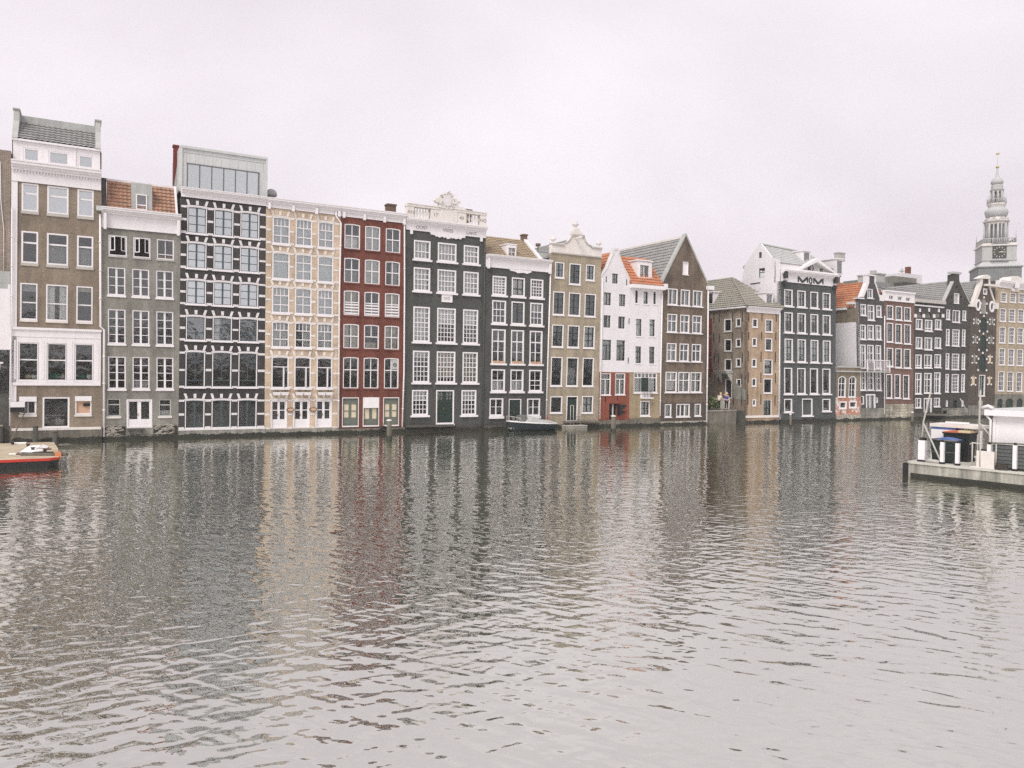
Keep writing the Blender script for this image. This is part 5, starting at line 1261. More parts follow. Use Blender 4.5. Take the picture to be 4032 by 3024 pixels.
h.wall([(0, tn), (h.R(tn), tn), (h.R(top), top+.3), (0, top+.3)], 'white_wall'); h.wall([(0, 0), (W, 0), (h.R(tn), tn-.004), (0, tn-.004)], 'ochre_wall', 'ground_floor_wall')
a, b = p['bal0'], p['bal1']; r = h.recs('w')[0]; mb = h.mb(); x0, x1 = a[0], b[0]
mb.box(x0-.03, x1+.03, a[1]-.1, a[1], 0, .45).box(x0, x1, a[1]+.002, r[5]-.12, -.1, .02); q = mb.build('door_sill', 'white_paint', h.root)
h.mb().box(x0+.15, x1-.15, a[1]+.15, r[5]+(r[6]-r[5])*.75, -.12, -.06).build('balcony_door', 'green_paint', h.root); mb = h.mb()
for k in range(7): mb.box(x0+.05+(x1-x0-.1)*k/6-.012, x0+.05+(x1-x0-.1)*k/6+.012, a[1], r[5]+.1, .3, .33)
mb.box(x0, x1, r[5]+.1, r[5]+.15, .28, .35); mb.build('railing', 'black_iron', h.root)
h.band(tn, tn+.42, .003, .03, 'stone_trim', 'string_course', .02); h.mb().box(h.R(8)-.5, h.R(8)-.38, tn+.4, top, .003, .03).build('pilaster', 'stone_trim', h.root)
h.mb().box(0, h.R(top)-.0, top, p['gu_t'][1], -.2, .45).box(h.R(top)-.02, h.R(top)+.3, top+.1, p['gu_t'][1]+.25, -.2, .4).build('gutter', 'white_paint', h.root)
e = p['roof']; rt_ = p['rooft']; gv = p['gu_t'][1]
tile_roof('roof', h.fn, (.0, gv, .2), (h.R(gv), gv, .2), (-.1, rt_[0][1], -2.2), (h.R(gv)-.05, rt_[0][1], -2.2), 'orange_tiles', h.root, .36, .3, .05)
a, b, c, d = p['dorm']; e0, e1 = p['dwin']; h.holes = []
h.window(e0[0], e1[0], e0[1], e1[1], S(fw=.06, lights=[(0, 1, 2, 1)], mull=1, z=-.36, front=.02, sill=('white_paint', .1, .08, .05), cur=('left', 'curtain_white', .5)))
mb = h.mb().prism([(a[0]-.1, a[1]-.05), (b[0], b[1]-.05), (c[0], c[1]), (a[0]-.1, c[1]+.05)], -2.1, -.39, h.holes[-1:]); mb.box(a[0]-.2, c[0]+.1, c[1]+.06, c[1]+.16, -2.3, -.3); mb.build('dormer', 'white_paint', h.root)
h.shell(top, 9); h.plinth(p['plinth'][1], 'quay_stone', .12); h.pipe([(h.R(2)-.12, .9), (h.R(5)-.12, 5), (h.R(12)-.12, 12)], .12, .06)

# --- brown brick gabled house
h = House('b11', label='brown brick house with a tall pointed gable and a long grey tiled roof')
p = h.p; W = h.W; g = p['gable']
st = S(fw=.08, lights=[(0, .62, 2, 1), (.62, 1, 2, 1)], mull=1, tw=.08, sill=('white_paint', .1, .1, .12), front=.015)
h.windows('g', S(fw=.06, lights=[(0, 1, 1, 1)], glass=None, panel='white_paint', sill=('white_paint', .06, .05, .07)))
h.windows('w', st, lambda r, c: [dict(lights=[(0, 1, 2, 1)], cur=('sides', 'net_curtain', .8)), dict(cur=('full', 'curtain_grey')), dict(cur=('full', 'net_curtain') if c == 0 else ('sides', 'curtain_grey', .7)), dict(cur=('blind', 'curtain_white', .95) if c == 0 else ('full', 'net_curtain'), lights=[(0, .6, 1 if c == 0 else 2, 1), (.6, 1, 2, 1)])][r])
h.windows('b', S(fw=.09, lights=[(0, 1, 1, 1)], sill=('white_paint', .09, .04, .07), cur=('full', 'net_curtain'))); h.windows('b3', S(fw=.09, lights=[(0, 1, 3, 1)], mw=.12, sill=('white_paint', .09, .04, .07), cur=('sides', 'curtain_white', .4)))
dk = p['dark'][1]; eL, ap, eR = g
h.wall([(0, dk), (h.R(dk), dk), (h.R(eR[1]), eR[1]), (ap[0]+.1, ap[1]), (ap[0]-.1, ap[1]), (0, eL[1])], 'dark_brown_brick'); h.wall([(0, 0), (W, 0), (h.R(dk), dk-.004), (0, dk-.004)], 'umber_wall', 'base_wall')
mb = h.mb()
for a, b in (((0, eL[1]), ap), ((h.R(eR[1]), eR[1]), ap)):
    mb.add([(a[0], a[1], .06), (b[0], b[1]+.05, .06), (b[0], b[1]+.28, .06), (a[0], a[1]+.28, .06), (a[0], a[1], -.45), (b[0], b[1]+.05, -.45), (b[0], b[1]+.28, -.45), (a[0], a[1]+.28, -.45)], [(0, 1, 2, 3), (4, 5, 6, 7), (0, 1, 5, 4), (3, 2, 6, 7), (0, 3, 7, 4), (1, 2, 6, 5)])
mb.build('gable_coping', 'lead_grey', h.root)
for a in (0, h.R(eR[1])): tile_roof('roof', h.fn, (a, 13.0, -.4), (a, 13.0, -15), (ap[0], ap[1]-.1, -.4), (ap[0], ap[1]-.1, -15), 'grey_tiles', h.root, .36, .3, .045)
h.mb().box(ap[0]-.12, ap[0]+.12, ap[1]-.12, ap[1]+.06, -15, -.5).build('ridge_tiles', 'cream_stone', h.root)
h.shell(13, 15, flat=False); h.plinth(p['plinth'][1], 'rough_stone', .1); h.pipe([(W-.03, .2), (h.R(7)-.0, 7), (h.R(12.8)-.03, 12.8)], .14, .07)
h.band(12.7, 13.05, -.3, .3, 'white_paint', 'gutter_end', h.R(12.9)-.15, h.R(12.9)+.6)
# --- corner brick house with a hipped roof, its side turned to the small yard
h = House('b12', label='brick corner house with a hipped olive tiled roof beside the small terrace')
sd = House('b12s', parent=h)
p = h.p; W = h.W; top = p['ft'][1]; ps = sd.p; LEN = 12.
st = S(fw=.08, lights=[(0, .6, 1, 1), (.6, 1, 1, 1)], mc='dark_sash', tw=.05, sill=('white_paint', .07, .03, .06), front=.012)
h.windows('s', S(fw=.09, mc='dark_sash', lights=[(0, 1, 2, 1)], sill=('white_paint', .06, .03, .05), front=.012), lambda r, c: dict(cur=('right', 'curtain_white', .4)) if r == 2 else None)
h.windows('l', st, lambda r, c: [dict(lights=[(0, .62, 1, 1), (.62, 1, 1, 1)], cur=('full', 'net_curtain')), dict(lights=[(0, .62, 2, 2), (.62, 1, 1, 1)]), dict(cur=[('blind', 'curtain_white', .4), ('low', 'net_curtain', .4)]), dict(lights=[(0, 1, 1, 1)])][r])
h.windows('door', S(name='door', fw=.06, mc='green_paint', lights=[(0, .45, 2, 1), (.45, 1, 2, 1)], mw=.12, sill=None, cur=('full', 'net_curtain')))
h.wall([(0, 0), (W, 0), (h.R(top), top), (0, top)], 'pink_brick')
h.cornice(p['fb'][1], top-.22, top, .3); h.band(p['band0'][1], p['band1'][1], 0, .1, 'cream_stone', 'plinth_band')
mb = h.mb()
for u, v in p['anch']+p['anch2']: mb.box(u-.03, u+.03, v-1.0 if v < 8 else v-.75, v, 0, .05)
mb.each('wall_anchor', 'black_iron', h.root)
sd.windows('s', S(fw=.09, mc='dark_sash', lights=[(0, 1, 2, 2)], mw=.03, sill=('grey_trim', .08, .05, .07), front=.012), lambda r, c: dict(cur=('right', 'curtain_cream', .4)) if r == 0 else None)
sd.windows('door', S(name='door', fw=.1, mc='black_iron', glass=None, lights=[(0, 1, 1, 2)], solid=[(0, 1)], sill=None, handle=1))
ev = ps['eave'][1]; fl_ = -LEN
sd.wall([(fl_, 0), (0, 0), (0, top), (fl_, top)], 'grey_pink_brick')
c = ps['canopy']; d = sd.recs('door')[0]; mb = sd.mb(); mb.box(c[0][0]+.05, c[1][0]-.05, c[0][1]-.1, c[0][1]+.08, 0, .9).box(c[0][0], c[1][0], c[0][1]+.082, c[0][1]+.14, 0, 1.0); q = mb.build('door_canopy', 'grey_trim', h.root)
for u in (c[0][0]+.12, c[1][0]-.24):
    mb = sd.mb(); mb.add([(u, c[3][1]-.1, .02), (u, c[0][1]-.1, .75), (u, c[0][1]-.1, .02), (u+.12, c[3][1]-.1, .02), (u+.12, c[0][1]-.1, .75), (u+.12, c[0][1]-.1, .02)], [(0, 1, 2), (3, 4, 5), (0, 1, 4, 3), (0, 2, 5, 3)])
    mb.build('bracket', 'curtain_grey', q)
mb = sd.mb()
for u, v in ps['anch']+ps['anch2']: mb.box(u-.03, u+.03, v-.95, v, 0, .05)
mb.each('wall_anchor', 'black_iron', h.root)
mb = sd.mb()
for v0, v1 in ((8.9, 10.5), (6.7, 8.6), (4.6, 6.4)): mb.box(-5.45, -4.75, v0, v1, .0, .08)
mb.each('shutter', 'red_paint', h.root)
mb = sd.mb().box(-LEN, .1, top-.15, top+.0, .0, .3); mb.build('gutter', 'white_paint', h.root)
APX = (W/2, 14.7, -4.2); e = top
tile_roof('roof', h.fn, (-.25, e, .28), (h.R(e)+.25, e, .28), APX, APX, 'olive_tiles', h.root, .34, .28, .045)
tile_roof('roof', h.fn, (-.25, e, -LEN), (-.25, e, .28), (APX[0], APX[1], -LEN), APX, 'olive_tiles', h.root, .34, .28, .045)
tile_roof('roof', h.fn, (h.R(e)+.25, e, .28), (h.R(e)+.25, e, -LEN), APX, (APX[0], APX[1], -LEN), 'olive_tiles', h.root, .34, .28, .045)
mb = h.mb()
for a in ((-.25, e, .28), (h.R(e)+.25, e, .28)):
    for i in range(14):
        t0, t1 = i/14, (i+.92)/14; P_ = lambda t: tuple(x+(y-x)*t for x, y in zip(a, APX)); x0, x1 = P_(t0), P_(t1); mb.tube([(x0[0], x0[1]+.08, x0[2]), (x1[0], x1[1]+.06, x1[2])], .13, 6, .1)
mb.tube([(APX[0], APX[1]+.04, APX[2]), (APX[0], APX[1]+.04, -LEN)], .13, 6); mb.build('hip_tiles', 'olive_tiles', h.root)
def small_dormer(h, f, u0, u1, v0, v1, w, back, mat='white_paint', roof='grey_trim'):
    h.holes = []
    mb = MB(f); mb.prism([(u0, v0), (u1, v0), (u1, v1), (u0, v1)], back, w-.03, [[(u0+.12, v0+.1), (u1-.12, v0+.1), (u1-.12, v1-.12), (u0+.12, v1-.12)]]).box(u0-.1, u1+.1, v1+.002, v1+.12, back, w+.1); q = mb.build('dormer', mat, h.root)
    MB(f).quad((u0+.1, v0+.08, w-.08), (u1-.1, v0+.08, w-.08), (u1-.1, v1-.1, w-.08), (u0+.1, v1-.1, w-.08)).build('pane', 'glass', q)
    MB(f).quad((u0+.1, v0+.08, w-.2), (u1-.1, v0+.08, w-.2), (u1-.1, v1-.1, w-.2), (u0+.1, v1-.1, w-.2)).build('curtain', 'curtain_grey', q)
small_dormer(h, h.fn, 3.0, 4.0, e+.05, e+1.5, -.35, -3)
small_dormer(h, sd.fn, -5.6, -4.7, e+.05, e+1.75, -.1, -3)
mb = h.mb(); mb.add([(W-.01, 0, -.28), (W-.01, top, -.28), (W-.01, top, -LEN), (W-.01, 0, -LEN)], [(0, 1, 2, 3)]); mb.add([(0, 0, -LEN), (W, 0, -LEN), (W, top, -LEN), (0, top, -LEN)], [(0, 1, 2, 3)]); mb.build('side_wall', 'chimney_brick', h.root)
h.mb().add([(.3, 0, -2), (W, 0, -2), (W, top, -2), (.3, top, -2)], [(0, 1, 2, 3)]).add([(1.9, 0, -2.1), (1.9, top, -2.1), (1.9, top, -LEN), (1.9, 0, -LEN)], [(0, 1, 2, 3)]).build('room', 'room', h.root)
h.plinth(.1, 'dark_stone', .08); h.pipe([(W-.12, .5), (h.R(10)-.15, 10.9)], .12, .06)
mb = sd.mb().box(-1.35, -.02, -.5, 1.2, 0, .05); mb.build('side_base', 'dark_stone', h.root)
mb = sd.mb().prism([(-1.6, 2.3), (-.02, 2.3), (-.02, 3.2), (-1.6, 4.1)], 0, .02); mb.build('plaster_patch', 'concrete', h.root)
HB12, SB12 = h, sd
# the raised terrace beside it
ta, tb, tz = Vector(G['terr_l']), Vector(G['terr_r']), G['terr_z']; TL = (tb-ta).length
tr_ = empty('terrace', ta, G['th'], 'grey stone quay terrace with steps up to a black side door', 'terrace')
def TB(name, mat, boxes):
    mb = MB(lambda u, v, w: (u, -w, v))
    for b in boxes: mb.box(*b)
    return mb.build(name, mat, tr_)
TW = 4.3
TB('quay_wall', 'quay_stone', [(-.25, TW-.36, -.5, tz-.12, -.6, -.15)]); TB('coping', 'concrete', [(-.25, TW-.34, tz-.118, tz, -.65, -.1)])
TB('paving', 'quay_stone', [(-.25, TW-.06, tz-.3, tz-.01, -7, -.652)])
TB('step', 'concrete', [(2.3, TW-.1, tz-.009+.19*i, tz+.18+.19*i, -1.9-.3*i-.3, -1.9-.3*i) for i in range(5)]+[(2.3, TW-.1, tz, tz+1.13, -6, -3.402)])
TB('step_wall', 'cream_stone', [(TW-.75, TW-.12, tz-.005, tz+1.05, -3.2, -1.3)])
mb = MB(lambda u, v, w: (u, -w, v))
for u, w, hh in ((1.2, -2.6, 1.1), (2.25, -2.0, 1.2), (2.25, -3.3, 2.2), (3.4, -3.5, 2.3)): mb.tube([(u, tz, w), (u, tz+hh, w)], .05, 6)
mb.tube([(1.2, tz+1.1, -2.6), (2.25, tz+2.2, -3.3), (3.4, tz+2.3, -3.5)], .035, 6); mb.tube([(2.25, tz+1.2, -3.3), (3.4, tz+1.2, -3.5)], .03, 6); mb.build('railing', 'black_iron', tr_)
TB('back_wall', 'grey_wall', [(-.2, TW-.1, tz, 4.0, -7.3, -7.0)]); TB('yard_wall', 'grey_pink_brick', [(-1, TW-.1, 4.004, 10.5, -9.3, -9.0)])

# --- dark house with the lettered white frieze
h = House('b13', label='slate grey house with three large letters on its white frieze under a pediment')
sd = House('b13s', parent=h)
p = h.p; top = p['fr_b'][1]; W = h.W; WR = 7.55
st = S(fw=.1, mc='dark_sash', lights=[(0, .62, 2, 2), (.62, 1, 2, 1)], mw=.045, tw=.06, sill=('white_paint', .14, .12, .14), front=.015, back=-.2)
h.windows('u', st, lambda r, c: [dict(lights=[(0, .55, 2 if c != 1 else 2, 3), (.55, 1, 2, 1)] if c != 1 else [(0, 1, 2, 2)], cur=('full', 'curtain_white') if c != 2 else None, **({'mull': 1} if c == 1 else {})), dict(lights=[(0, .55, 2, 1), (.55, 1, 2, 2)], cur=[('blind', 'curtain_white', .5), ('low', 'curtain_white', .1)]), dict(lights=[(0, .62, 2, 2), (.62, 1, 2, 1)], cur=('full', 'curtain_white'), glass='half_coated_glass')][r])
h.windows('v', S(**{**st, 'lights': [(0, .65, 1, 1), (.65, 1, 2, 1)]}), lambda r, c: dict(cur=[('left', 'net_curtain', .5), ('sides', 'net_curtain', .6), None, ('low', 'curtain_white', .12)][c]))
h.windows('b', S(fw=.1, mc='dark_sash', lights=[(0, 1, 1, 1)], sill=('white_paint', .12, .1, .13), front=.015, back=-.2), lambda r, c: dict(glass=None, panel='slate_wall') if c == 1 else dict(cur=('low', 'net_curtain', .2)))
h.wall([(0, 0), (W, 0), (h.R(top), top), (0, top)], 'slate_wall')
cb, ct = p['co_b'][1], p['co_t'][1]; u0 = p['fr_b'][0]-.55; u1 = h.R(top)
h.cornice(top, cb-.05, ct, .45, u0=.35, u1=u1)
mb = h.mb(); pd, pi_ = p['ped'], p['ped2']; a, b, c = (pd[0][0], ct), (pd[1][0], pd[1][1]), (h.R(ct)+.1, ct)
mb.prism([a, c, b], -.9, .35, [[(a[0]+.75, ct+.16), (c[0]-.75, ct+.16), (b[0], b[1]-.38)]]); mb.prism([a, c, b], -.95, -.3); q = mb.build('pediment', 'white_paint', h.root)
mb = h.mb(); mb.prism([(a[0]+.3, ct+.05), (c[0]-.3, ct+.05), (b[0], b[1]-.2)], -.29, -.02); mb.build('tympanum', 'grey_trim', q)
mb = h.mb(); n = 12
for (x, y), k in zip(p['orn'], range(4)):
    y = ct+.42
    if k in (1, 3): mb.prism([(x-.16, y-.25), (x+.16, y-.25), (x+.16, y+.12), (x-.16, y+.12)], -.01, .06, [[(x-.09, y-.18), (x+.09, y-.18), (x+.09, y+.06), (x-.09, y+.06)]])
    if k == 2: mb.prism([(x-.15+.32*cos(2*pi*i/n), y+.05+.32*sin(2*pi*i/n)) for i in range(n)], -.01, .03, [[(x-.15+.25*cos(2*pi*i/n), y+.05+.25*sin(2*pi*i/n)) for i in range(n)]])
mb.build('ornament', 'black_iron', q)
mt, mbm = p['mt'][1], p['mb'][1]; hh = .62; y0 = (top+cb)/2-.36
def wide_m(u, s_=1.):
    w_ = 1.9*s_; t = .17
    return [(u, y0+.05), (u+t, y0+.05), (u+t, y0+hh-.22), (u+w_*.36, y0+.0), (u+w_*.5, y0-.0), (u+w_-t-.02, y0+hh-.25), (u+w_-t, y0+.08), (u+w_, y0+.08), (u+w_, y0+hh+.02), (u+w_-t-.08, y0+hh), (u+w_*.47, y0+.22), (u+t, y0+hh), (u, y0+hh)]
mb = h.mb(); f0 = p['m1'][0][0]; f1 = p['m2'][0][0]; ou = p['o'][0]; wM = p['m1'][1][0]-f0
mb.prism(wide_m(f0, wM/1.9), .06, .1).prism(wide_m(f1, (p['m2'][1][0]-f1)/1.9), .06, .1)
el = lambda a, b: [(ou+a*cos(2*pi*i/16), y0+.3+b*sin(2*pi*i/16)) for i in range(16)]
mb.prism(el(.27, .36), .06, .1, [el(.13, .23)]); mb.build('lettering', 'dark_sash', h.root)
mb = h.mb()
for x in (.75, u1-.35):
    mb.box(x-.18, x+.18, cb-.5, cb+.1, .06, .4).box(x-.12, x+.12, cb+.1, cb+.22, .06, .42).prism([(x-.3, cb-.75), (x+.05, cb-.75), (x-.02, cb-1.3), (x-.2, cb-1.3)], .06, .35)
mb.each('console', 'dark_sash', h.root, 3)
g = sd.p['gable']; hv = 16.4; apx_u = -5.; av = 18.9; D_ = 10
sd.holes = []
for r in sd.recs('s'): sd.window(r[3], r[4], r[5], r[6], S(fw=.05, mc='dark_sash', lights=[(0, .55, 1, 1), (.55, 1, 2, 1)] if r[1] else [(0, 1, 1, 1)], sill=None, front=.0))
gp_ = [(0, 0), (-.0, top-.1), (-.0, g[1][1]-.3), (g[1][0]-.35, g[1][1]), (g[2][0], g[2][1]), (g[3][0], g[3][1]), (2*g[3][0]-g[1][0], g[1][1]-.3), (2*g[3][0]-.2, top-.5), (2*g[3][0]-.2, 0)]
sd.holes = [q for q in sd.holes]; sd.wall(gp_, 'white_wall', 'side_wall', .25)
RU = 2*g[3][0]; av = g[3][1]-.15; ru = g[3][0]
h.mb().box(.0, h.R(16)-.2, top-.1, 16.2, -.6, -.35).build('attic_wall', 'white_paint', h.root)
tile_roof('roof', h.fn, (.25, 16.1, -.3), (h.R(16.1), 16.1, -.3), (.25, av, ru), (h.R(av)-1.1, av-.35, ru), 'pale_slates', h.root, .32, .3, .03)
tile_roof('roof', h.fn, (.25, 16.1, RU), (h.R(16.1), 16.1, RU), (.25, av, ru), (h.R(av)-1.4, av-.35, ru), 'pale_slates', h.root, .32, .3, .03)
h.mb().tube([(.2, av+.12, ru), (h.R(av)-1.3, av-.23, ru)], .11, 6).build('ridge_cap', 'lead_grey', h.root)
dm = p['dorm']; small_dormer(h, h.fn, dm[0][0]+.2, dm[1][0], 16.3, 17.75, -.9, -3); d2 = p['dorm2']; small_dormer(h, h.fn, d2[0][0]-.55, d2[1][0]-.8, 15.7, 17.3, -.7, -3.6)
a, b = p['ch']; h.chimney(a[0], b[0], av-.6, av+.35, ru, 'grey_trim'); a, b = p['ch2']; h.chimney(a[0], b[0], 15.2, b[1]-.55, -4.5, 'lead_grey')
mb = sd.mb(); q = sd.p['bar']; mb.box(q[0][0], q[1][0], q[1][1]-.06, q[1][1]+.02, 0, .05); mb.build('wall_bar', 'black_iron', h.root)
h.shell(top, 9, flat=False, side='slate_wall'); h.plinth(.2, 'dark_stone', .12)

# --- low annex
h = House('b14', label='low annex with a roof balcony, two tall arched windows and flaking red brick below', name='annex_house')
p = h.p; W = h.W; top = p['top'][1]
h.windows('a', S(fw=.08, lights=[(0, .65, 2, 2), (.65, 1, 2, 1)], mull=1, tw=.07, arch=.3, sill=('white_paint', .08, .05, .07), front=.015))
h.windows('b', S(fw=.14, lights=[(0, 1, 1, 1)], sill=('white_paint', .06, .03, .05), front=.015))
bk = p['brick'][1]
h.wall([(0, bk), (W, bk), (W, top), (0, top)], 'annex_wall'); h.wall([(0, .0), (W, .0), (W, bk-.004), (0, bk-.004)], 'patched_brick', 'lower_wall')
h.band(top, top+.14, -.3, .25, 'grey_trim', 'cornice'); h.band(top+.144, p['rail'][1]-.1, -.05, .05, 'annex_wall', 'parapet'); h.band(p['rail'][1]-.096, p['rail'][1]+.05, -.1, .12, 'grey_trim', 'parapet_coping')
h.shell(top, 7, flat=True); h.plinth(.62, 'rough_stone', .1)

# --- dark neck-gabled house
h = House('b15', label='dark narrow house with a white edged neck gable and a balcony')
sd = House('b15s', parent=h)
p = h.p; W = h.W; g = p['gable']
st = S(fw=.09, lights=[(0, .6, 2, 1), (.6, 1, 2, 1)], mull=1, tw=.07, sill=('white_paint', .1, .06, .09), front=.015, cur=('full', 'net_curtain'))
h.windows('g', S(fw=.1, lights=[(0, 1, 2, 1)], mull=1, sill=('white_paint', .08, .1, .1), cur=('full', 'net_curtain')))
h.windows('a', st, lambda r, c: dict(lights=[(0, .66, 2, 2), (.66, 1, 2, 1)]) if r in (2, 3) else dict(cur=('left', 'net_curtain', .5)) if c == 0 else None)
h.windows('sm', S(fw=.08, lights=[(0, 1, 1, 1)], sill=None)); h.windows('door', S(name='door', fw=.14, lights=[(0, 1, 2, 1)], mull=1, tw=.12, sill=None, front=.015, cur=('full', 'curtain_white')))
sv = p['sh'][1]; pol = [(0, 0), (W, 0), (h.R(sv), sv), (g[9][0], g[9][1])]+list(reversed(g[2:9]))+[(g[1][0], g[1][1]), (0, sv)]
h.wall(pol, 'dark_plum_wall')
mb = h.mb(); tr = p['trim']; off = .42
for a, b in zip(g[1:5], g[2:5]): mb.add([(a[0]-off, a[1], .05), (a[0]+.03, a[1], .05), (b[0]+.03, b[1], .05), (b[0]-off, b[1], .05), (a[0]-off, a[1], -.4), (a[0]+.03, a[1], -.4), (b[0]+.03, b[1], -.4), (b[0]-off, b[1], -.4)], [(0, 1, 2, 3), (0, 3, 7, 4), (1, 2, 6, 5), (0, 1, 5, 4), (2, 3, 7, 6)])
for a, b in zip(g[5:9], g[6:10]): mb.add([(a[0]-.03, a[1], .05), (a[0]+.14, a[1], .05), (b[0]+.14, b[1], .05), (b[0]-.03, b[1], .05), (a[0]-.03, a[1], -.4), (a[0]+.14, a[1], -.4), (b[0]+.14, b[1], -.4), (b[0]-.03, b[1], -.4)], [(0, 1, 2, 3), (0, 3, 7, 4), (1, 2, 6, 5), (0, 1, 5, 4), (2, 3, 7, 6)])
mb.box(g[4][0]-.42, g[5][0]+.15, g[5][1]+.004, g[5][1]+.12, -.5, .1).box(-.15, .95, sv-.08, sv+.05, -.5, .12).box(g[9][0]-.1, h.R(sv), sv-.1, sv+.55, -.3, .02); mb.build('gable_trim', 'white_paint', h.root)
ps = sd.p; ev = 12.3; L_ = 9; m_ = (g[4][0]+g[5][0])/2; rv = 15.0
sd.wall([(-L_, 0), (0, 0), (0, 12.8), (-1.35, 12.8), (-1.35, ev), (-L_, ev)], 'white_wall', 'side_wall', .2)
sd.mb().box(-L_, -.02, ps['tan'][1], ev-.1, .004, .03).build('side_plaster', 'annex_wall', h.root)
sd.mb().box(-L_, -1.3, ev-.25, ev, .0, .25).box(-1.29, -.3, 12.6, 12.85, 0, .2).build('gutter', 'white_paint', h.root)
tile_roof('roof', h.fn, (-.15, ev, -L_), (-.15, ev, -.4), (m_, rv, -L_), (m_, rv, -.4), 'orange_tiles', h.root, .36, .3, .045)
tile_roof('roof', h.fn, (h.R(sv), ev+.6, -L_), (h.R(sv), ev+.6, -.4), (m_, rv, -L_), (m_, rv, -.4), 'orange_tiles', h.root, .36, .3, .045)
h.mb().tube([(m_, rv+.05, -.4), (m_, rv+.05, -L_)], .12, 6).build('ridge_tiles', 'orange_tile_edge', h.root)
h.shell(12.2, 9); h.plinth(p['stone'][1], 'grey_base', .08); h.pipe([(W-.05, .6), (h.R(9.8)-.08, 9.8), (h.R(11.4)-.05, 11.5)], .12, .06)
bl = p['balc']; mb = h.mb(); x0, x1, vv = .02, bl[1][0]+.4, bl[0][1]
mb.box(x0, x1, vv-.14, vv, 0, 1.0); q = mb.build('balcony', 'grey_trim', h.root); mb = h.mb()
for x in (x0+.04, x0+1.2, x0+2.3, x1-.04): mb.box(x-.04, x+.04, vv+.002, vv+1.15, .92, 1.0)
mb.box(x0, x1, vv+1.152, vv+1.22, .9, 1.02).box(x1-.08, x1, vv+1.152, vv+1.22, 0, .9).box(x0, x1, vv+.1, vv+.14, .94, .98)
for i in range(26): x = x0+(x1-x0)*i/26; mb.box(x-.012, x+.012, vv+.142, vv+1.15, .95, .97)
mb.build('balustrade', 'white_paint', q)
a = h.mb().box(1.0, 1.5, vv+.004, vv+.9, .5, .8); a.build('planter', 'dark_sash', q)

# --- russet brick house with a white attic
h = House('b16', label='russet brick house with a white attic band of three small windows, stone base below')
p = h.p; W = h.W; top = p['at_b'][1]
st = S(fw=.1, mc='dark_sash', lights=[(0, .55, 2, 1), (.55, 1, 2, 1)], tw=.07, sill=('white_paint', .1, .08, .1), front=.015, cur=('full', 'net_curtain'))
h.windows('a', st, lambda r, c: [dict(lights=[(0, .5, 1, 1), (.5, 1, 1, 1)], cur=('sides', 'net_curtain', .6)), dict(lights=[(0, .62, 2, 1), (.62, 1, 2, 1)], cur=('sides', 'net_curtain', .8)), dict(lights=[(0, .12, 1, 1), (.12, .25, 1, 1), (.25, .62, 2, 1), (.62, 1, 2, 1)]), dict(lights=[(0, .66, 2, 1), (.66, 1, 2, 1)], cur=('sides', 'curtain_white', .7))][r])
h.windows('attic', S(fw=.05, lights=[(0, 1, 2, 1)], mull=1, sill=None, glass='half_coated_glass'))
h.wall([(0, 0), (W, 0), (h.R(top), top), (0, top)], 'russet_wall')
h.wall([(0, top+.004), (h.R(top), top+.004), (h.R(p['at_t'][1]), p['at_t'][1]), (0, p['at_t'][1])], 'white_paint', 'attic_front', .3, .05)
h.band(p['at_t'][1], p['at_t'][1]+.15, -.4, .2, 'white_paint', 'cornice'); h.band(top-.03, top+.1, .052, .12, 'white_paint', 'string_course')
h.plinth(p['stone'][1], 'stone_base', .1); h.shell(top+.9, 9); HB16 = h

# --- coal dark house with blind arches
h = House('b17', label='coal dark house with three blind arches under the eaves and white windows')
p = h.p; W = h.W; top = p['top'][1]
st = S(fw=.1, lights=[(0, 1, 2, 1)], mull=1, tw=.1, sill=('white_paint', .1, .08, .1), front=.015, cur=('full', 'net_curtain'))
h.windows('a', st, lambda r, c: dict(lights=[(0, .2, 2, 1), (.2, 1, 2, 1)]) if (r == 0 and c == 1) else dict(fw=.1, lights=[(0, .14, 2, 1), (.14, 1, 2, 1)], cur=('sides', 'curtain_white', .7)) if r == 2 else dict(lights=[(0, .7, 2, 2), (.7, 1, 2, 1)]) if r == 3 else None)
h.windows('b', S(fw=.1, lights=[(0, 1, 2, 2)], mull=1, sill=('white_paint', .1, .05, .08), cur=('full', 'curtain_white'))); h.windows('door', S(name='door', fw=.12, lights=[(0, 1, 2, 1)], mull=1, tw=.12, sill=None, front=.015, cur=('sides', 'curtain_white', .8)))
for (u, v) in p['arch']: h.holes.append(arch_poly(u-.55, u+.55, v-.35, v+.35, .5))
h.wall([(0, 0), (W, 0), (h.R(top), top), (0, top)], 'coal_wall')
h.mb().box(.1, W-.3, p['arch'][0][1]-.5, p['arch'][2][1]+.6, -.29, -.16).build('blind_arch', 'room', h.root)
for i, (u, v) in enumerate(p['blk']): h.mb().box(u-(.2 if i < 4 else .12), u+(.2 if i < 4 else .12), v-.2, v+.2, -.02, .08).build('stone_block', 'white_paint', h.root)
h.band(p['g1'][1]-.1, p['top'][1]+.12, -.2, .3, 'grey_sill', 'gutter'); h.band(p['g3'][1], p['g2'][1], -.05, .1, 'white_paint', 'string_course')
h.shell(top, 9); h.plinth(.7, 'dark_stone', .1); mb = h.mb().box(2.0, W, .42, .56, .1, 1.4); mb.build('landing', 'quay_stone', h.root)
h.mb().box(4.0, 5.3, .9, 1.0, .3, .9).box(4.1, 4.2, .56, .9, .4, .8).box(5.1, 5.2, .56, .9, .4, .8).build('bench', 'dark_stone', h.root)

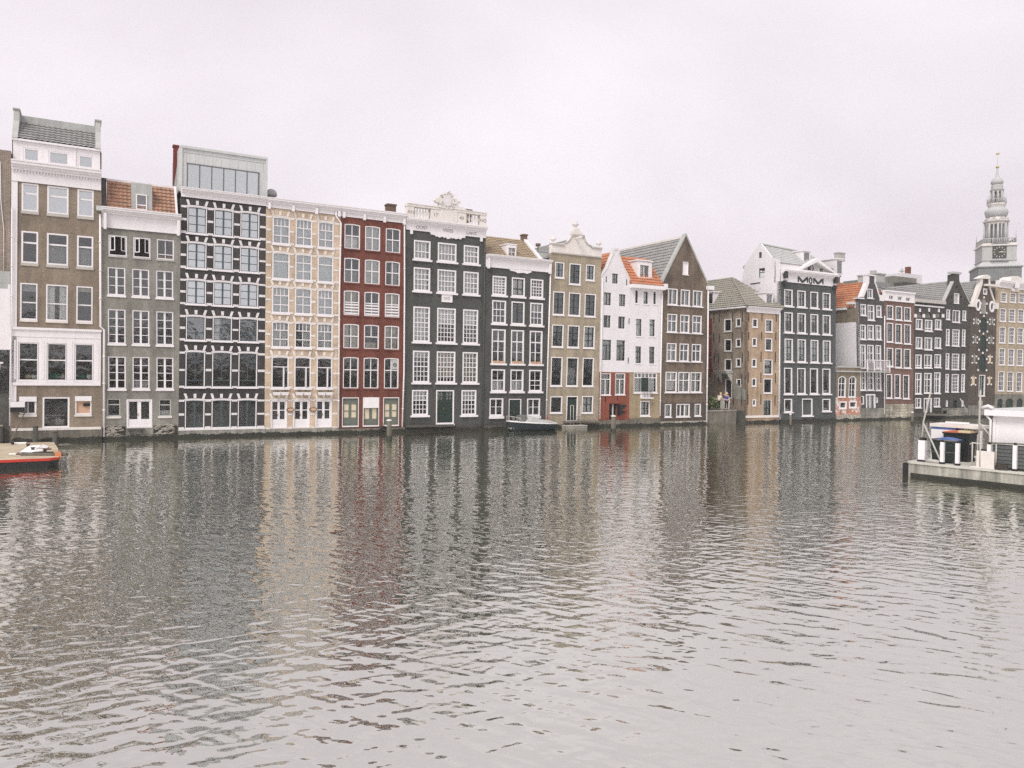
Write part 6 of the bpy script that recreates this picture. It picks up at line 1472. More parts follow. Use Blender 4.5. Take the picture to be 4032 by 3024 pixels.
# --- spout gabled house
h = House('b18', label='dark house with a pointed spout gable topped like a chimney')
p = h.p; W = h.W; g = p['gable']
k3 = lambda r, c: dict(lights=[(0, 1, 2 if c != 1 else 4, 5 if r else 3)]) if not (r == 0 and c == 1) else dict(lights=[(0, 1, 2, 1)], cur=('sides', 'clay', .4), mull=1)
h.windows('a', S(fw=.08, lights=[(0, 1, 2, 4)], mw=.045, sill=('white_paint', .09, .06, .08), front=.015, cur=('full', 'room')), k3)
h.windows('g', S(fw=.06, lights=[(0, 1, 1, 1)], glass=None, panel='grey_trim', sill=('white_paint', .06, .05, .06), front=.015))
h.windows('slit', S(fw=.1, lights=[(0, 1, 1, 1)], arch='round', sill=None)); h.windows('arch', S(name='door', fw=.06, fc='dark_sash', lights=[(0, 1, 2, 1)], arch=.25, sill=None))
for (u, v) in p['ocu']: h.holes.append([(u+.17*cos(2*pi*i/10), v+.2*sin(2*pi*i/10)) for i in range(10)])
h.wall([(0, 0), (W, 0), (h.R(g[5][1]), g[5][1]), (g[4][0], g[4][1]), (g[3][0], g[3][1]), (g[2][0], g[2][1]), (g[1][0], g[1][1]), (0, g[0][1])], 'coal_wall')
mb = h.mb(); off = .16
for a, b in (((0, g[0][1]), g[1]), (g[4], (h.R(g[5][1]), g[5][1]))): mb.add([(a[0], a[1]+.02, .04), (b[0], b[1]+.02, .04), (b[0], b[1]+off, .04), (a[0], a[1]+off, .04), (a[0], a[1]+.02, -.4), (b[0], b[1]+.02, -.4), (b[0], b[1]+off, -.4), (a[0], a[1]+off, -.4)], [(0, 1, 2, 3), (3, 2, 6, 7), (0, 1, 5, 4), (1, 2, 6, 5), (0, 3, 7, 4)])
c = p['cap']; mb.box(c[0][0], c[1][0], c[0][1]+.1, c[1][1], -.6, .12); mb.build('gable_coping', 'grey_trim', h.root)
gm = (g[1][0]+g[4][0])/2; mb = h.mb().box(g[1][0], g[4][0], g[1][1]-.4, g[2][1], -.75, -.285); mb.build('chimney', 'coal_wall', h.root)
for a in (-.2, h.R(13.5)): tile_roof('roof', h.fn, (a, 13.5, -15), (a, 13.5, -.4), (gm, g[1][1]+.25, -15), (gm, g[1][1]+.25, -.4), 'grey_tiles', h.root, .36, .3, .045)
h.mb().box(-4.8, .2, 13.46, 13.6, -15, -.4).build('side_roof', 'grey_tiles', h.root)
tile_roof('side_roof_slope', h.fn, (-4.75, 13.62, -.35), (-.25, 13.62, -.35), (-2.4, 15.9, -7), (1.8, 15.9, -7), 'grey_tiles', h.root, .36, .3, .045)
h.shell(13.4, 9); h.plinth(p['stone'][1], 'grey_base', .08, wet=.25)

# --- brown warehouse with green shutters
h = House('b19', label='brown brick warehouse with a stack of arched green loading shutters and white stone studs')
p = h.p; W = h.W; g = p['gable']
h.windows('sh', S(name='shutter', fw=.05, fc='green_paint', glass=None, panel='green_paint', lights=[(0, 1, 2, 1)], arch='round', sill=('umber_wall', .06, .02, .05), back=-.12), lambda r, c: dict(fc='grey_trim', panel='concrete') if r == 0 else None)
h.windows('door', S(name='door', fw=.08, glass=None, panel='green_paint', lights=[(0, 1, 2, 1)], sill=('white_paint', .08, .03, .06), front=.015))
h.windows('sl', S(fw=.05, fc='grey_trim', lights=[(0, 1, 2, 3)], arch='round', sill=None), lambda r, c: dict(glass=None, panel='cream_shutter', fc='cream_shutter') if (r == 3 or (r == 2 and c == 1)) else dict(cur=('full', 'net_curtain')))
h.windows('arch', S(name='door', fw=.08, fc='grey_trim', glass=None, panel='grey_trim', lights=[(0, 1, 2, 1)], arch='round', sill=None)); h.windows('top', S(fw=.14, lights=[(0, 1, 1, 1)], sill=None, front=.03))
for u, v in p['oval']: h.holes.append([(u+.3*cos(2*pi*i/14), v+.48*sin(2*pi*i/14)) for i in range(14)])
h.wall([(0, 0), (W, 0), (h.R(g[9][1]), g[9][1])]+list(reversed(g[1:9]))+[(0, g[0][1])], 'umber_wall')
mb = h.mb()
for u, v in p['oval']: mb.prism([(u+.5*cos(2*pi*i/14), v+.72*sin(2*pi*i/14)) for i in range(14)], -.05, .12, [[(u+.3*cos(2*pi*i/14), v+.48*sin(2*pi*i/14)) for i in range(14)]])
mb.each('oval_surround', 'white_paint', h.root); mb = h.mb()
for u, v in p['oval']: mb.quad((u-.4, v-.6, -.2), (u+.4, v-.6, -.2), (u+.4, v+.6, -.2), (u-.4, v+.6, -.2))
mb.each('oval_pane', 'half_coated_glass', h.root); mb = h.mb()
for r in h.recs('sh'):
    m = (r[3]+r[4])/2
    for x, y in ((m, r[6]+.18), (r[3]-.12, r[6]-.55), (r[4]+.12, r[6]-.55), (r[3]-.12, r[5]+.08), (r[4]+.12, r[5]+.08)): mb.box(x-.11, x+.11, y-.12, y+.12, -.02, .06)
for r in h.recs('sl'):
    for x, y in ((r[3]-.14, r[6]-.3), (r[4]+.14, r[6]-.3), (r[3]-.14, r[5]+.02), (r[4]+.14, r[5]+.02)): mb.box(x-.09, x+.09, y-.1, y+.1, -.02, .06)
mb.each('stone_stud', 'white_paint', h.root)
mb = h.mb(); t = p['triml']; t2 = p['trimr']
def sweep(mb, pts, a, b, w0=-.4, w1=.08):
    for p0, p1 in zip(pts, pts[1:]): mb.add([(p0[0]+a, p0[1], w1), (p0[0]+b, p0[1], w1), (p1[0]+b, p1[1], w1), (p1[0]+a, p1[1], w1), (p0[0]+a, p0[1], w0), (p0[0]+b, p0[1], w0), (p1[0]+b, p1[1], w0), (p1[0]+a, p1[1], w0)], [(0, 1, 2, 3), (0, 3, 7, 4), (1, 2, 6, 5), (0, 1, 5, 4), (2, 3, 7, 6)])
sweep(mb, g[1:5], -.5, .02); sweep(mb, g[5:10], -.02, .28); mb.box(-.5, .85, g[0][1]-.12, g[0][1]+.12, -.4, .16).box(g[9][0]-.6, g[9][0]+.1, g[9][1]-.25, g[9][1]+.5, -.4, .12)
c = p['cap']; cm = sum(q[0] for q in c)/len(c)+.2; c = [(cm+(u-cm)*.7, c[0][1]+(v-c[0][1])*.75) for u, v in c]; mb.prism([(c[0][0], c[0][1]-.0), (c[-1][0], c[-1][1]-.0)]+list(reversed(c[1:-1])), -.5, .2); a = g[4]; mb.box(g[4][0]-.15, g[5][0]+.2, g[4][1]-.05, g[4][1]+.12, -.4, .14); b_ = p['beam']; mb.box(2.6, 5.2, b_[0][1]-.1, b_[0][1]+.12, 0, .5); mb.build('gable_trim', 'cream_stone', h.root)
gm = (g[4][0]+g[5][0])/2
for a in (-.3, h.R(13.6)): tile_roof('roof', h.fn, (a, 13.6, -14), (a, 13.6, -.4), (gm, 16.8, -14), (gm, 16.8, -.4), 'grey_tiles', h.root, .36, .3, .045)
h.shell(13.4, 9); h.plinth(p['stone'][1], 'grey_base', .1, wet=.25)

# --- tan house at the far end
h = House('b20', label='sand coloured house with small paned windows and arched green doors, cut by the frame')
p = h.p; W = 9.; h.W = W; top = p['top'][1]
h.windows('a', S(fw=.075, lights=[(0, .5, 4, 2), (.5, 1, 4, 2)], mw=.035, tw=.06, arch=.06, sill=('white_paint', .09, .04, .07), front=.015, cur=('full', 'room')))
h.windows('arch', S(name='door', fw=.1, fc='grey_base', glass=None, panel='green_paint', lights=[], arch=.45, sill=None))
sb = p['stone'][1]
h.wall([(0, sb), (W, sb), (h.R(top), top), (0, top)], 'sand_wall'); h.wall([(0, 0), (W, 0), (W, sb-.004), (0, sb-.004)], 'grey_base', 'stone_base')
h.cornice(top, top+.35, p['top2'][1], .4); d = p['dome']; d = [(3.6+(u-3.6)*.85, p['top2'][1]+(v-p['top2'][1])*.62) for u, v in d]; dm_ = h.mb().prism([(d[0][0], p['top2'][1])]+[(d[-1][0], p['top2'][1])]+list(reversed(d[1:-1])), -1.2, .25); dm_.prism([(2.9, top-.3), (4.3, top-.3), (4.6, top+.05), (2.6, top+.05)], 0, .2); dm_.build('gable_crest', 'cream_stone', h.root)
h.mb().box(3.2, 3.9, p['top2'][1]-.75, p['top2'][1]-.05, .3, .5).build('crest_window', 'white_paint', h.root)
h.shell(top, 9); h.plinth(.3, 'dark_stone', .1)

# ------------------------------------------------------------------ roofs behind the row
def back_building(label, x0, x1, y, z1, depth, wall, roof=None, rise=0, name='building'):
    o = empty(name, (x0, y, 0), G['th'], label, 'building'); L = (x1-x0)/cos(G['th']); f = lambda u, v, w: (u, -w, v)
    MB(f).box(0, L, 0, z1, -depth, 0).build('wall', wall, o)
    if rise:
        mb = MB(f); mb.prism([(-.2, z1), (L+.2, z1), (L/2, z1+rise)], -depth-.1, .1); mb.build('roof', roof, o)
    return o, L, f
o, L, f = back_building('grey tiled roof with a broad capped chimney behind the neck gabled house', 46.5, 51.8, 100, 17.2, 8, 'grey_tiles')
mb = MB(f).box(1.2, 2.7, 17.2, 18.2, -3, 0).box(1.1, 2.8, 18.2, 18.35, -3.1, .1).box(1.75, 2.2, 18.35, 18.85, -1.6, -.9); mb.build('chimney', 'grey_trim', o)
o, L, f = back_building('grey walled back building behind the russet house', 51.8, 56.2, 105, 18.6, 8, 'grey_wall'); MB(f).box(-2.5, 1.2, 14.5, 17.3, -.4, 3.2).build('extension', 'dark_stone', o)
o, L, f = back_building('pale rooftop block with a red brick chimney and a round vent cowl', 56.4, 60.6, 112, 20.0, 7, 'white_wall')
MB(f).box(2.2, 2.75, 20, 21.1, -1, -.4).build('chimney', 'red_wall', o); mb = MB(f); mb.tube([(.9, 20, -.6), (.9, 20.3, -.6)], .12, 8); mb.tube([(.9, 20.32, -.6), (.9, 20.42, -.6)], .4, 10); mb.tube([(.9, 20.42, -.6), (.9, 20.9, -.6)], .22, 10, .1); mb.build('vent_cowl', 'zinc', o)
o, L, f = back_building('old brick chimney stack block beside the lettered frieze', 39.2, 41.9, 96, 16.6, 4, 'rust_tiles'); MB(f).box(.6, 2.2, 16.6, 17.3, -1.5, 0).box(.5, 2.3, 17.3, 17.45, -1.6, .1).build('chimney', 'chimney_brick', o)
o, L, f = back_building('low leafy roof garden wall behind the corner house', 21.0, 25.5, 86, 13.5, 4, 'grey_pink_brick')
o, L, f = back_building('orange roofed back house between the neck gable and the dark roofs', 44.2, 47.2, 94, 13.2, 6, 'annex_wall', 'orange_tiles', 2.3)

# ------------------------------------------------------------------ church tower
TX, TY, _ = G['tower']; tw = {n: (z, r) for n, z, r in G['tw']}
t = empty('church_tower', (TX, TY, 0), 0, 'pale grey church tower with a clock, open lanterns, a bulb dome and a tall spire', 'church tower')
zt = lambda n: tw[n][0]; rt_ = lambda n: tw[n][1]
def LA(name, prof, mat, n=8, rot=pi/8, smooth=False): return MB().lathe(prof, 0, 0, n, rot, smooth).build(name, mat, t)
q8 = 1/cos(pi/8)
TR = -.33
def sq(mb, r, z0, z1, rot=TR):
    c = [(r*1.414*cos(rot+pi/4+i*pi/2), r*1.414*sin(rot+pi/4+i*pi/2)) for i in range(4)]
    return mb.add([(x, y, z0) for x, y in c]+[(x, y, z1) for x, y in c], [(0, 1, 2, 3), (4, 5, 6, 7)]+[(i, (i+1) % 4, 4+(i+1) % 4, 4+i) for i in range(4)])
bh = rt_('block_t')*.83
sq(MB(), bh*.98, 0, zt('roofb')-1).build('shaft', 'grey_pink_brick', t)
zs = zt('rooft')-.5
mb = MB(); c0 = [(rt_('roofb')*1.2*cos(TR+pi/4+i*pi/2), rt_('roofb')*1.2*sin(TR+pi/4+i*pi/2)) for i in range(4)]; c1 = [(bh*1.0*1.414*cos(TR+pi/4+i*pi/2), bh*1.414*sin(TR+pi/4+i*pi/2)) for i in range(4)]
mb.add([(x, y, zs) for x, y in c0]+[(x, y, zt('rooft')+.8) for x, y in c1], [(0, 1, 2, 3), (4, 5, 6, 7)]+[(i, (i+1) % 4, 4+(i+1) % 4, 4+i) for i in range(4)]); mb.build('skirt_roof', 'pale_slates', t)
mb = MB(); sq(mb, rt_('roofb')*.8, zt('roofb')-2, zs-.3); sq(mb, rt_('roofb')*.84, zs-.297, zs-.003); mb.build('lower_balustrade', 'tower_dark', t)
mb = MB(); sq(mb, bh, zt('rooft')+.2, zt('block_t')); sq(mb, bh*1.04, zt('rooft')+1.2, zt('rooft')+1.5); mb.build('clock_stage', 'tower_stone', t)
mb = MB(); sq(mb, bh*1.08, zt('block_t')+.003, zt('corn')); sq(mb, bh*1.0, zt('corn')+.003, zt('bal_b')); mb.build('cornice', 'cream_stone', t)
mb = MB(); rb = rt_('bal_b')*.84
for i in range(4):
    a0, a1 = [(rb*1.414*cos(TR+pi/4+k*pi/2), rb*1.414*sin(TR+pi/4+k*pi/2)) for k in (i, i+1)]
    for j in range(15): f_ = j/14; x, y = a0[0]+(a1[0]-a0[0])*f_, a0[1]+(a1[1]-a0[1])*f_; mb.tube([(x, y, zt('bal_b')), (x, y, zt('bal_t'))], .1, 5)
    mb.tube([(a0[0], a0[1], zt('bal_t')), (a1[0], a1[1], zt('bal_t'))], .14, 5); mb.tube([(a0[0], a0[1], zt('bal_b')), (a0[0], a0[1], zt('bal_t')+2.4)], .17, 6, .05)
mb.build('balustrade', 'tower_stone', t)
LA('lantern_core', [(rt_('lan_b')*.5, zt('bal_b')), (rt_('lan_b')*.5, zt('lan_t'))], 'tower_dark')
mb = MB(); R1 = rt_('lan_b')*.95
for i in range(8):
    a = pi/8+i*pi/4; x, y = R1*cos(a), R1*sin(a); mb.tube([(x, y, zt('bal_b')), (x, y, zt('lan_t'))], .32, 8, .26)
    a2 = a+pi/8; x, y = R1*.9*cos(a2), R1*.9*sin(a2); mb.tube([(x, y, zt('bal_b')), (x, y, zt('lan_t')-.7)], .2, 6)
mb.build('column', 'tower_stone', t)
LA('lantern_cornice', [(R1*1.0, zt('lan_t')-.6), (R1*1.02, zt('lan_t')), (rt_('lcorn')*1.0, zt('lan_t')+.1), (rt_('lcorn')*1.02, zt('lcorn')), (R1*.95, zt('lcorn')+.1), (R1*.85, zt('ped'))], 'cream_stone')
mb = MB()
for i in range(8):
    a = i*pi/4; c, s_ = cos(a), sin(a); r0 = R1*1.06; hw = R1*.42
    P3 = lambda tt, z: (c*r0-s_*tt, s_*r0+c*tt, z); P4 = lambda tt, z: (c*(r0-.5)-s_*tt, s_*(r0-.5)+c*tt, z)
    mb.add([P3(-hw, zt('lcorn')), P3(hw, zt('lcorn')), P3(0, zt('lcorn')+.75), P4(-hw, zt('lcorn')), P4(hw, zt('lcorn')), P4(0, zt('lcorn')+.75)], [(0, 1, 2), (3, 4, 5), (0, 2, 5, 3), (1, 2, 5, 4), (0, 1, 4, 3)])
mb.build('small_pediment', 'tower_stone', t)
LA('bulb', [(R1*.86, zt('ped')), (rt_('bulb0')*.93, zt('bulb0')), (rt_('bulbm')*1.0, zt('bulbm')), (rt_('bulbm')*.95, zt('bulbm')+.6), (rt_('bulbt')*1.1, zt('bulbt')-.5), (rt_('bulbt')*.9, zt('bulbt'))], 'pale_slates', 16, 0, True)
LA('upper_gallery', [(rt_('bulbt')*.9, zt('bulbt')), (rt_('gal_b'), zt('gal_b')-.1), (rt_('gal_b'), zt('gal_b')+.25)], 'cream_stone')
mb = MB(); Rg = rt_('gal_b')*.97
for i in range(32): a = i*pi/16; mb.tube([(Rg*cos(a), Rg*sin(a), zt('gal_b')+.25), (Rg*cos(a), Rg*sin(a), zt('gal_t'))], .06, 4)
for i in range(8): a, b = pi/8+i*pi/4, pi/8+(i+1)*pi/4; mb.tube([(Rg*cos(a), Rg*sin(a), zt('gal_t')), (Rg*cos(b), Rg*sin(b), zt('gal_t'))], .09, 5); mb.tube([(Rg*cos(a), Rg*sin(a), zt('gal_b')), (Rg*cos(a), Rg*sin(a), zt('gal_t')+1.6)], .1, 5, .03)
mb.build('railing', 'tower_stone', t)
R2 = rt_('l2b')*.92; mb = MB()
for i in range(8):
    a = pi/8+i*pi/4; mb.tube([(R2*cos(a), R2*sin(a), zt('gal_b')), (R2*cos(a), R2*sin(a), zt('l2t'))], .24, 6)
    a2 = a+pi/8; k_ = R2*cos(pi/8)
    mb.add([(k_*cos(a2)-sin(a2)*tt, k_*sin(a2)+cos(a2)*tt, z) for tt, z in ((-.55, zt('l2t')-.5), (0, zt('l2t')-.1), (.55, zt('l2t')-.5), (.55, zt('l2t')), (-.55, zt('l2t')))], [(0, 1, 4), (1, 3, 4), (1, 2, 3)])
mb.build('upper_column', 'tower_stone', t); MB().lathe([(.16, zt('gal_b')), (.55, zt('l2t')-1.6), (.5, zt('l2t')-1.0), (.2, zt('l2t')-.4)], 0, 0, 10).build('bell', 'tower_dark', t)
LA('upper_cornice', [(R2*1.1, zt('l2t')), (rt_('l2c'), zt('l2c')), (R2*1.05, zt('l2c')+.1), (R2*1.05, zt('dome0')-.3), (rt_('dome0')*1.1, zt('dome0'))], 'tower_stone')
MB().lathe([(rt_('dome0'), zt('dome0')), (rt_('domem')*1., zt('dome0')+.55), (rt_('domem'), zt('domem')+.1), (rt_('domem')*.75, zt('domem')+.8), (rt_('dome1')*.75, zt('dome1')), (rt_('spi')*1.1, zt('spi')), (.2, zt('spi2')), (.09, zt('spi2')+.1), (.06, zt('tip')-.6)], 0, 0, 12, 0, True).build('spire', 'pale_slates', t)
mb = MB(); mb.lathe([(.05, zt('spi2')-.4), (.42, zt('spi2')-.1), (.45, zt('spi2')+.1), (.05, zt('spi2')+.4)], 0, 0, 10); g_ = MB(lambda u, v, w: (u, w, v)); g_.prism([(-.55, zt('tip')-.35), (.1, zt('tip')-.4), (.6, zt('tip')-.1), (.35, zt('tip')+.25), (.1, zt('tip')-.1), (-.3, zt('tip')+.2)], -.05, .05); mb.add(g_.v, g_.f); mb.build('weather_vane', 'gold', t)
ct_ = G['clock'][2]; ca = TR-pi/2
def CF(u, v, w): # clock face frame on the stage's side that looks toward the water
    r = bh+.02+w; return (r*cos(ca)-u*sin(ca), r*sin(ca)+u*cos(ca), ct_+v)
mb = MB(CF); mb.box(-1.65, 1.65, -1.65, 1.65, 0, .12); ck = mb.build('clock', 'dark_sash', t)
mb = MB(CF)
for i in range(12):
    a = i*pi/6; mb.add([(1.12*sin(a)-.09*cos(a), 1.12*cos(a)+.09*sin(a), .14), (1.12*sin(a)+.09*cos(a), 1.12*cos(a)-.09*sin(a), .14), (1.46*sin(a)+.1*cos(a), 1.46*cos(a)-.1*sin(a), .14), (1.46*sin(a)-.1*cos(a), 1.46*cos(a)+.1*sin(a), .14)], [(0, 1, 2, 3)])
for a, l, wd in ((radians(76), .85, .12), (radians(93), 1.4, .09)): mb.add([(-.2*sin(a)-wd*cos(a), -.2*cos(a)+wd*sin(a), .16), (-.2*sin(a)+wd*cos(a), -.2*cos(a)-wd*sin(a), .16), (l*sin(a)+wd*.6*cos(a), l*cos(a)-wd*.6*sin(a), .16), (l*sin(a)-wd*.6*cos(a), l*cos(a)+wd*.6*sin(a), .16)], [(0, 1, 2, 3)])
mb.build('dial', 'cream_panel', ck)
mb = MB(CF); mb.prism([(-2.3, 2.1), (2.3, 2.1), (0, 3.0)], -.1, .3).box(-2.2, 2.2, -2.5, -2.2, 0, .3).box(-1.9, 1.9, -3.1, -2.9, 0, .4); mb.build('clock_pediment', 'tower_dark', t)
# ------------------------------------------------------------------ on and beside the water
def post(key, label, grey=False):
    x, y, z, r, dx = G[key]
    o = empty('mooring_post', (x, y, 0), 0, label, 'mooring post', 'wooden mooring posts in the canal')
    MB().tube([(0, 0, -.8), (0, 0, z*.5), (dx, 0, z-.1)], r*1.0, 10, r*.75).build('pile', 'wood_pile', o)
    MB().lathe([(r*.72, z-.1), (r*.95, z-.09), (r*.95, z-.02), (r*.3, z+.03)], dx, 0, 10).build('post_cap', 'cream_stone', o)
    MB().tube([(0, 0, -.3), (0, 0, .2)], r*1.04, 10).build('waterline_band', 'wet_stone', o)
post('post1', 'weathered mooring post in front of the dark red house')
post('post2', 'weathered mooring post in front of the narrow white and red house')
post('post3', 'slim mooring post in front of the slate grey lettered house')
post('post4', 'squat mooring post in front of the coal dark arched house')
th = G['th']; dv = Vector((cos(th), sin(th), 0)); nv = Vector((sin(th), -cos(th), 0))   # along the quay, and out over the water
def QP(key, u, w): o = Vector(HS[key]['org']); return o+dv*u+nv*w
for u, hh, lb in ((1.35, .95, 'dark thick stump nearest the brown house corner, beside the barge'), (2.35, .62, 'shorter dark stump with a pale top, beside the barge'), (-.45, .95, 'blackish stump by the foot of the long white downpipe')):
    q = QP('b1', u, .75); o = empty('mooring_stump', q, 0, lb, 'stump', 'dark stumps along the brown house')
    MB().tube([(0, 0, -.5), (0, 0, hh)], .16, 9, .14).build('pile', 'dark_stone', o); MB().lathe([(.16, hh), (.17, hh+.05), (.05, hh+.08)], 0, 0, 9).build('post_cap', 'quay_stone', o)

# cushions lying in the shop window of the brown house
for i, (k, a, b, hh, m, lb) in enumerate([(0, .3, .62, .3, 'cream_panel', 'pale yellow cushion in the first shop window'), (0, .62, .97, .3, 'curtain_white', 'white cushion beside the pale yellow one in the first shop window'), (1, .05, .72, .42, 'cushion_green', 'long green cushion in the middle shop window'), (1, .73, .95, .36, 'cream_panel', 'cream cushion beside the green one in the middle shop window'), (2, .05, .6, .34, 'cushion_green', 'green cushion in the last shop window'), (2, .64, .95, .36, 'curtain_white', 'white cushion beside the green one in the last shop window')]):
    r = SHOPW[k]; x0, x1 = r[3]+(r[4]-r[3])*a, r[3]+(r[4]-r[3])*b; v0 = r[5]+.08
    f = HB1.fn; c = Vector(f((x0+x1)/2, v0, -.5)); R = Matrix.Rotation(th, 3, 'Z'); base = HB1.root.location+R @ c
    mb = MB(); n = 10; L = (x1-x0)/2
    mb.loft([[(x, .18*s_*cos(2*pi*j/n), hh/2+hh/2*s_*sin(2*pi*j/n)) for j in range(n)] for x, s_ in ((-L, .25), (-L*.92, .75), (-L*.5, 1), (0, .9), (L*.5, 1), (L*.92, .75), (L, .25))])
    o = mb.build('cushion', m); o.location = base; o.rotation_euler = (0, 0, th); tag(o, lb, 'cushion', 'cushions in the shop windows')
    MB(f).box(r[3]+.05, r[4]-.05, r[5]-.1, v0-.01, -.75, -.2).build('window_seat', 'white_paint', HB1.root) if a < .31 else None
# planters hung under the yellow house's big windows
ws = [r for r in HB4.recs('w') if r[1] == 4]; names = ['first', 'middle', 'last']
def foliage(mb, cx, cy, cz, rx, ry, rz, n, s=.06, fn=None):
    for _ in range(n):
        while True:
            a, b, c = [random.uniform(-1, 1) for _ in range(3)]
            if .15 < a*a+b*b+c*c < 1: break
        p0 = Vector((cx+a*rx, cy+b*ry, cz+c*rz)); d1 = Vector([random.uniform(-1, 1) for _ in range(3)]).normalized(); d2 = d1.cross(Vector([random.uniform(-1, 1) for _ in range(3)])).normalized(); k = s*random.uniform(.6, 1.3)
        mb.add([tuple(p0-d1*k), tuple(p0+d2*k*.5), tuple(p0+d1*k), tuple(p0-d2*k*.5)], [(0, 1, 2, 3)])
    return mb
R3 = Matrix.Rotation(th, 3, 'Z')
def place(H, u, v, w): return H.root.location+R3 @ Vector(H.fn(u, v, w))
for i, r in enumerate(ws):
    for j in (0, 1):
        x = r[3]+.05+(r[4]-r[3]-.1)*(j*.5+.25); o = empty('window_planter', place(HB4, x, r[5]-.5, .25), th, '%s white window box hung below the %s wide open window of the yellow house' % (('nearer', 'farther')[j], names[i]), 'planter', 'white window boxes on the yellow house')
        L = (r[4]-r[3])*.23; mb = MB(); mb.add([(-L*.8, -.1, 0), (L*.8, -.1, 0), (L*.8, .1, 0), (-L*.8, .1, 0), (-L, -.14, .22), (L, -.14, .22), (L, .14, .22), (-L, .14, .22)], [(0, 1, 2, 3), (0, 1, 5, 4), (1, 2, 6, 5), (2, 3, 7, 6), (3, 0, 4, 7), (4, 5, 6, 7)]); mb.build('box', 'white_paint', o)
        foliage(MB(), 0, 0, .25, L*.9, .12, .1, 40, .05).build('plant', 'leaf_dark', o)
for i, (u, v) in enumerate(HS['b4']['p']['oval']):
    o = empty('wall_lamp', place(HB4, u, v, .02), th, 'brown oval wall lamp between the %s doors of the yellow house' % ('first and middle' if i == 0 else 'middle and last'), 'lamp', 'oval lamps between the doors'); n = 12
    mb = MB(lambda a, b, c: (a, -c, b)); mb.prism([(.28*cos(2*pi*k/n), .14*sin(2*pi*k/n)) for k in range(n)], 0, .1); mb.build('back_plate', 'chimney_brick', o); mb = MB(lambda a, b, c: (a, -c, b)); mb.prism([(.2*cos(2*pi*k/n), .09*sin(2*pi*k/n)) for k in range(n)], .101, .16); mb.build('lamp_shade', 'clay', o)
# flower pots on the charcoal house's sills
for i, r in enumerate([r for r in HB7.recs('a') if r[1] == 2]):
    for j in (0, 1):
        x = r[3]+.08+(r[4]-r[3]-.16)*(j*.5+.25); o = empty('flower_trough', place(HB7, x, r[5]+.002, .02), th, '%s clay trough on the sill of the %s middle storey window of the charcoal house' % (('nearer', 'farther')[j], names[i]), 'flower pot', 'clay troughs on the charcoal house sills')
        L = (r[4]-r[3])*.19; mb = MB(); mb.add([(-L*.85, -.07, 0), (L*.85, -.07, 0), (L*.85, .07, 0), (-L*.85, .07, 0), (-L, -.1, .2), (L, -.1, .2), (L, .1, .2), (-L, .1, .2)], [(0, 1, 2, 3), (0, 1, 5, 4), (1, 2, 6, 5), (2, 3, 7, 6), (3, 0, 4, 7), (4, 5, 6, 7)]); mb.build('trough', 'clay', o)
        foliage(MB(), 0, 0, .27, L*.8, .08, .09, 30, .05).build('plant', 'leaf_dark', o)
# tyre fender on the quay under the red house
o = empty('tyre_fender', QP('b5', 3.3, .36)+Vector((0, 0, .2)), th, 'black tyre fender hung on the quay below the dark red house', 'tyre')
mb = MB(); n = 16; mb.tube([(.24*cos(2*pi*k/n), 0, .24*sin(2*pi*k/n)) for k in range(n+1)], .09, 8, caps=False); mb.build('tyre', 'black_iron', o); MB().tube([(0, .02, .2), (0, .05, .5)], .015, 5).build('rope', 'wood_pile', o)

# --- work barge with the red rail
a, b, c = Vector(G['ba_n']), Vector(G['ba_nl']), Vector(G['ba_f'])
ex = (a-b); ex.z = 0; ex.normalize(); ang = math.atan2(ex.y, ex.x)
brg = empty('work_barge', (a.x, a.y, 0), ang, 'flat work barge with a red rail and a sandy deck, cut off by the frame', 'barge')
loc = lambda p: Matrix.Rotation(-ang, 3, 'Z') @ (Vector((p[0], p[1], 0))-Vector((a.x, a.y, 0)))
cf = loc(c); LEFT = -9.; bw_ = cf.y
out = [(LEFT, 0), (-.35, 0), (.0, .35), (.05, 1.2), (cf.x*.5+.1, bw_*.55), (cf.x, bw_-.3), (cf.x-.3, bw_), (LEFT, bw_)]
inn = [(x*.985-.15, .25+(y)*.95) for x, y in out]
mb = MB(); n = len(out)
lo = [(LEFT, .06), (-.7, .1), (-.4, .45), (-.4, 1.3), (cf.x*.5-.5, bw_*.55), (cf.x-.6, bw_-.5), (cf.x-.8, bw_-.3), (LEFT, bw_-.3)]
mb.add([(x, y, .36) for x, y in out]+[(x, y, .18) for x, y in out]+[(x, y, -.4) for x, y in lo], [(i, (i+1) % n, n+(i+1) % n, n+i) for i in range(n)]+[(n+i, n+(i+1) % n, 2*n+(i+1) % n, 2*n+i) for i in range(n)]); mb.build('hull', 'barge_black', brg)
MB().prism(out, .33, .40).build('deck', 'barge_deck', brg)
mb = MB(); mb.prism([(x, y-.05) for x, y in out[:3]]+[(-.1, .42), (-.4, .1), (LEFT, .1)], .31, .42); mb.build('rail', 'red_rail', brg)
mb = MB(); mb.prism([(-.12, .9), (.12, .7), (.12, 1.7), (-.12, 1.7)], .3, .55); mb.build('fairlead', 'orange_paint', brg)
mb = MB(); mb.tube([(-4.2, -.12, .12), (-4.1, -.12, .12), (-3.2, -.12, .12), (-3.1, -.12, .12)], .12, 10); mb.build('fender', 'grey_sill', brg)
mb = MB()
for k, (x, y) in enumerate(((-.5, bw_*.35), (-1.0, bw_*.45), (-1.2, bw_*.7), (-1.9, bw_*.9))): mb.lathe([(.07, .4), (.07, .53), (.1, .54), (.1, .58), (.02, .59)], x+cf.x*y/bw_, y, 8)
mb.build('bollard', 'dark_stone', brg)
def board(pts, z, m, lb, nm='board', hh=.05):
    mb = MB(); mb.prism([(p[0], p[1]) for p in pts], z, z+hh); o = mb.build(nm, m); tag(o, lb, 'board', 'loose boards on the barge'); return o
P_ = [G['pl%d' % i] for i in range(1, 11)]
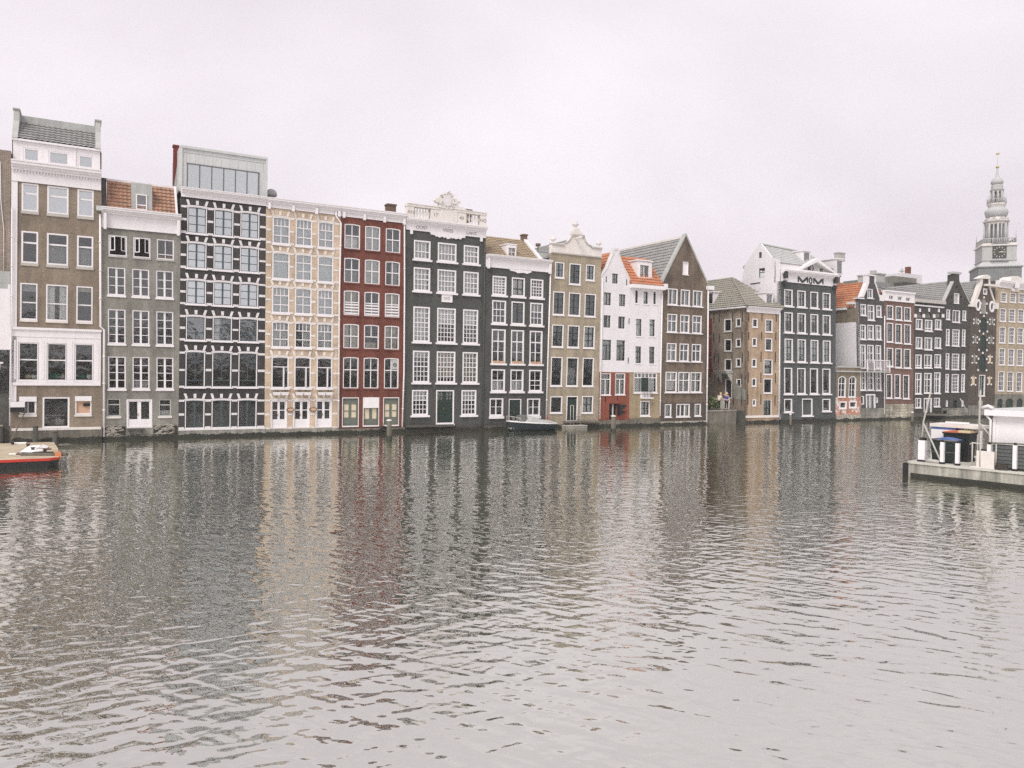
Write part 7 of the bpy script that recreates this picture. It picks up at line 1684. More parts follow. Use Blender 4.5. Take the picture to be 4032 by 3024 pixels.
def strip(p, q, wd): p, q = Vector(p[:2]), Vector(q[:2]); d = (q-p).normalized(); n_ = Vector((-d.y, d.x))*wd; return [tuple(p-n_), tuple(q-n_), tuple(q+n_), tuple(p+n_)]
board(strip(P_[0], P_[1], .14), .405, 'curtain_white', 'long white plank lying nearest the red rail of the barge')
board(strip(P_[1], P_[3], .28), .405, 'curtain_white', 'bent white sheet lying beyond the near plank on the barge')
board([P_[4][:2], P_[7][:2], P_[6][:2], P_[5][:2]], .405, 'white_paint', 'broad white panel lying across the barge deck')
board(strip(P_[8], P_[9], .3), .405, 'curtain_white', 'white plank lying along the far edge of the barge deck')
pa = strip(G['pl5'], G['pl2'], .16); board([(x-.15, y-.3) for x, y in pa], .407, 'rust', 'rusty brown scrap plate between the white sheets on the barge')
pa = strip((G['pl2'][0]+.2, G['pl2'][1]-.55), (a.x-.2, a.y+1.0), .12); board(pa, .407, 'wood_pile', 'grey timber lying along the red rail of the barge', 'timber', .12)
pa = strip((G['pl2'][0]-.5, G['pl2'][1]+.25), (G['pl2'][0]+.9, G['pl2'][1]+.75), .1); board(pa, .407, 'trouser_dark', 'short black scrap strip by the rusty plate on the barge')
pa = strip((G['pl7'][0]-.3, G['pl7'][1]-.9), (G['pl7'][0]+.7, G['pl7'][1]-1.1), .12); board(pa, .407, 'rust', 'brown timber offcut at the open end of the barge deck')
mb = MB(); mb.tube([(.35*cos(k*.6)*(1-.01*k), .3*sin(k*.6)*(1-.01*k), .03+.0015*k) for k in range(40)], .025, 5); o = mb.build('rope_coil', 'wood_pile'); o.location = (G['pl7'][0]+.3, G['pl7'][1]+.9, .4); tag(o, 'pale coiled rope on the far end of the barge deck', 'rope')
# pole leaning from the quay to the barge
o = MB().tube([(0, 0, 0), (1.6, -3.6, -1.25)], .035, 6).build('mooring_pole', 'wood_pile'); o.location = QP('b1', .75, .35)+Vector((0, 0, 1.75)); tag(o, 'thin pale pole leaning from the brown house down to the barge', 'pole')

# --- small speedboat at the quay
s0, s1 = Vector(G['sb_bow']), Vector(G['sb_st']); q0_ = QP('b7', 0, 0)
bow = Vector(HS['b7']['org'])+dv*((s0-Vector(HS['b7']['org'])).dot(dv))+nv*1.5; stn = Vector(HS['b7']['org'])+dv*((s1-Vector(HS['b7']['org'])).dot(dv))+nv*1.5
BL = (stn-bow).length; sb = empty('speedboat', bow, th, 'small dark hulled speedboat with a grey canvas cover and a pale gunwale at the quay', 'boat')
rings = []; rr = []
for x, hw, sh, kl in ((0, .05, .78, .25), (.08, .35, .76, .05), (.22, .72, .72, -.1), (.45, .98, .66, -.2), (.75, 1.02, .6, -.2), (1, .95, .58, -.15)):
    X = x*BL; rings.append([(X, hw, sh), (X, hw*.92, sh*.45), (X, hw*.6, kl*.5), (X, 0, kl-.1), (X, -hw*.6, kl*.5), (X, -hw*.92, sh*.45), (X, -hw, sh)])
    rr.append((X, hw, sh))
MB().loft(rings, True, False).add(rings[-1], [tuple(range(7))]).build('hull', 'boat_blue', sb)
mb = MB(); mb.tube([(x, y+.02, z) for x, y, z in rr], .055, 6); mb.tube([(x, -y-.02, z) for x, y, z in rr], .055, 6); mb.tube([rr[-1], (rr[-1][0], -rr[-1][1], rr[-1][2])], .05, 6); mb.build('gunwale', 'white_paint', sb)
mb = MB(); vs = [];
for x, y, z in rr: vs += [(x, y, z), (x, 0, z+.05), (x, -y, z)]
mb.add(vs, [(3*i+k, 3*i+k+1, 3*i+k+4, 3*i+k+3) for i in range(5) for k in (0, 1)]); mb.build('deck', 'grey_sill', sb)
cr_ = []
for x, hw, z1 in ((.3, .62, .74), (.36, .75, .95), (.44, .85, 1.2), (.5, .88, 1.14), (.62, .9, .98), (.72, .92, .86), (.95, .9, .76)): X = x*BL; cr_.append([(X, hw, .66), (X, hw*.9, z1*.9), (X, hw*.35, z1), (X, 0, z1+.03), (X, -hw*.35, z1), (X, -hw*.9, z1*.9), (X, -hw, .66)])
MB().loft(cr_, False, False).build('canvas_cover', 'canvas', sb)
m2 = MB(lambda u, v, w: (u, w, v)); m2.prism([(.27*BL, .78), (.28*BL, 1.18), (.36*BL, 1.26), (.38*BL, .8)], -.55, .55); m2.build('windscreen', 'canvas_dark', sb)
mb = MB(); hh = .42
for sgn in (1, -1):
    mb.tube([(.0, 0, 1.2), (.1*BL, sgn*.38, 1.14), (.2*BL, sgn*.62, 1.02), (.27*BL, sgn*.72, .75)], .022, 5)
    for x, y in ((.1, .38), (.2, .62)): mb.tube([(x*BL, sgn*y, .7), (x*BL, sgn*y, 1.1)], .018, 5)
mb.tube([(0, 0, .75), (-.02, 0, 1.2)], .022, 5); mb.build('bow_rail', 'grey_sill', sb)
mb = MB(); mb.box(BL, BL+.12, -.15, .15, -.1, .5).box(BL+.1, BL+.35, -.12, .12, -.2, .15); mb.build('outboard_motor', 'grey_sill', sb)
# red lantern on the quay, raft and ladder at the green door
o = empty('gas_bottle', place(HB8, .08, .3, .1), th, 'small red bottle standing on the quay by the white downpipe', 'bottle'); MB().lathe([(.1, 0), (.12, .05), (.12, .42), (.06, .52), (.05, .6), (.08, .62), (.08, .7), (.02, .72)], 0, 0, 10).build('body', 'red_rail', o)
d = HB8.recs('door')[0]
a0, a1 = Vector(G['raft0']), Vector(G['raft1']); u0 = (a0-Vector(HS['b8']['org'])).dot(dv); u1 = (a1-Vector(HS['b8']['org'])).dot(dv)
rf = empty('landing_raft', QP('b8', u0, .65), th, 'small grey landing raft floating below the green door of the tan house', 'raft'); L = u1-u0
MB().box(0, L, -.45, .45, -.1, .22).build('float', 'concrete', rf); mb = MB()
for i in range(9): mb.box(L*i/9+.01, L*(i+1)/9-.01, -.48, .48, .223, .27)
mb.build('deck_boards', 'grey_sill', rf)
ld = empty('boarding_ladder', place(HB8, d[3]+.15, .58, .45), th, 'metal boarding ladder standing at the foot of the green door', 'ladder'); mb = MB()
for x in (0, .3, 1.0): mb.tube([(x, 0, -.5), (x, 0, 1.35)], .03, 6)
mb.tube([(0, 0, 1.35), (.3, 0, 1.35)], .03, 6); mb.build('rail', 'grey_sill', ld); mb = MB()
for i in range(4): mb.box(.3, 1.0, -.03, .03, -.4+.25*i, -.36+.25*i)
mb.build('rung', 'dark_stone', ld)

# --- shrubs on the terrace
TM = Matrix.Rotation(th, 4, 'Z'); tpt = lambda u, w, z=0: Vector(ta)+dv*u+nv*w+Vector((0, 0, tz+z))
def shrub(loc, blobs, n, label, s=.09):
    o = empty('shrub', loc, 0, label, 'shrub', 'shrubs on the terrace')
    mb = MB(); md = MB(); st = MB()
    for i, (x, y, z, r) in enumerate(blobs):
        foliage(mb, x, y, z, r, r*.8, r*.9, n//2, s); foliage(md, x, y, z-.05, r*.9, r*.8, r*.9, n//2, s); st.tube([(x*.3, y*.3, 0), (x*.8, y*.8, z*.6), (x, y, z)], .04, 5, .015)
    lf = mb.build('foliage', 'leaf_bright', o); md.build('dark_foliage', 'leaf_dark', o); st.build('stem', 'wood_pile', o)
shrub(tpt(.35, -1.2), [(0, 0, .8, .55), (.1, 0, 1.5, .55), (-.1, .1, 2.2, .5), (.05, .1, 2.8, .4), (-.2, 0, .4, .5)], 260, 'tall climbing shrub against the brown house at the terrace corner')
shrub(tpt(1.15, -1.0), [(0, 0, .55, .5), (.45, .1, .75, .45), (-.35, 0, .8, .45), (.75, .2, .5, .4), (.2, 0, 1.05, .35)], 260, 'low bright green bush in front of the two people')
shrub(tpt(.6, -6.6), [(0, 0, 2.6, .6), (.6, 0, 3.0, .6), (1.2, 0, 2.7, .5), (-.3, 0, 3.2, .5)], 140, 'dark ivy like shrub on the back wall of the terrace')

# --- two people on the terrace
def skin_mesh(name, verts, edges, rad, mat, parent, root=0, sub=2):
    me = bpy.data.meshes.new(name); me.from_pydata(verts, edges, []); o = bpy.data.objects.new(name, me); COL.objects.link(o)
    md = o.modifiers.new('s', 'SKIN'); md.use_smooth_shade = True
    for i, r in enumerate(rad): sv = me.skin_vertices[0].data[i]; sv.radius = (r, r) if not isinstance(r, tuple) else r; sv.use_root = (i == root)
    s2 = o.modifiers.new('d', 'SUBSURF'); s2.levels = sub; s2.render_levels = sub
    bpy.context.view_layer.update()
    m = bpy.data.meshes.new_from_object(o.evaluated_get(bpy.context.evaluated_depsgraph_get())); bpy.data.objects.remove(o); m.name = name
    m.materials.append(M(mat)); q = bpy.data.objects.new(name, m); return link(q, parent)
def person(loc, rz, label, J, top, legs, hair, skin='skin', shoes='black_iron', sleeve=True):
    o = empty('person', loc, rz, label, 'person')
    V = []; E = []; Rr = []
    def ch(prev, pts):
        for p_, r in pts: V.append(p_); Rr.append(r); E.append((prev, len(V)-1)) if prev is not None else None; prev = len(V)-1
        return prev
    pel = ch(None, [(J['pel'], (.13, .1))]); spi = ch(pel, [(J['spi'], (.13, .1)), (J['chest'], (.16, .11))]); nk = ch(spi, [(J['neck'], .055)]); ch(nk, [(J['chin'], (.075, .085)), (J['head'], (.085, .1)), (J['crown'], (.06, .07))])
    for sd_ in ('L', 'R'):
        k = ch(spi, [(J['sh'+sd_], .06), (J['el'+sd_], .042), (J['wr'+sd_], .03)]); w_ = Vector(J['wr'+sd_]); d_ = (w_-Vector(J['el'+sd_])).normalized(); side = d_.cross(Vector((0, 1, .01))).normalized()
        pm = ch(k, [(tuple(w_+d_*.06), (.042, .02))])
        for f_, ln in ((-.03, .07), (-.01, .085), (.012, .08), (.032, .06)): b_ = w_+d_*.09+side*f_; ch(pm, [(tuple(b_), .011), (tuple(b_+d_*ln*.5), .009), (tuple(b_+d_*ln+Vector((0, -.012, 0))), .008)])
        ch(k, [(tuple(w_+d_*.03+side*.045), .012), (tuple(w_+d_*.075+side*.06), .009)])
        ch(pel, [(J['hp'+sd_], .095), (J['kn'+sd_], .062), (J['an'+sd_], .04), (J['to'+sd_], .035)])
    skin_mesh('body', V, E, Rr, skin, o, 0, 1)
    g_ = 1.16; v = [J['hpL'], J['pel'], J['spi'], J['chest'], J['shL'], J['shR']]; e_ = [(1, 2), (2, 3), (3, 4), (3, 5)]; v = [J['pel'], J['spi'], J['chest'], J['shL'], J['shR']]; e_ = [(0, 1), (1, 2), (2, 3), (2, 4)]; r_ = [(.155, .125), (.15, .125), (.18, .135), .078, .078]
    if sleeve:
        for i, sd_ in ((3, 'L'), (4, 'R')): m_ = tuple((Vector(J['sh'+sd_])*.45+Vector(J['el'+sd_])*.55)); v.append(m_); r_.append(.062); e_.append((i, len(v)-1))
    skin_mesh('top', v, e_, r_, top, o, 0, 1)
    v = [J['pel'], J['hpL'], J['knL'], J['anL'], J['hpR'], J['knR'], J['anR']]; skin_mesh('trousers', v, [(0, 1), (1, 2), (2, 3), (0, 4), (4, 5), (5, 6)], [(.15, .12), .11, .08, .06, .11, .08, .06], legs, o, 0, 1)
    for sd_ in ('L', 'R'): a_, b_ = Vector(J['an'+sd_]), Vector(J['to'+sd_]); MB().tube([tuple(a_+Vector((0, .05, -.05))), tuple((a_+b_)/2+Vector((0, 0, -.03))), tuple(b_)], .06, 8, .045).build('shoe', shoes, o)
    hd = Vector(J['head']); cn = Vector(J['crown']); fw_ = Vector(J['face']).normalized()
    mb = MB(); n = 10; up = (cn-Vector(J['chin'])).normalized(); sx_ = up.cross(fw_).normalized(); pts = []
    for t_, r in ((-.16, .07), (-.06, .105), (.04, .115), (.1, .09), (.135, .02)): pts.append([tuple(hd-fw_*.03+up*t_+(sx_*cos(2*pi*k/n)+fw_*sin(2*pi*k/n)*(.55 if sin(2*pi*k/n) > 0 and t_ < .06 else 1.))*r) for k in range(n)])
    mb.loft(pts); mb.build('hair', hair, o)
    mb = MB(); eye = hd+fw_*.1+up*.0
    for sg in (1, -1): mb.add([tuple(eye+sx_*sg*.035+sx_*a_+up*b_) for a_, b_ in ((-.012, 0), (0, .008), (.012, 0), (0, -.008))], [(0, 1, 2, 3)])
    mb.build('eyes', 'black_iron', o); mb = MB(); mb.loft([[tuple(hd+fw_*.085+up*(.01-.05*k)+sx_*a_*(.4+k)+fw_*.0) for a_ in (-.02, .02)]+[tuple(hd+fw_*(.1+.025*k)+up*(.0-.045*k))] for k in (0, 1)]); mb.build('nose', skin, o)
    mb = MB(); mo = hd+fw_*.092-up*.075; mb.add([tuple(mo+sx_*a_+up*b_) for a_, b_ in ((-.025, 0), (0, .006), (.025, 0), (0, -.008))], [(0, 1, 2, 3)]); mb.build('mouth', 'red_paint', o)
    mb = MB()
    for sg in (1, -1): mb.tube([tuple(hd+sx_*sg*.095+up*.02), tuple(hd+sx_*sg*.105-up*.03)], .018, 6)
    mb.build('ears', skin, o)
    return o
JA = dict(pel=(0, 0, .9), spi=(.05, 0, 1.08), chest=(.14, 0, 1.26), neck=(.2, -.02, 1.42), chin=(.26, -.04, 1.47), head=(.28, -.05, 1.56), crown=(.28, -.04, 1.64), face=(.8, -.6, -.3),
          shL=(.1, .17, 1.34), elL=(.2, .2, 1.08), wrL=(.38, .12, .98), shR=(.2, -.17, 1.34), elR=(.3, -.2, 1.08), wrR=(.42, -.12, .95), hpL=(-.02, .09, .84), knL=(-.02, .1, .48), anL=(-.08, .1, .1), toL=(.06, .1, .04), hpR=(.02, -.09, .84), knR=(.06, -.1, .48), anR=(.02, -.1, .1), toR=(.16, -.1, .04))
JB = dict(pel=(0, 0, .92), spi=(0, 0, 1.1), chest=(0, .01, 1.3), neck=(0, 0, 1.47), chin=(.0, -.03, 1.52), head=(0, -.03, 1.61), crown=(0, -.01, 1.69), face=(.35, -1, -.1),
          shL=(.18, 0, 1.4), elL=(.26, .03, 1.12), wrL=(.27, -.06, .88), shR=(-.18, 0, 1.4), elR=(-.34, -.1, 1.5), wrR=(-.1, -.18, 1.56), hpL=(.09, 0, .86), knL=(.1, -.02, .49), anL=(.1, .02, .1), toL=(.12, -.13, .04), hpR=(-.09, 0, .86), knR=(-.1, -.02, .49), anR=(-.11, .02, .1), toR=(-.13, -.13, .04))
m1, m2_ = Vector(G['man1']), Vector(G['man2'])
person((m1.x, m1.y, tz), th, 'fair haired person in a pale beige shirt and dark trousers, leaning forward on the terrace', JA, 'shirt_beige', 'trouser_dark', 'hair_fair')
person((m2_.x, m2_.y, tz), .15, 'person in a bright blue sleeveless top and dark trousers, one hand raised to the head', JB, 'shirt_blue', 'trouser_dark', 'hair_light', sleeve=False)

# --- concrete houseboat pontoon
A0, A1 = Vector(G['po_w0']), Vector(G['po_w1']); dx = (A1-A0).normalized(); pang = math.atan2(dx.y, dx.x); A0 = A0-dx*.05
pl = lambda k: Matrix.Rotation(-pang, 3, 'Z') @ (Vector((G[k][0], G[k][1], 0))-Vector((A0.x, A0.y, 0)))
po = empty('houseboat', A0, pang, 'concrete hulled houseboat with a white cabin, white posts and a slatted dark fence', 'houseboat')
DK = .74; PL = 12.; PWD = 5.6
mb = MB(); mb.prism([(0.06, .08), (.2, 0), (PL, 0), (PL, PWD), (.06, PWD)], -.6, DK-.1); mb.build('hull', 'pontoon_concrete', po); MB().prism([(0.02, .06), (.2, -.06), (PL, -.06), (PL, PWD), (.02, PWD)], DK-.098, DK).build('deck', 'concrete_light', po)
mb = MB(); mb.box(-.22, .05, .1, .6, -.1, .62); mb.build('rubber_fender', 'black_iron', po)
mb = MB(); mb.box(.2, PL, -.015, 0, -.5, .2); mb.build('waterline_shadow', 'wet_stone', po)  # dark strip stands in for the gap shadow where hull meets water
def bollard(x, y, h_=.95, w_=.15): 
    MB().box(x-w_/2, x+w_/2, y-w_/2, y+w_/2, DK, DK+h_).build('post', 'white_paint', po); MB().box(x-w_/2-.02, x+w_/2+.02, y-w_/2-.02, y+w_/2+.02, DK+.002, DK+.09).build('post_foot', 'black_iron', po); MB().box(x-w_/2+.03, x+w_/2-.03, y-w_/2+.03, y+w_/2-.03, DK+h_+.002, DK+h_+.1).build('post_cap', 'black_iron', po)
xs_ = [(.55, .4, 1.0, .3), (pl('po_p2').x, .15, 1.0, .15), (pl('po_p3').x, .15, 1.0, .15), (pl('po_p4').x, .2, 1.05, .15), (pl('po_p5').x, .2, 1.1, .15), (pl('po_p5').x+1.5, .2, 1.1, .15)]
for x in xs_: bollard(*x)
mb = MB(); mb.tube([(.1, .4, DK+1.12), (.55, .4, DK+1.14), (xs_[1][0], .15, DK+1.08), (xs_[2][0]+.05, .15, DK+1.08)], .03, 6); mb.tube([(.6, .4, DK+.5), (xs_[1][0], .15, DK+.55), (xs_[2][0], .15, DK+.55)], .012, 5); mb.tube([(xs_[3][0], .2, DK+1.12), (xs_[4][0], .2, DK+1.16), (PL, .2, DK+1.2)], .035, 6); mb.build('rail', 'wood_pile', po)
mb = MB(); x0, x1 = xs_[3][0]+.1, PL
for i in range(6): mb.box(x0, x1, .24, .28, DK+.1+.16*i, DK+.235+.16*i)
mb.build('slat_fence', 'fence_grey', po); MB().box(x0, x1, .285, .3, DK+.02, DK+1.08).build('fence_back', 'dark_sash', po)
# cabin
cx = pl('po_cab').x+.1; mb = MB(); mb.box(cx, PL, .75, PWD-.5, DK, DK+2.3); mb.box(cx+.0, cx+.12, .7, .74, DK, DK+2.2); q = mb.build('cabin', 'white_paint', po)
MB().prism([(cx-.25, .45), (PL, .45), (PL, PWD-.3), (cx-.25, PWD-.3)], DK+2.3, DK+2.56).build('roof', 'white_paint', q); MB().box(cx-.2, PL, .5, PWD-.35, DK+2.562, DK+2.6).build('roof_edge', 'zinc', q)
mb = MB(); mb.tube([(cx-.05, .6, DK), (cx-.05, .6, DK+2.1), (cx-.2, .55, DK+2.3)], .05, 8); mb.tube([(cx-.35, .45, DK+2.62), (cx-.1, .45, DK+2.72), (cx+.1, .45, DK+2.62)], .07, 8); mb.build('drain_pipe', 'white_paint', q)
# davit poles
px_ = pl('po_pole'); ax = pl('po_br')
mb = MB(); mb.tube([(.5, .35, DK+.95), (.58, .35, DK+1.9), (.95, .2, DK+3.35)], .045, 7, .03); mb.tube([(.57, .35, DK+1.8), (1.55, .1, DK)], .04, 7); mb.build('davit', 'grey_sill', po)
mb = MB(); gx = xs_[3][0]-.55; mb.tube([(gx, .5, DK), (gx, .5, DK+2.0), (gx+.02, .5, DK+3.4)], .045, 7, .035); mb.tube([(gx, .5, DK+1.95), (cx-.05, .6, DK+1.4)], .035, 7); mb.build('mast', 'grey_sill', po)
gx0, gx1 = pl('po_gang').x, pl('po_gang2').x
mb = MB(); mb.box(gx0+.15, gx1+.05, .1, .16, DK+.05, DK+.75).box(gx0-.05, gx1+.1, .0, .2, DK+.002, DK+.05); mb.build('gangway_panel', 'cream_stone', po); mb = MB()
for x in (gx0-.02, gx0+.3): mb.tube([(x, .1, DK), (x, .1, DK+1.05)], .03, 6)
mb.tube([(gx0-.12, .1, DK+1.0), (gx0-.02, .1, DK+1.08), (gx0+.32, .1, DK+1.05)], .035, 6); mb.tube([(gx1-.3, .3, DK+.95), (gx1+.1, .15, DK+1.1), (gx1+.1, .15, DK)], .03, 6); mb.build('handrail', 'grey_sill', po)
wp = pl('po_wp'); MB().box(wp.x-.08, wp.x+.08, wp.y-.08, wp.y+.08, DK, DK+1.35).build('post', 'white_paint', po); MB().box(gx1-.9, gx1-.35, .9, 1.3, DK, DK+.75).build('locker', 'dark_sash', po)
mb = MB(); mb.tube([(.75, .3, DK+.07), (1.0, .25, DK+.08), (1.5, .2, DK+.07)], .09, 8); mb.build('rolled_mat', 'grey_sill', po)
W2 = lambda x, y, z=0: A0+Matrix.Rotation(pang, 3, 'Z') @ Vector((x, y, 0))+Vector((0, 0, DK+z))
def bin_(x, y, w_, d_, h_, lid, label, body='bin_green'):
    o = empty('wheelie_bin', W2(x, y, .003), pang, label, 'bin', 'wheelie bins on the houseboat deck'); mb = MB(); a_, b_ = w_/2, d_/2
    mb.add([(-a_*.85, -b_*.8, .06), (a_*.85, -b_*.8, .06), (a_*.85, b_*.8, .06), (-a_*.85, b_*.8, .06), (-a_, -b_, h_), (a_, -b_, h_), (a_, b_, h_), (-a_, b_, h_)], [(0, 1, 2, 3), (0, 1, 5, 4), (1, 2, 6, 5), (2, 3, 7, 6), (3, 0, 4, 7), (4, 5, 6, 7)]); mb.box(-a_-.03, a_+.03, -b_-.03, b_+.03, h_-.07, h_-.003); mb.build('body', body, o)
    mb = MB(); n = 8; mb.add([(-a_-.04+(2*a_+.08)*i/n, s_*(b_+.05), h_+.01+.1*sin(pi*i/n)) for s_ in (-1, 1) for i in range(n+1)]+[(-a_-.04, -b_-.05, h_), (a_+.04, -b_-.05, h_), (a_+.04, b_+.05, h_), (-a_-.04, b_+.05, h_)], [(i, i+1, n+2+i, n+1+i) for i in range(n)]+[tuple(range(n+1))+(2*n+3, 2*n+2), tuple(range(n+1, 2*n+2))+(2*n+4, 2*n+5), (2*n+2, 2*n+3, 2*n+4, 2*n+5)]); mb.build('lid', lid, o)
    mb = MB()
    for s_ in (-1, 1): mb.tube([(s_*a_*.85-.03, b_*.8, .09), (s_*a_*.85+.03, b_*.8, .09)], .09, 10)
    mb.build('wheel', 'black_iron', o); mb = MB(); mb.box(-.1, .1, -b_-.012, -b_*.93, h_*.55, h_*.75); mb.build('sticker', 'curtain_grey', o)
    return o
B1x = pl('po_bin1').x-.15
bin_(B1x+.1, .95, 1.05, .8, 1.05, 'blue_lid', 'dark green bin with a blue lid behind the white posts', 'bin_green')
bin_(B1x+.15, 2.3, 1.15, .85, 1.35, 'orange_lid', 'tall black bin with an orange and cream lid behind the blue lidded one', 'bin_black')
q = [o for o in COL.objects if o.name.startswith('wheelie_bin')][-1]; MB().prism([(.12, -.5), (.66, -.5), (.66, .5), (.12, .5)], 1.37, 1.47).build('lid_flap', 'cream_lid', q)
o = empty('white_box', W2(B1x-.55, 2.6, .003), pang, 'white storage box with a blue stripe and a grey slab on top, behind the bins', 'box')
MB().box(-.55, .55, -.45, .45, 0, 1.45).build('body', 'white_paint', o); MB().box(-.556, .556, -.456, .456, 1.45, 1.56).build('stripe', 'blue_lid', o); MB().box(-.6, 1.6, -.5, .7, 1.563, 1.72).build('top_slab', 'cream_stone', o)
o = MB().box(-.5, .5, -.08, .08, 0, .08).build('plank', 'white_paint'); o.location = W2(B1x-.1, 2.6, 1.745); o.rotation_euler = (0, 0, pang+.2); tag(o, 'short pale plank lying on the grey slab of the white box', 'plank')
rp = pl('po_rope'); o = empty('rope_coil', W2(rp.x, .1, .0), pang, 'dark coiled rope lying on the houseboat deck beside the fence', 'rope'); mb = MB(); n = 14
for k in range(5): mb.tube([((.26-.02*k)*cos(2*pi*i/n)+.03*sin(k*3), (.16-.015*k)*sin(2*pi*i/n), .035+.06*k) for i in range(n+1)], .032, 6, caps=False)
mb.build('coil', 'rope_dark', o)

# small rowing boat behind the houseboat, moored at the coal dark house: white planks afloat
o = empty('rowing_boat', (41.0, 71.5, 0), th, 'low white open boat moored beyond the houseboat', 'boat'); rings = []
for x, hw in ((0, .1), (.6, .5), (2, .7), (3.6, .65), (4.2, .5)): rings.append([(x, hw, .38), (x, hw*.8, .05), (x, 0, -.1), (x, -hw*.8, .05), (x, -hw, .38)])
MB().loft(rings, True, False).add(rings[-1], [(0, 1, 2, 3, 4)]).build('hull', 'grey_sill', o); mb = MB()
for x in (1.2, 2.4, 3.4): mb.box(x, x+.25, -.62, .62, .25, .29)
mb.build('thwart', 'cream_stone', o)
# pale boom poles at the far quay
for key, u, w, a_, lb in (('b18', 2.7, .6, (1.9, .2, -1.6), 'pale pole leaning on the far quay before the spout gabled house'),):
    o = MB().tube([(0, 0, 0), a_], .045, 6).build('mooring_pole', 'cream_stone'); o.location = QP(key, u, w)+Vector((0, 0, 2.3)); o.rotation_euler = (0, 0, th); tag(o, lb, 'pole')

# the tree lined near bank behind the viewer, which the window panes mirror
mb = MB()
for i in range(26):
    s_ = -30+i*11+random.uniform(-3, 3); c = dv*s_+nv*(24+random.uniform(-3, 3)); hgt = random.uniform(6, 9)
    mb.tube([(c.x, c.y, 2.5), (c.x+.2, c.y, 6), (c.x, c.y+.2, hgt-2)], .28, 6, .1)
    for k in range(5): foliage(mb, c.x+random.uniform(-2, 2), c.y+random.uniform(-2, 2), 2.5+hgt*random.uniform(.45, .8), 2.4, 2.4, 1.5, 90, .4)
tag(mb.build('tree_row', 'leaf_dark'), 'row of leafy trees along the near bank, seen only as dark shapes in the panes', 'trees', None, 'stuff')
mb = MB(); a = nv*14-dv*200; b = nv*14+dv*400; e = nv*60; mb.add([(a.x, a.y, 2.6), (b.x, b.y, 2.6), (b.x+e.x, b.y+e.y, 2.6), (a.x+e.x, a.y+e.y, 2.6), (a.x, a.y, -.5), (b.x, b.y, -.5)], [(0, 1, 2, 3), (0, 1, 5, 4)]); mb.build('near_bank', 'quay_stone')['kind'] = 'structure'

# ------------------------------------------------------------------ water, land, sky, light, camera
t = NT('canal_water'); tc = t.n('ShaderNodeTexCoord')
def layer(ln, wd, rot, scale, detail, amp, dist=0.):
    """wavelets with crests ln long and wd wide, turned by rot; amp is the height in metres"""
    mp = t.n('ShaderNodeMapping', vector_type='TEXTURE'); mp.inputs['Rotation'].default_value = (0, 0, rot); mp.inputs['Scale'].default_value = (ln, wd, 1); t.l(tc, 'Object', mp, 'Vector')
    nz = t.n('ShaderNodeTexNoise', i_Scale=scale, i_Detail=detail, i_Roughness=.45, i_Distortion=dist); t.l(mp, 0, nz, 'Vector')
    m = t.n('ShaderNodeMath', operation='MULTIPLY'); t.l(nz, 'Fac', m, 0); m.inputs[1].default_value = amp; return m
def op(kind, a, b):
    m = t.n('ShaderNodeMath', operation=kind)
    for k, x in enumerate((a, b)):
        if hasattr(x, 'outputs'): t.l(x, 0, m, k)
        else: m.inputs[k].default_value = x
    return m
def gust(scale, lo, hi, off):
    mp = t.n('ShaderNodeMapping'); mp.inputs['Location'].default_value = (off, off, 0); t.l(tc, 'Object', mp, 'Vector')
    g = t.n('ShaderNodeTexNoise', i_Scale=scale, i_Detail=2.); t.l(mp, 0, g, 'Vector'); r = t.n('ShaderNodeMapRange', i_1=.38, i_2=.62, i_3=lo, i_4=hi); t.l(g, 'Fac', r, 0); return r
# crossing ripples in gusts, fine chop, and a longer swell; both banks give shelter, mid canal is rougher
l1 = op('MULTIPLY', layer(1.35, .6, -.5, 1.9, 1., RIP1, .35), gust(.07, .75, 1.2, 3.))
l1b = op('MULTIPLY', layer(1.25, .62, .5, 2.1, 1., RIP1*.75, .35), gust(.09, .35, 1.2, 40.))
l2 = layer(1.2, .7, -.2, 5.5, 1., RIP2, .3)
l3 = layer(3., 1., .15, .5, 1., SWELL)
sh = t.n('ShaderNodeVectorMath', operation='DOT_PRODUCT'); t.l(tc, 'Object', sh, 0); sh.inputs[1].default_value = tuple(nv)
qd = op('SUBTRACT', (sh), Vector(HS['b1']['org']).dot(nv)); t.l(sh, 'Value', qd, 0)
c1 = t.n('ShaderNodeMapRange', interpolation_type='SMOOTHSTEP', i_1=0., i_2=16., i_3=.5, i_4=.85); t.l(qd, 0, c1, 0)
c2 = t.n('ShaderNodeMapRange', interpolation_type='SMOOTHSTEP', i_1=26., i_2=42., i_3=1., i_4=1.35); t.l(qd, 0, c2, 0)
s12 = op('ADD', op('ADD', l1, l1b), l2)
s3 = op('ADD', op('MULTIPLY', s12, op('MULTIPLY', c1, c2)), l3)
bp = t.n('ShaderNodeBump', i_Strength=1., i_Distance=WAVE); t.l(s3, 0, bp, 'Height')
gl = t.n('ShaderNodeBsdfGlossy', i_Roughness=.035); gl.inputs[0].default_value = (.93, .928, .88, 1); t.l(bp, 0, gl, 'Normal')
df = t.n('ShaderNodeBsdfDiffuse'); df.inputs[0].default_value = (.075, .075, .055, 1)
fr = t.n('ShaderNodeFresnel', i_IOR=1.33); t.l(bp, 0, fr, 'Normal'); mr = t.n('ShaderNodeMapRange', i_1=0., i_2=.45, i_3=WR0, i_4=.8); t.l(fr, 0, mr, 0)
mx = t.n('ShaderNodeMixShader'); t.l(mr, 0, mx, 0); t.l(df, 0, mx, 1); t.l(gl, 0, mx, 2); t.done(mx)
mb = MB(); mb.add([(-700, -60, 0), (900, -60, 0), (900, 1500, 0), (-700, 1500, 0)], [(0, 1, 2, 3)]); o = mb.build('water', 'canal_water'); o['kind'] = 'structure'
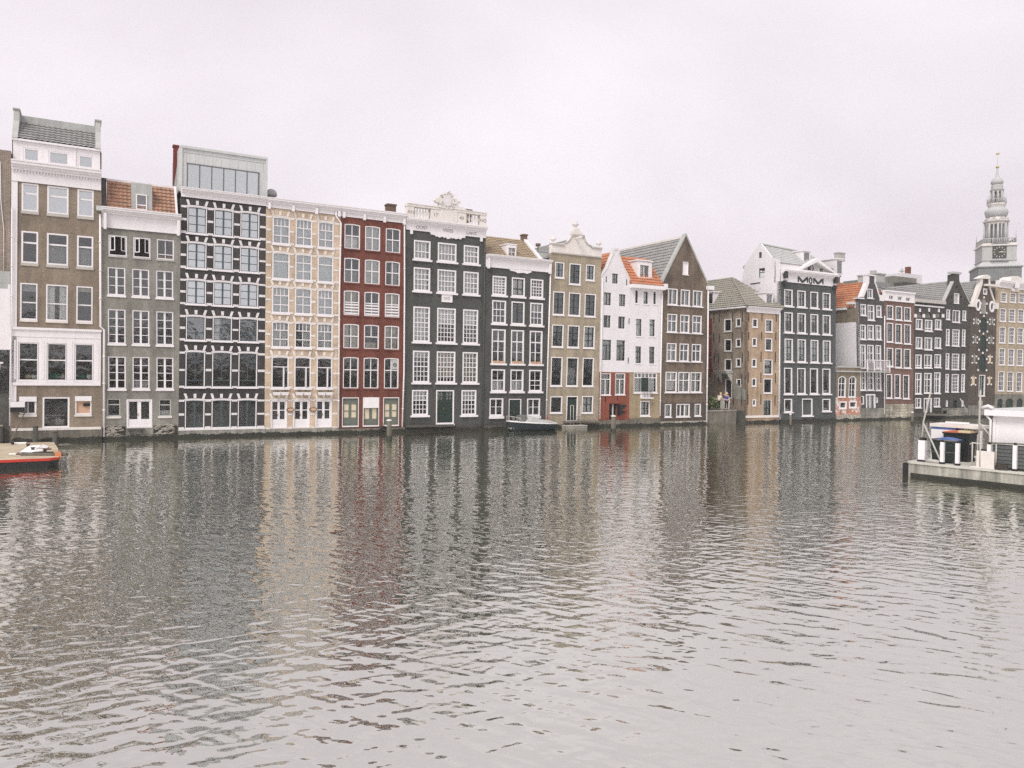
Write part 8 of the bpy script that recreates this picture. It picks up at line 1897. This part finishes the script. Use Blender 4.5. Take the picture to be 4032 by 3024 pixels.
# land behind the row, starting at the backs of the houses
o0 = Vector(HS['b1']['org'])-nv*5; f = lambda s_, w: tuple(o0+dv*s_-nv*w)
mb = MB(); P0, P1, P2, P3 = f(-300, 0), f(800, 0), f(800, 700), f(-300, 700); mb.add([(x, y, .9) for x, y, _ in (P0, P1, P2, P3)]+[(x, y, -1) for x, y, _ in (P0, P1)], [(0, 1, 2, 3), (0, 1, 5, 4)]); o = mb.build('ground', 'quay_stone'); o['kind'] = 'structure'

if HAZE:
    hm = bpy.data.materials.new('haze'); hm.use_nodes = True; ht = hm.node_tree; ht.nodes.clear(); ho = ht.nodes.new('ShaderNodeOutputMaterial'); pv_ = ht.nodes.new('ShaderNodeVolumePrincipled'); pv_.inputs['Color'].default_value = (.93, .9, .92, 1); pv_.inputs['Density'].default_value = HAZE; ht.links.new(pv_.outputs[0], ho.inputs['Volume']); MATS['haze'] = hm
    mb = MB(); mb.box(-720, 920, -80, 1520, -2.2, 72); o = mb.build('haze', 'haze'); o['kind'] = 'stuff'; o['label'] = 'thin pale haze over the whole canal'; o['category'] = 'haze'
w = bpy.data.worlds.new('World'); sc.world = w; w.use_nodes = True; nt = w.node_tree; nt.nodes.clear()
N_ = nt.nodes.new; out_ = N_('ShaderNodeOutputWorld'); bg = N_('ShaderNodeBackground'); sky = N_('ShaderNodeTexSky'); sky.sky_type = 'NISHITA'; sky.sun_disc = False
SUN_EL, SUN_AZ = radians(48), radians(205)
sky.sun_elevation = SUN_EL; sky.sun_rotation = SUN_AZ; sky.dust_density = 4.; sky.altitude = 0
tcw = N_('ShaderNodeTexCoord'); sep = N_('ShaderNodeSeparateXYZ'); nt.links.new(tcw.outputs['Generated'], sep.inputs[0])
# cloud sheet: project the view direction on a flat layer so that clouds foreshorten toward the horizon
mz = N_('ShaderNodeMath'); mz.operation = 'MAXIMUM'; mz.inputs[1].default_value = 0.; nt.links.new(sep.outputs[2], mz.inputs[0])
az = N_('ShaderNodeMath'); az.operation = 'ADD'; az.inputs[1].default_value = .22; nt.links.new(mz.outputs[0], az.inputs[0])
dx_ = N_('ShaderNodeMath'); dx_.operation = 'DIVIDE'; nt.links.new(sep.outputs[0], dx_.inputs[0]); nt.links.new(az.outputs[0], dx_.inputs[1])
dy_ = N_('ShaderNodeMath'); dy_.operation = 'DIVIDE'; nt.links.new(sep.outputs[1], dy_.inputs[0]); nt.links.new(az.outputs[0], dy_.inputs[1])
cb = N_('ShaderNodeCombineXYZ'); nt.links.new(dx_.outputs[0], cb.inputs[0]); nt.links.new(dy_.outputs[0], cb.inputs[1])
nz = N_('ShaderNodeTexNoise'); nz.inputs['Scale'].default_value = .75; nz.inputs['Detail'].default_value = 5; nz.inputs['Roughness'].default_value = .5; nz.inputs['Distortion'].default_value = .4; nt.links.new(cb.outputs[0], nz.inputs['Vector'])
rp_ = N_('ShaderNodeValToRGB'); e = rp_.color_ramp.elements; e[0].position = .33; e[0].color = CLOUD0; e[1].position = .68; e[1].color = CLOUD1; nt.links.new(nz.outputs['Fac'], rp_.inputs[0])
hz = N_('ShaderNodeMapRange'); hz.inputs[1].default_value = 0.; hz.inputs[2].default_value = .6; hz.inputs[3].default_value = 1.06; hz.inputs[4].default_value = .93; nt.links.new(mz.outputs[0], hz.inputs[0])
sc_ = N_('ShaderNodeVectorMath'); sc_.operation = 'SCALE'; nt.links.new(rp_.outputs[0], sc_.inputs[0]); nt.links.new(hz.outputs[0], sc_.inputs['Scale'])
mxw = N_('ShaderNodeMix'); mxw.data_type = 'RGBA'; mxw.inputs[0].default_value = .94; nt.links.new(sky.outputs[0], mxw.inputs[6]); nt.links.new(sc_.outputs[0], mxw.inputs[7])
nt.links.new(mxw.outputs[2], bg.inputs[0]); bg.inputs[1].default_value = .1; nt.links.new(bg.outputs[0], out_.inputs[0])
sl = bpy.data.lights.new('sun', 'SUN'); sl.energy = SUN_E; sl.angle = radians(25); sl.color = (1, .995, .93); so = bpy.data.objects.new('sun', sl); COL.objects.link(so)
sdir = Vector((sin(SUN_AZ)*cos(SUN_EL), cos(SUN_AZ)*cos(SUN_EL), sin(SUN_EL))); so.rotation_euler = sdir.to_track_quat('Z', 'Y').to_euler(); so.location = (0, -20, 60)

c = G['cam']; cam = bpy.data.cameras.new('camera'); cam.sensor_width = 36; cam.sensor_fit = 'HORIZONTAL'; cam.lens = 36*c['f']; cam.clip_start = .1; cam.clip_end = 4000
co = bpy.data.objects.new('camera', cam); COL.objects.link(co); sc.camera = co
pt, rl = c['pitch'], c['roll']; fw = Vector((0, cos(pt), -sin(pt))); rt = Vector((1, 0, 0))*cos(rl)+Vector((0, sin(pt), cos(pt)))*sin(rl); up = rt.cross(fw)
co.matrix_world = Matrix.Translation((0, 0, c['h'])) @ Matrix((rt, up, -fw)).transposed().to_4x4()
sc.view_settings.view_transform = 'Standard'; sc.view_settings.look = 'None'; sc.view_settings.exposure = EXPO; sc.view_settings.gamma = 1; sc.view_settings.use_curve_mapping = False
sc.cycles.use_denoising = DENOISE; sc.cycles.max_bounces = 8; sc.cycles.transparent_max_bounces = 10; sc.cycles.glossy_bounces = 4; sc.cycles.diffuse_bounces = 3; sc.cycles.sample_clamp_indirect = 4
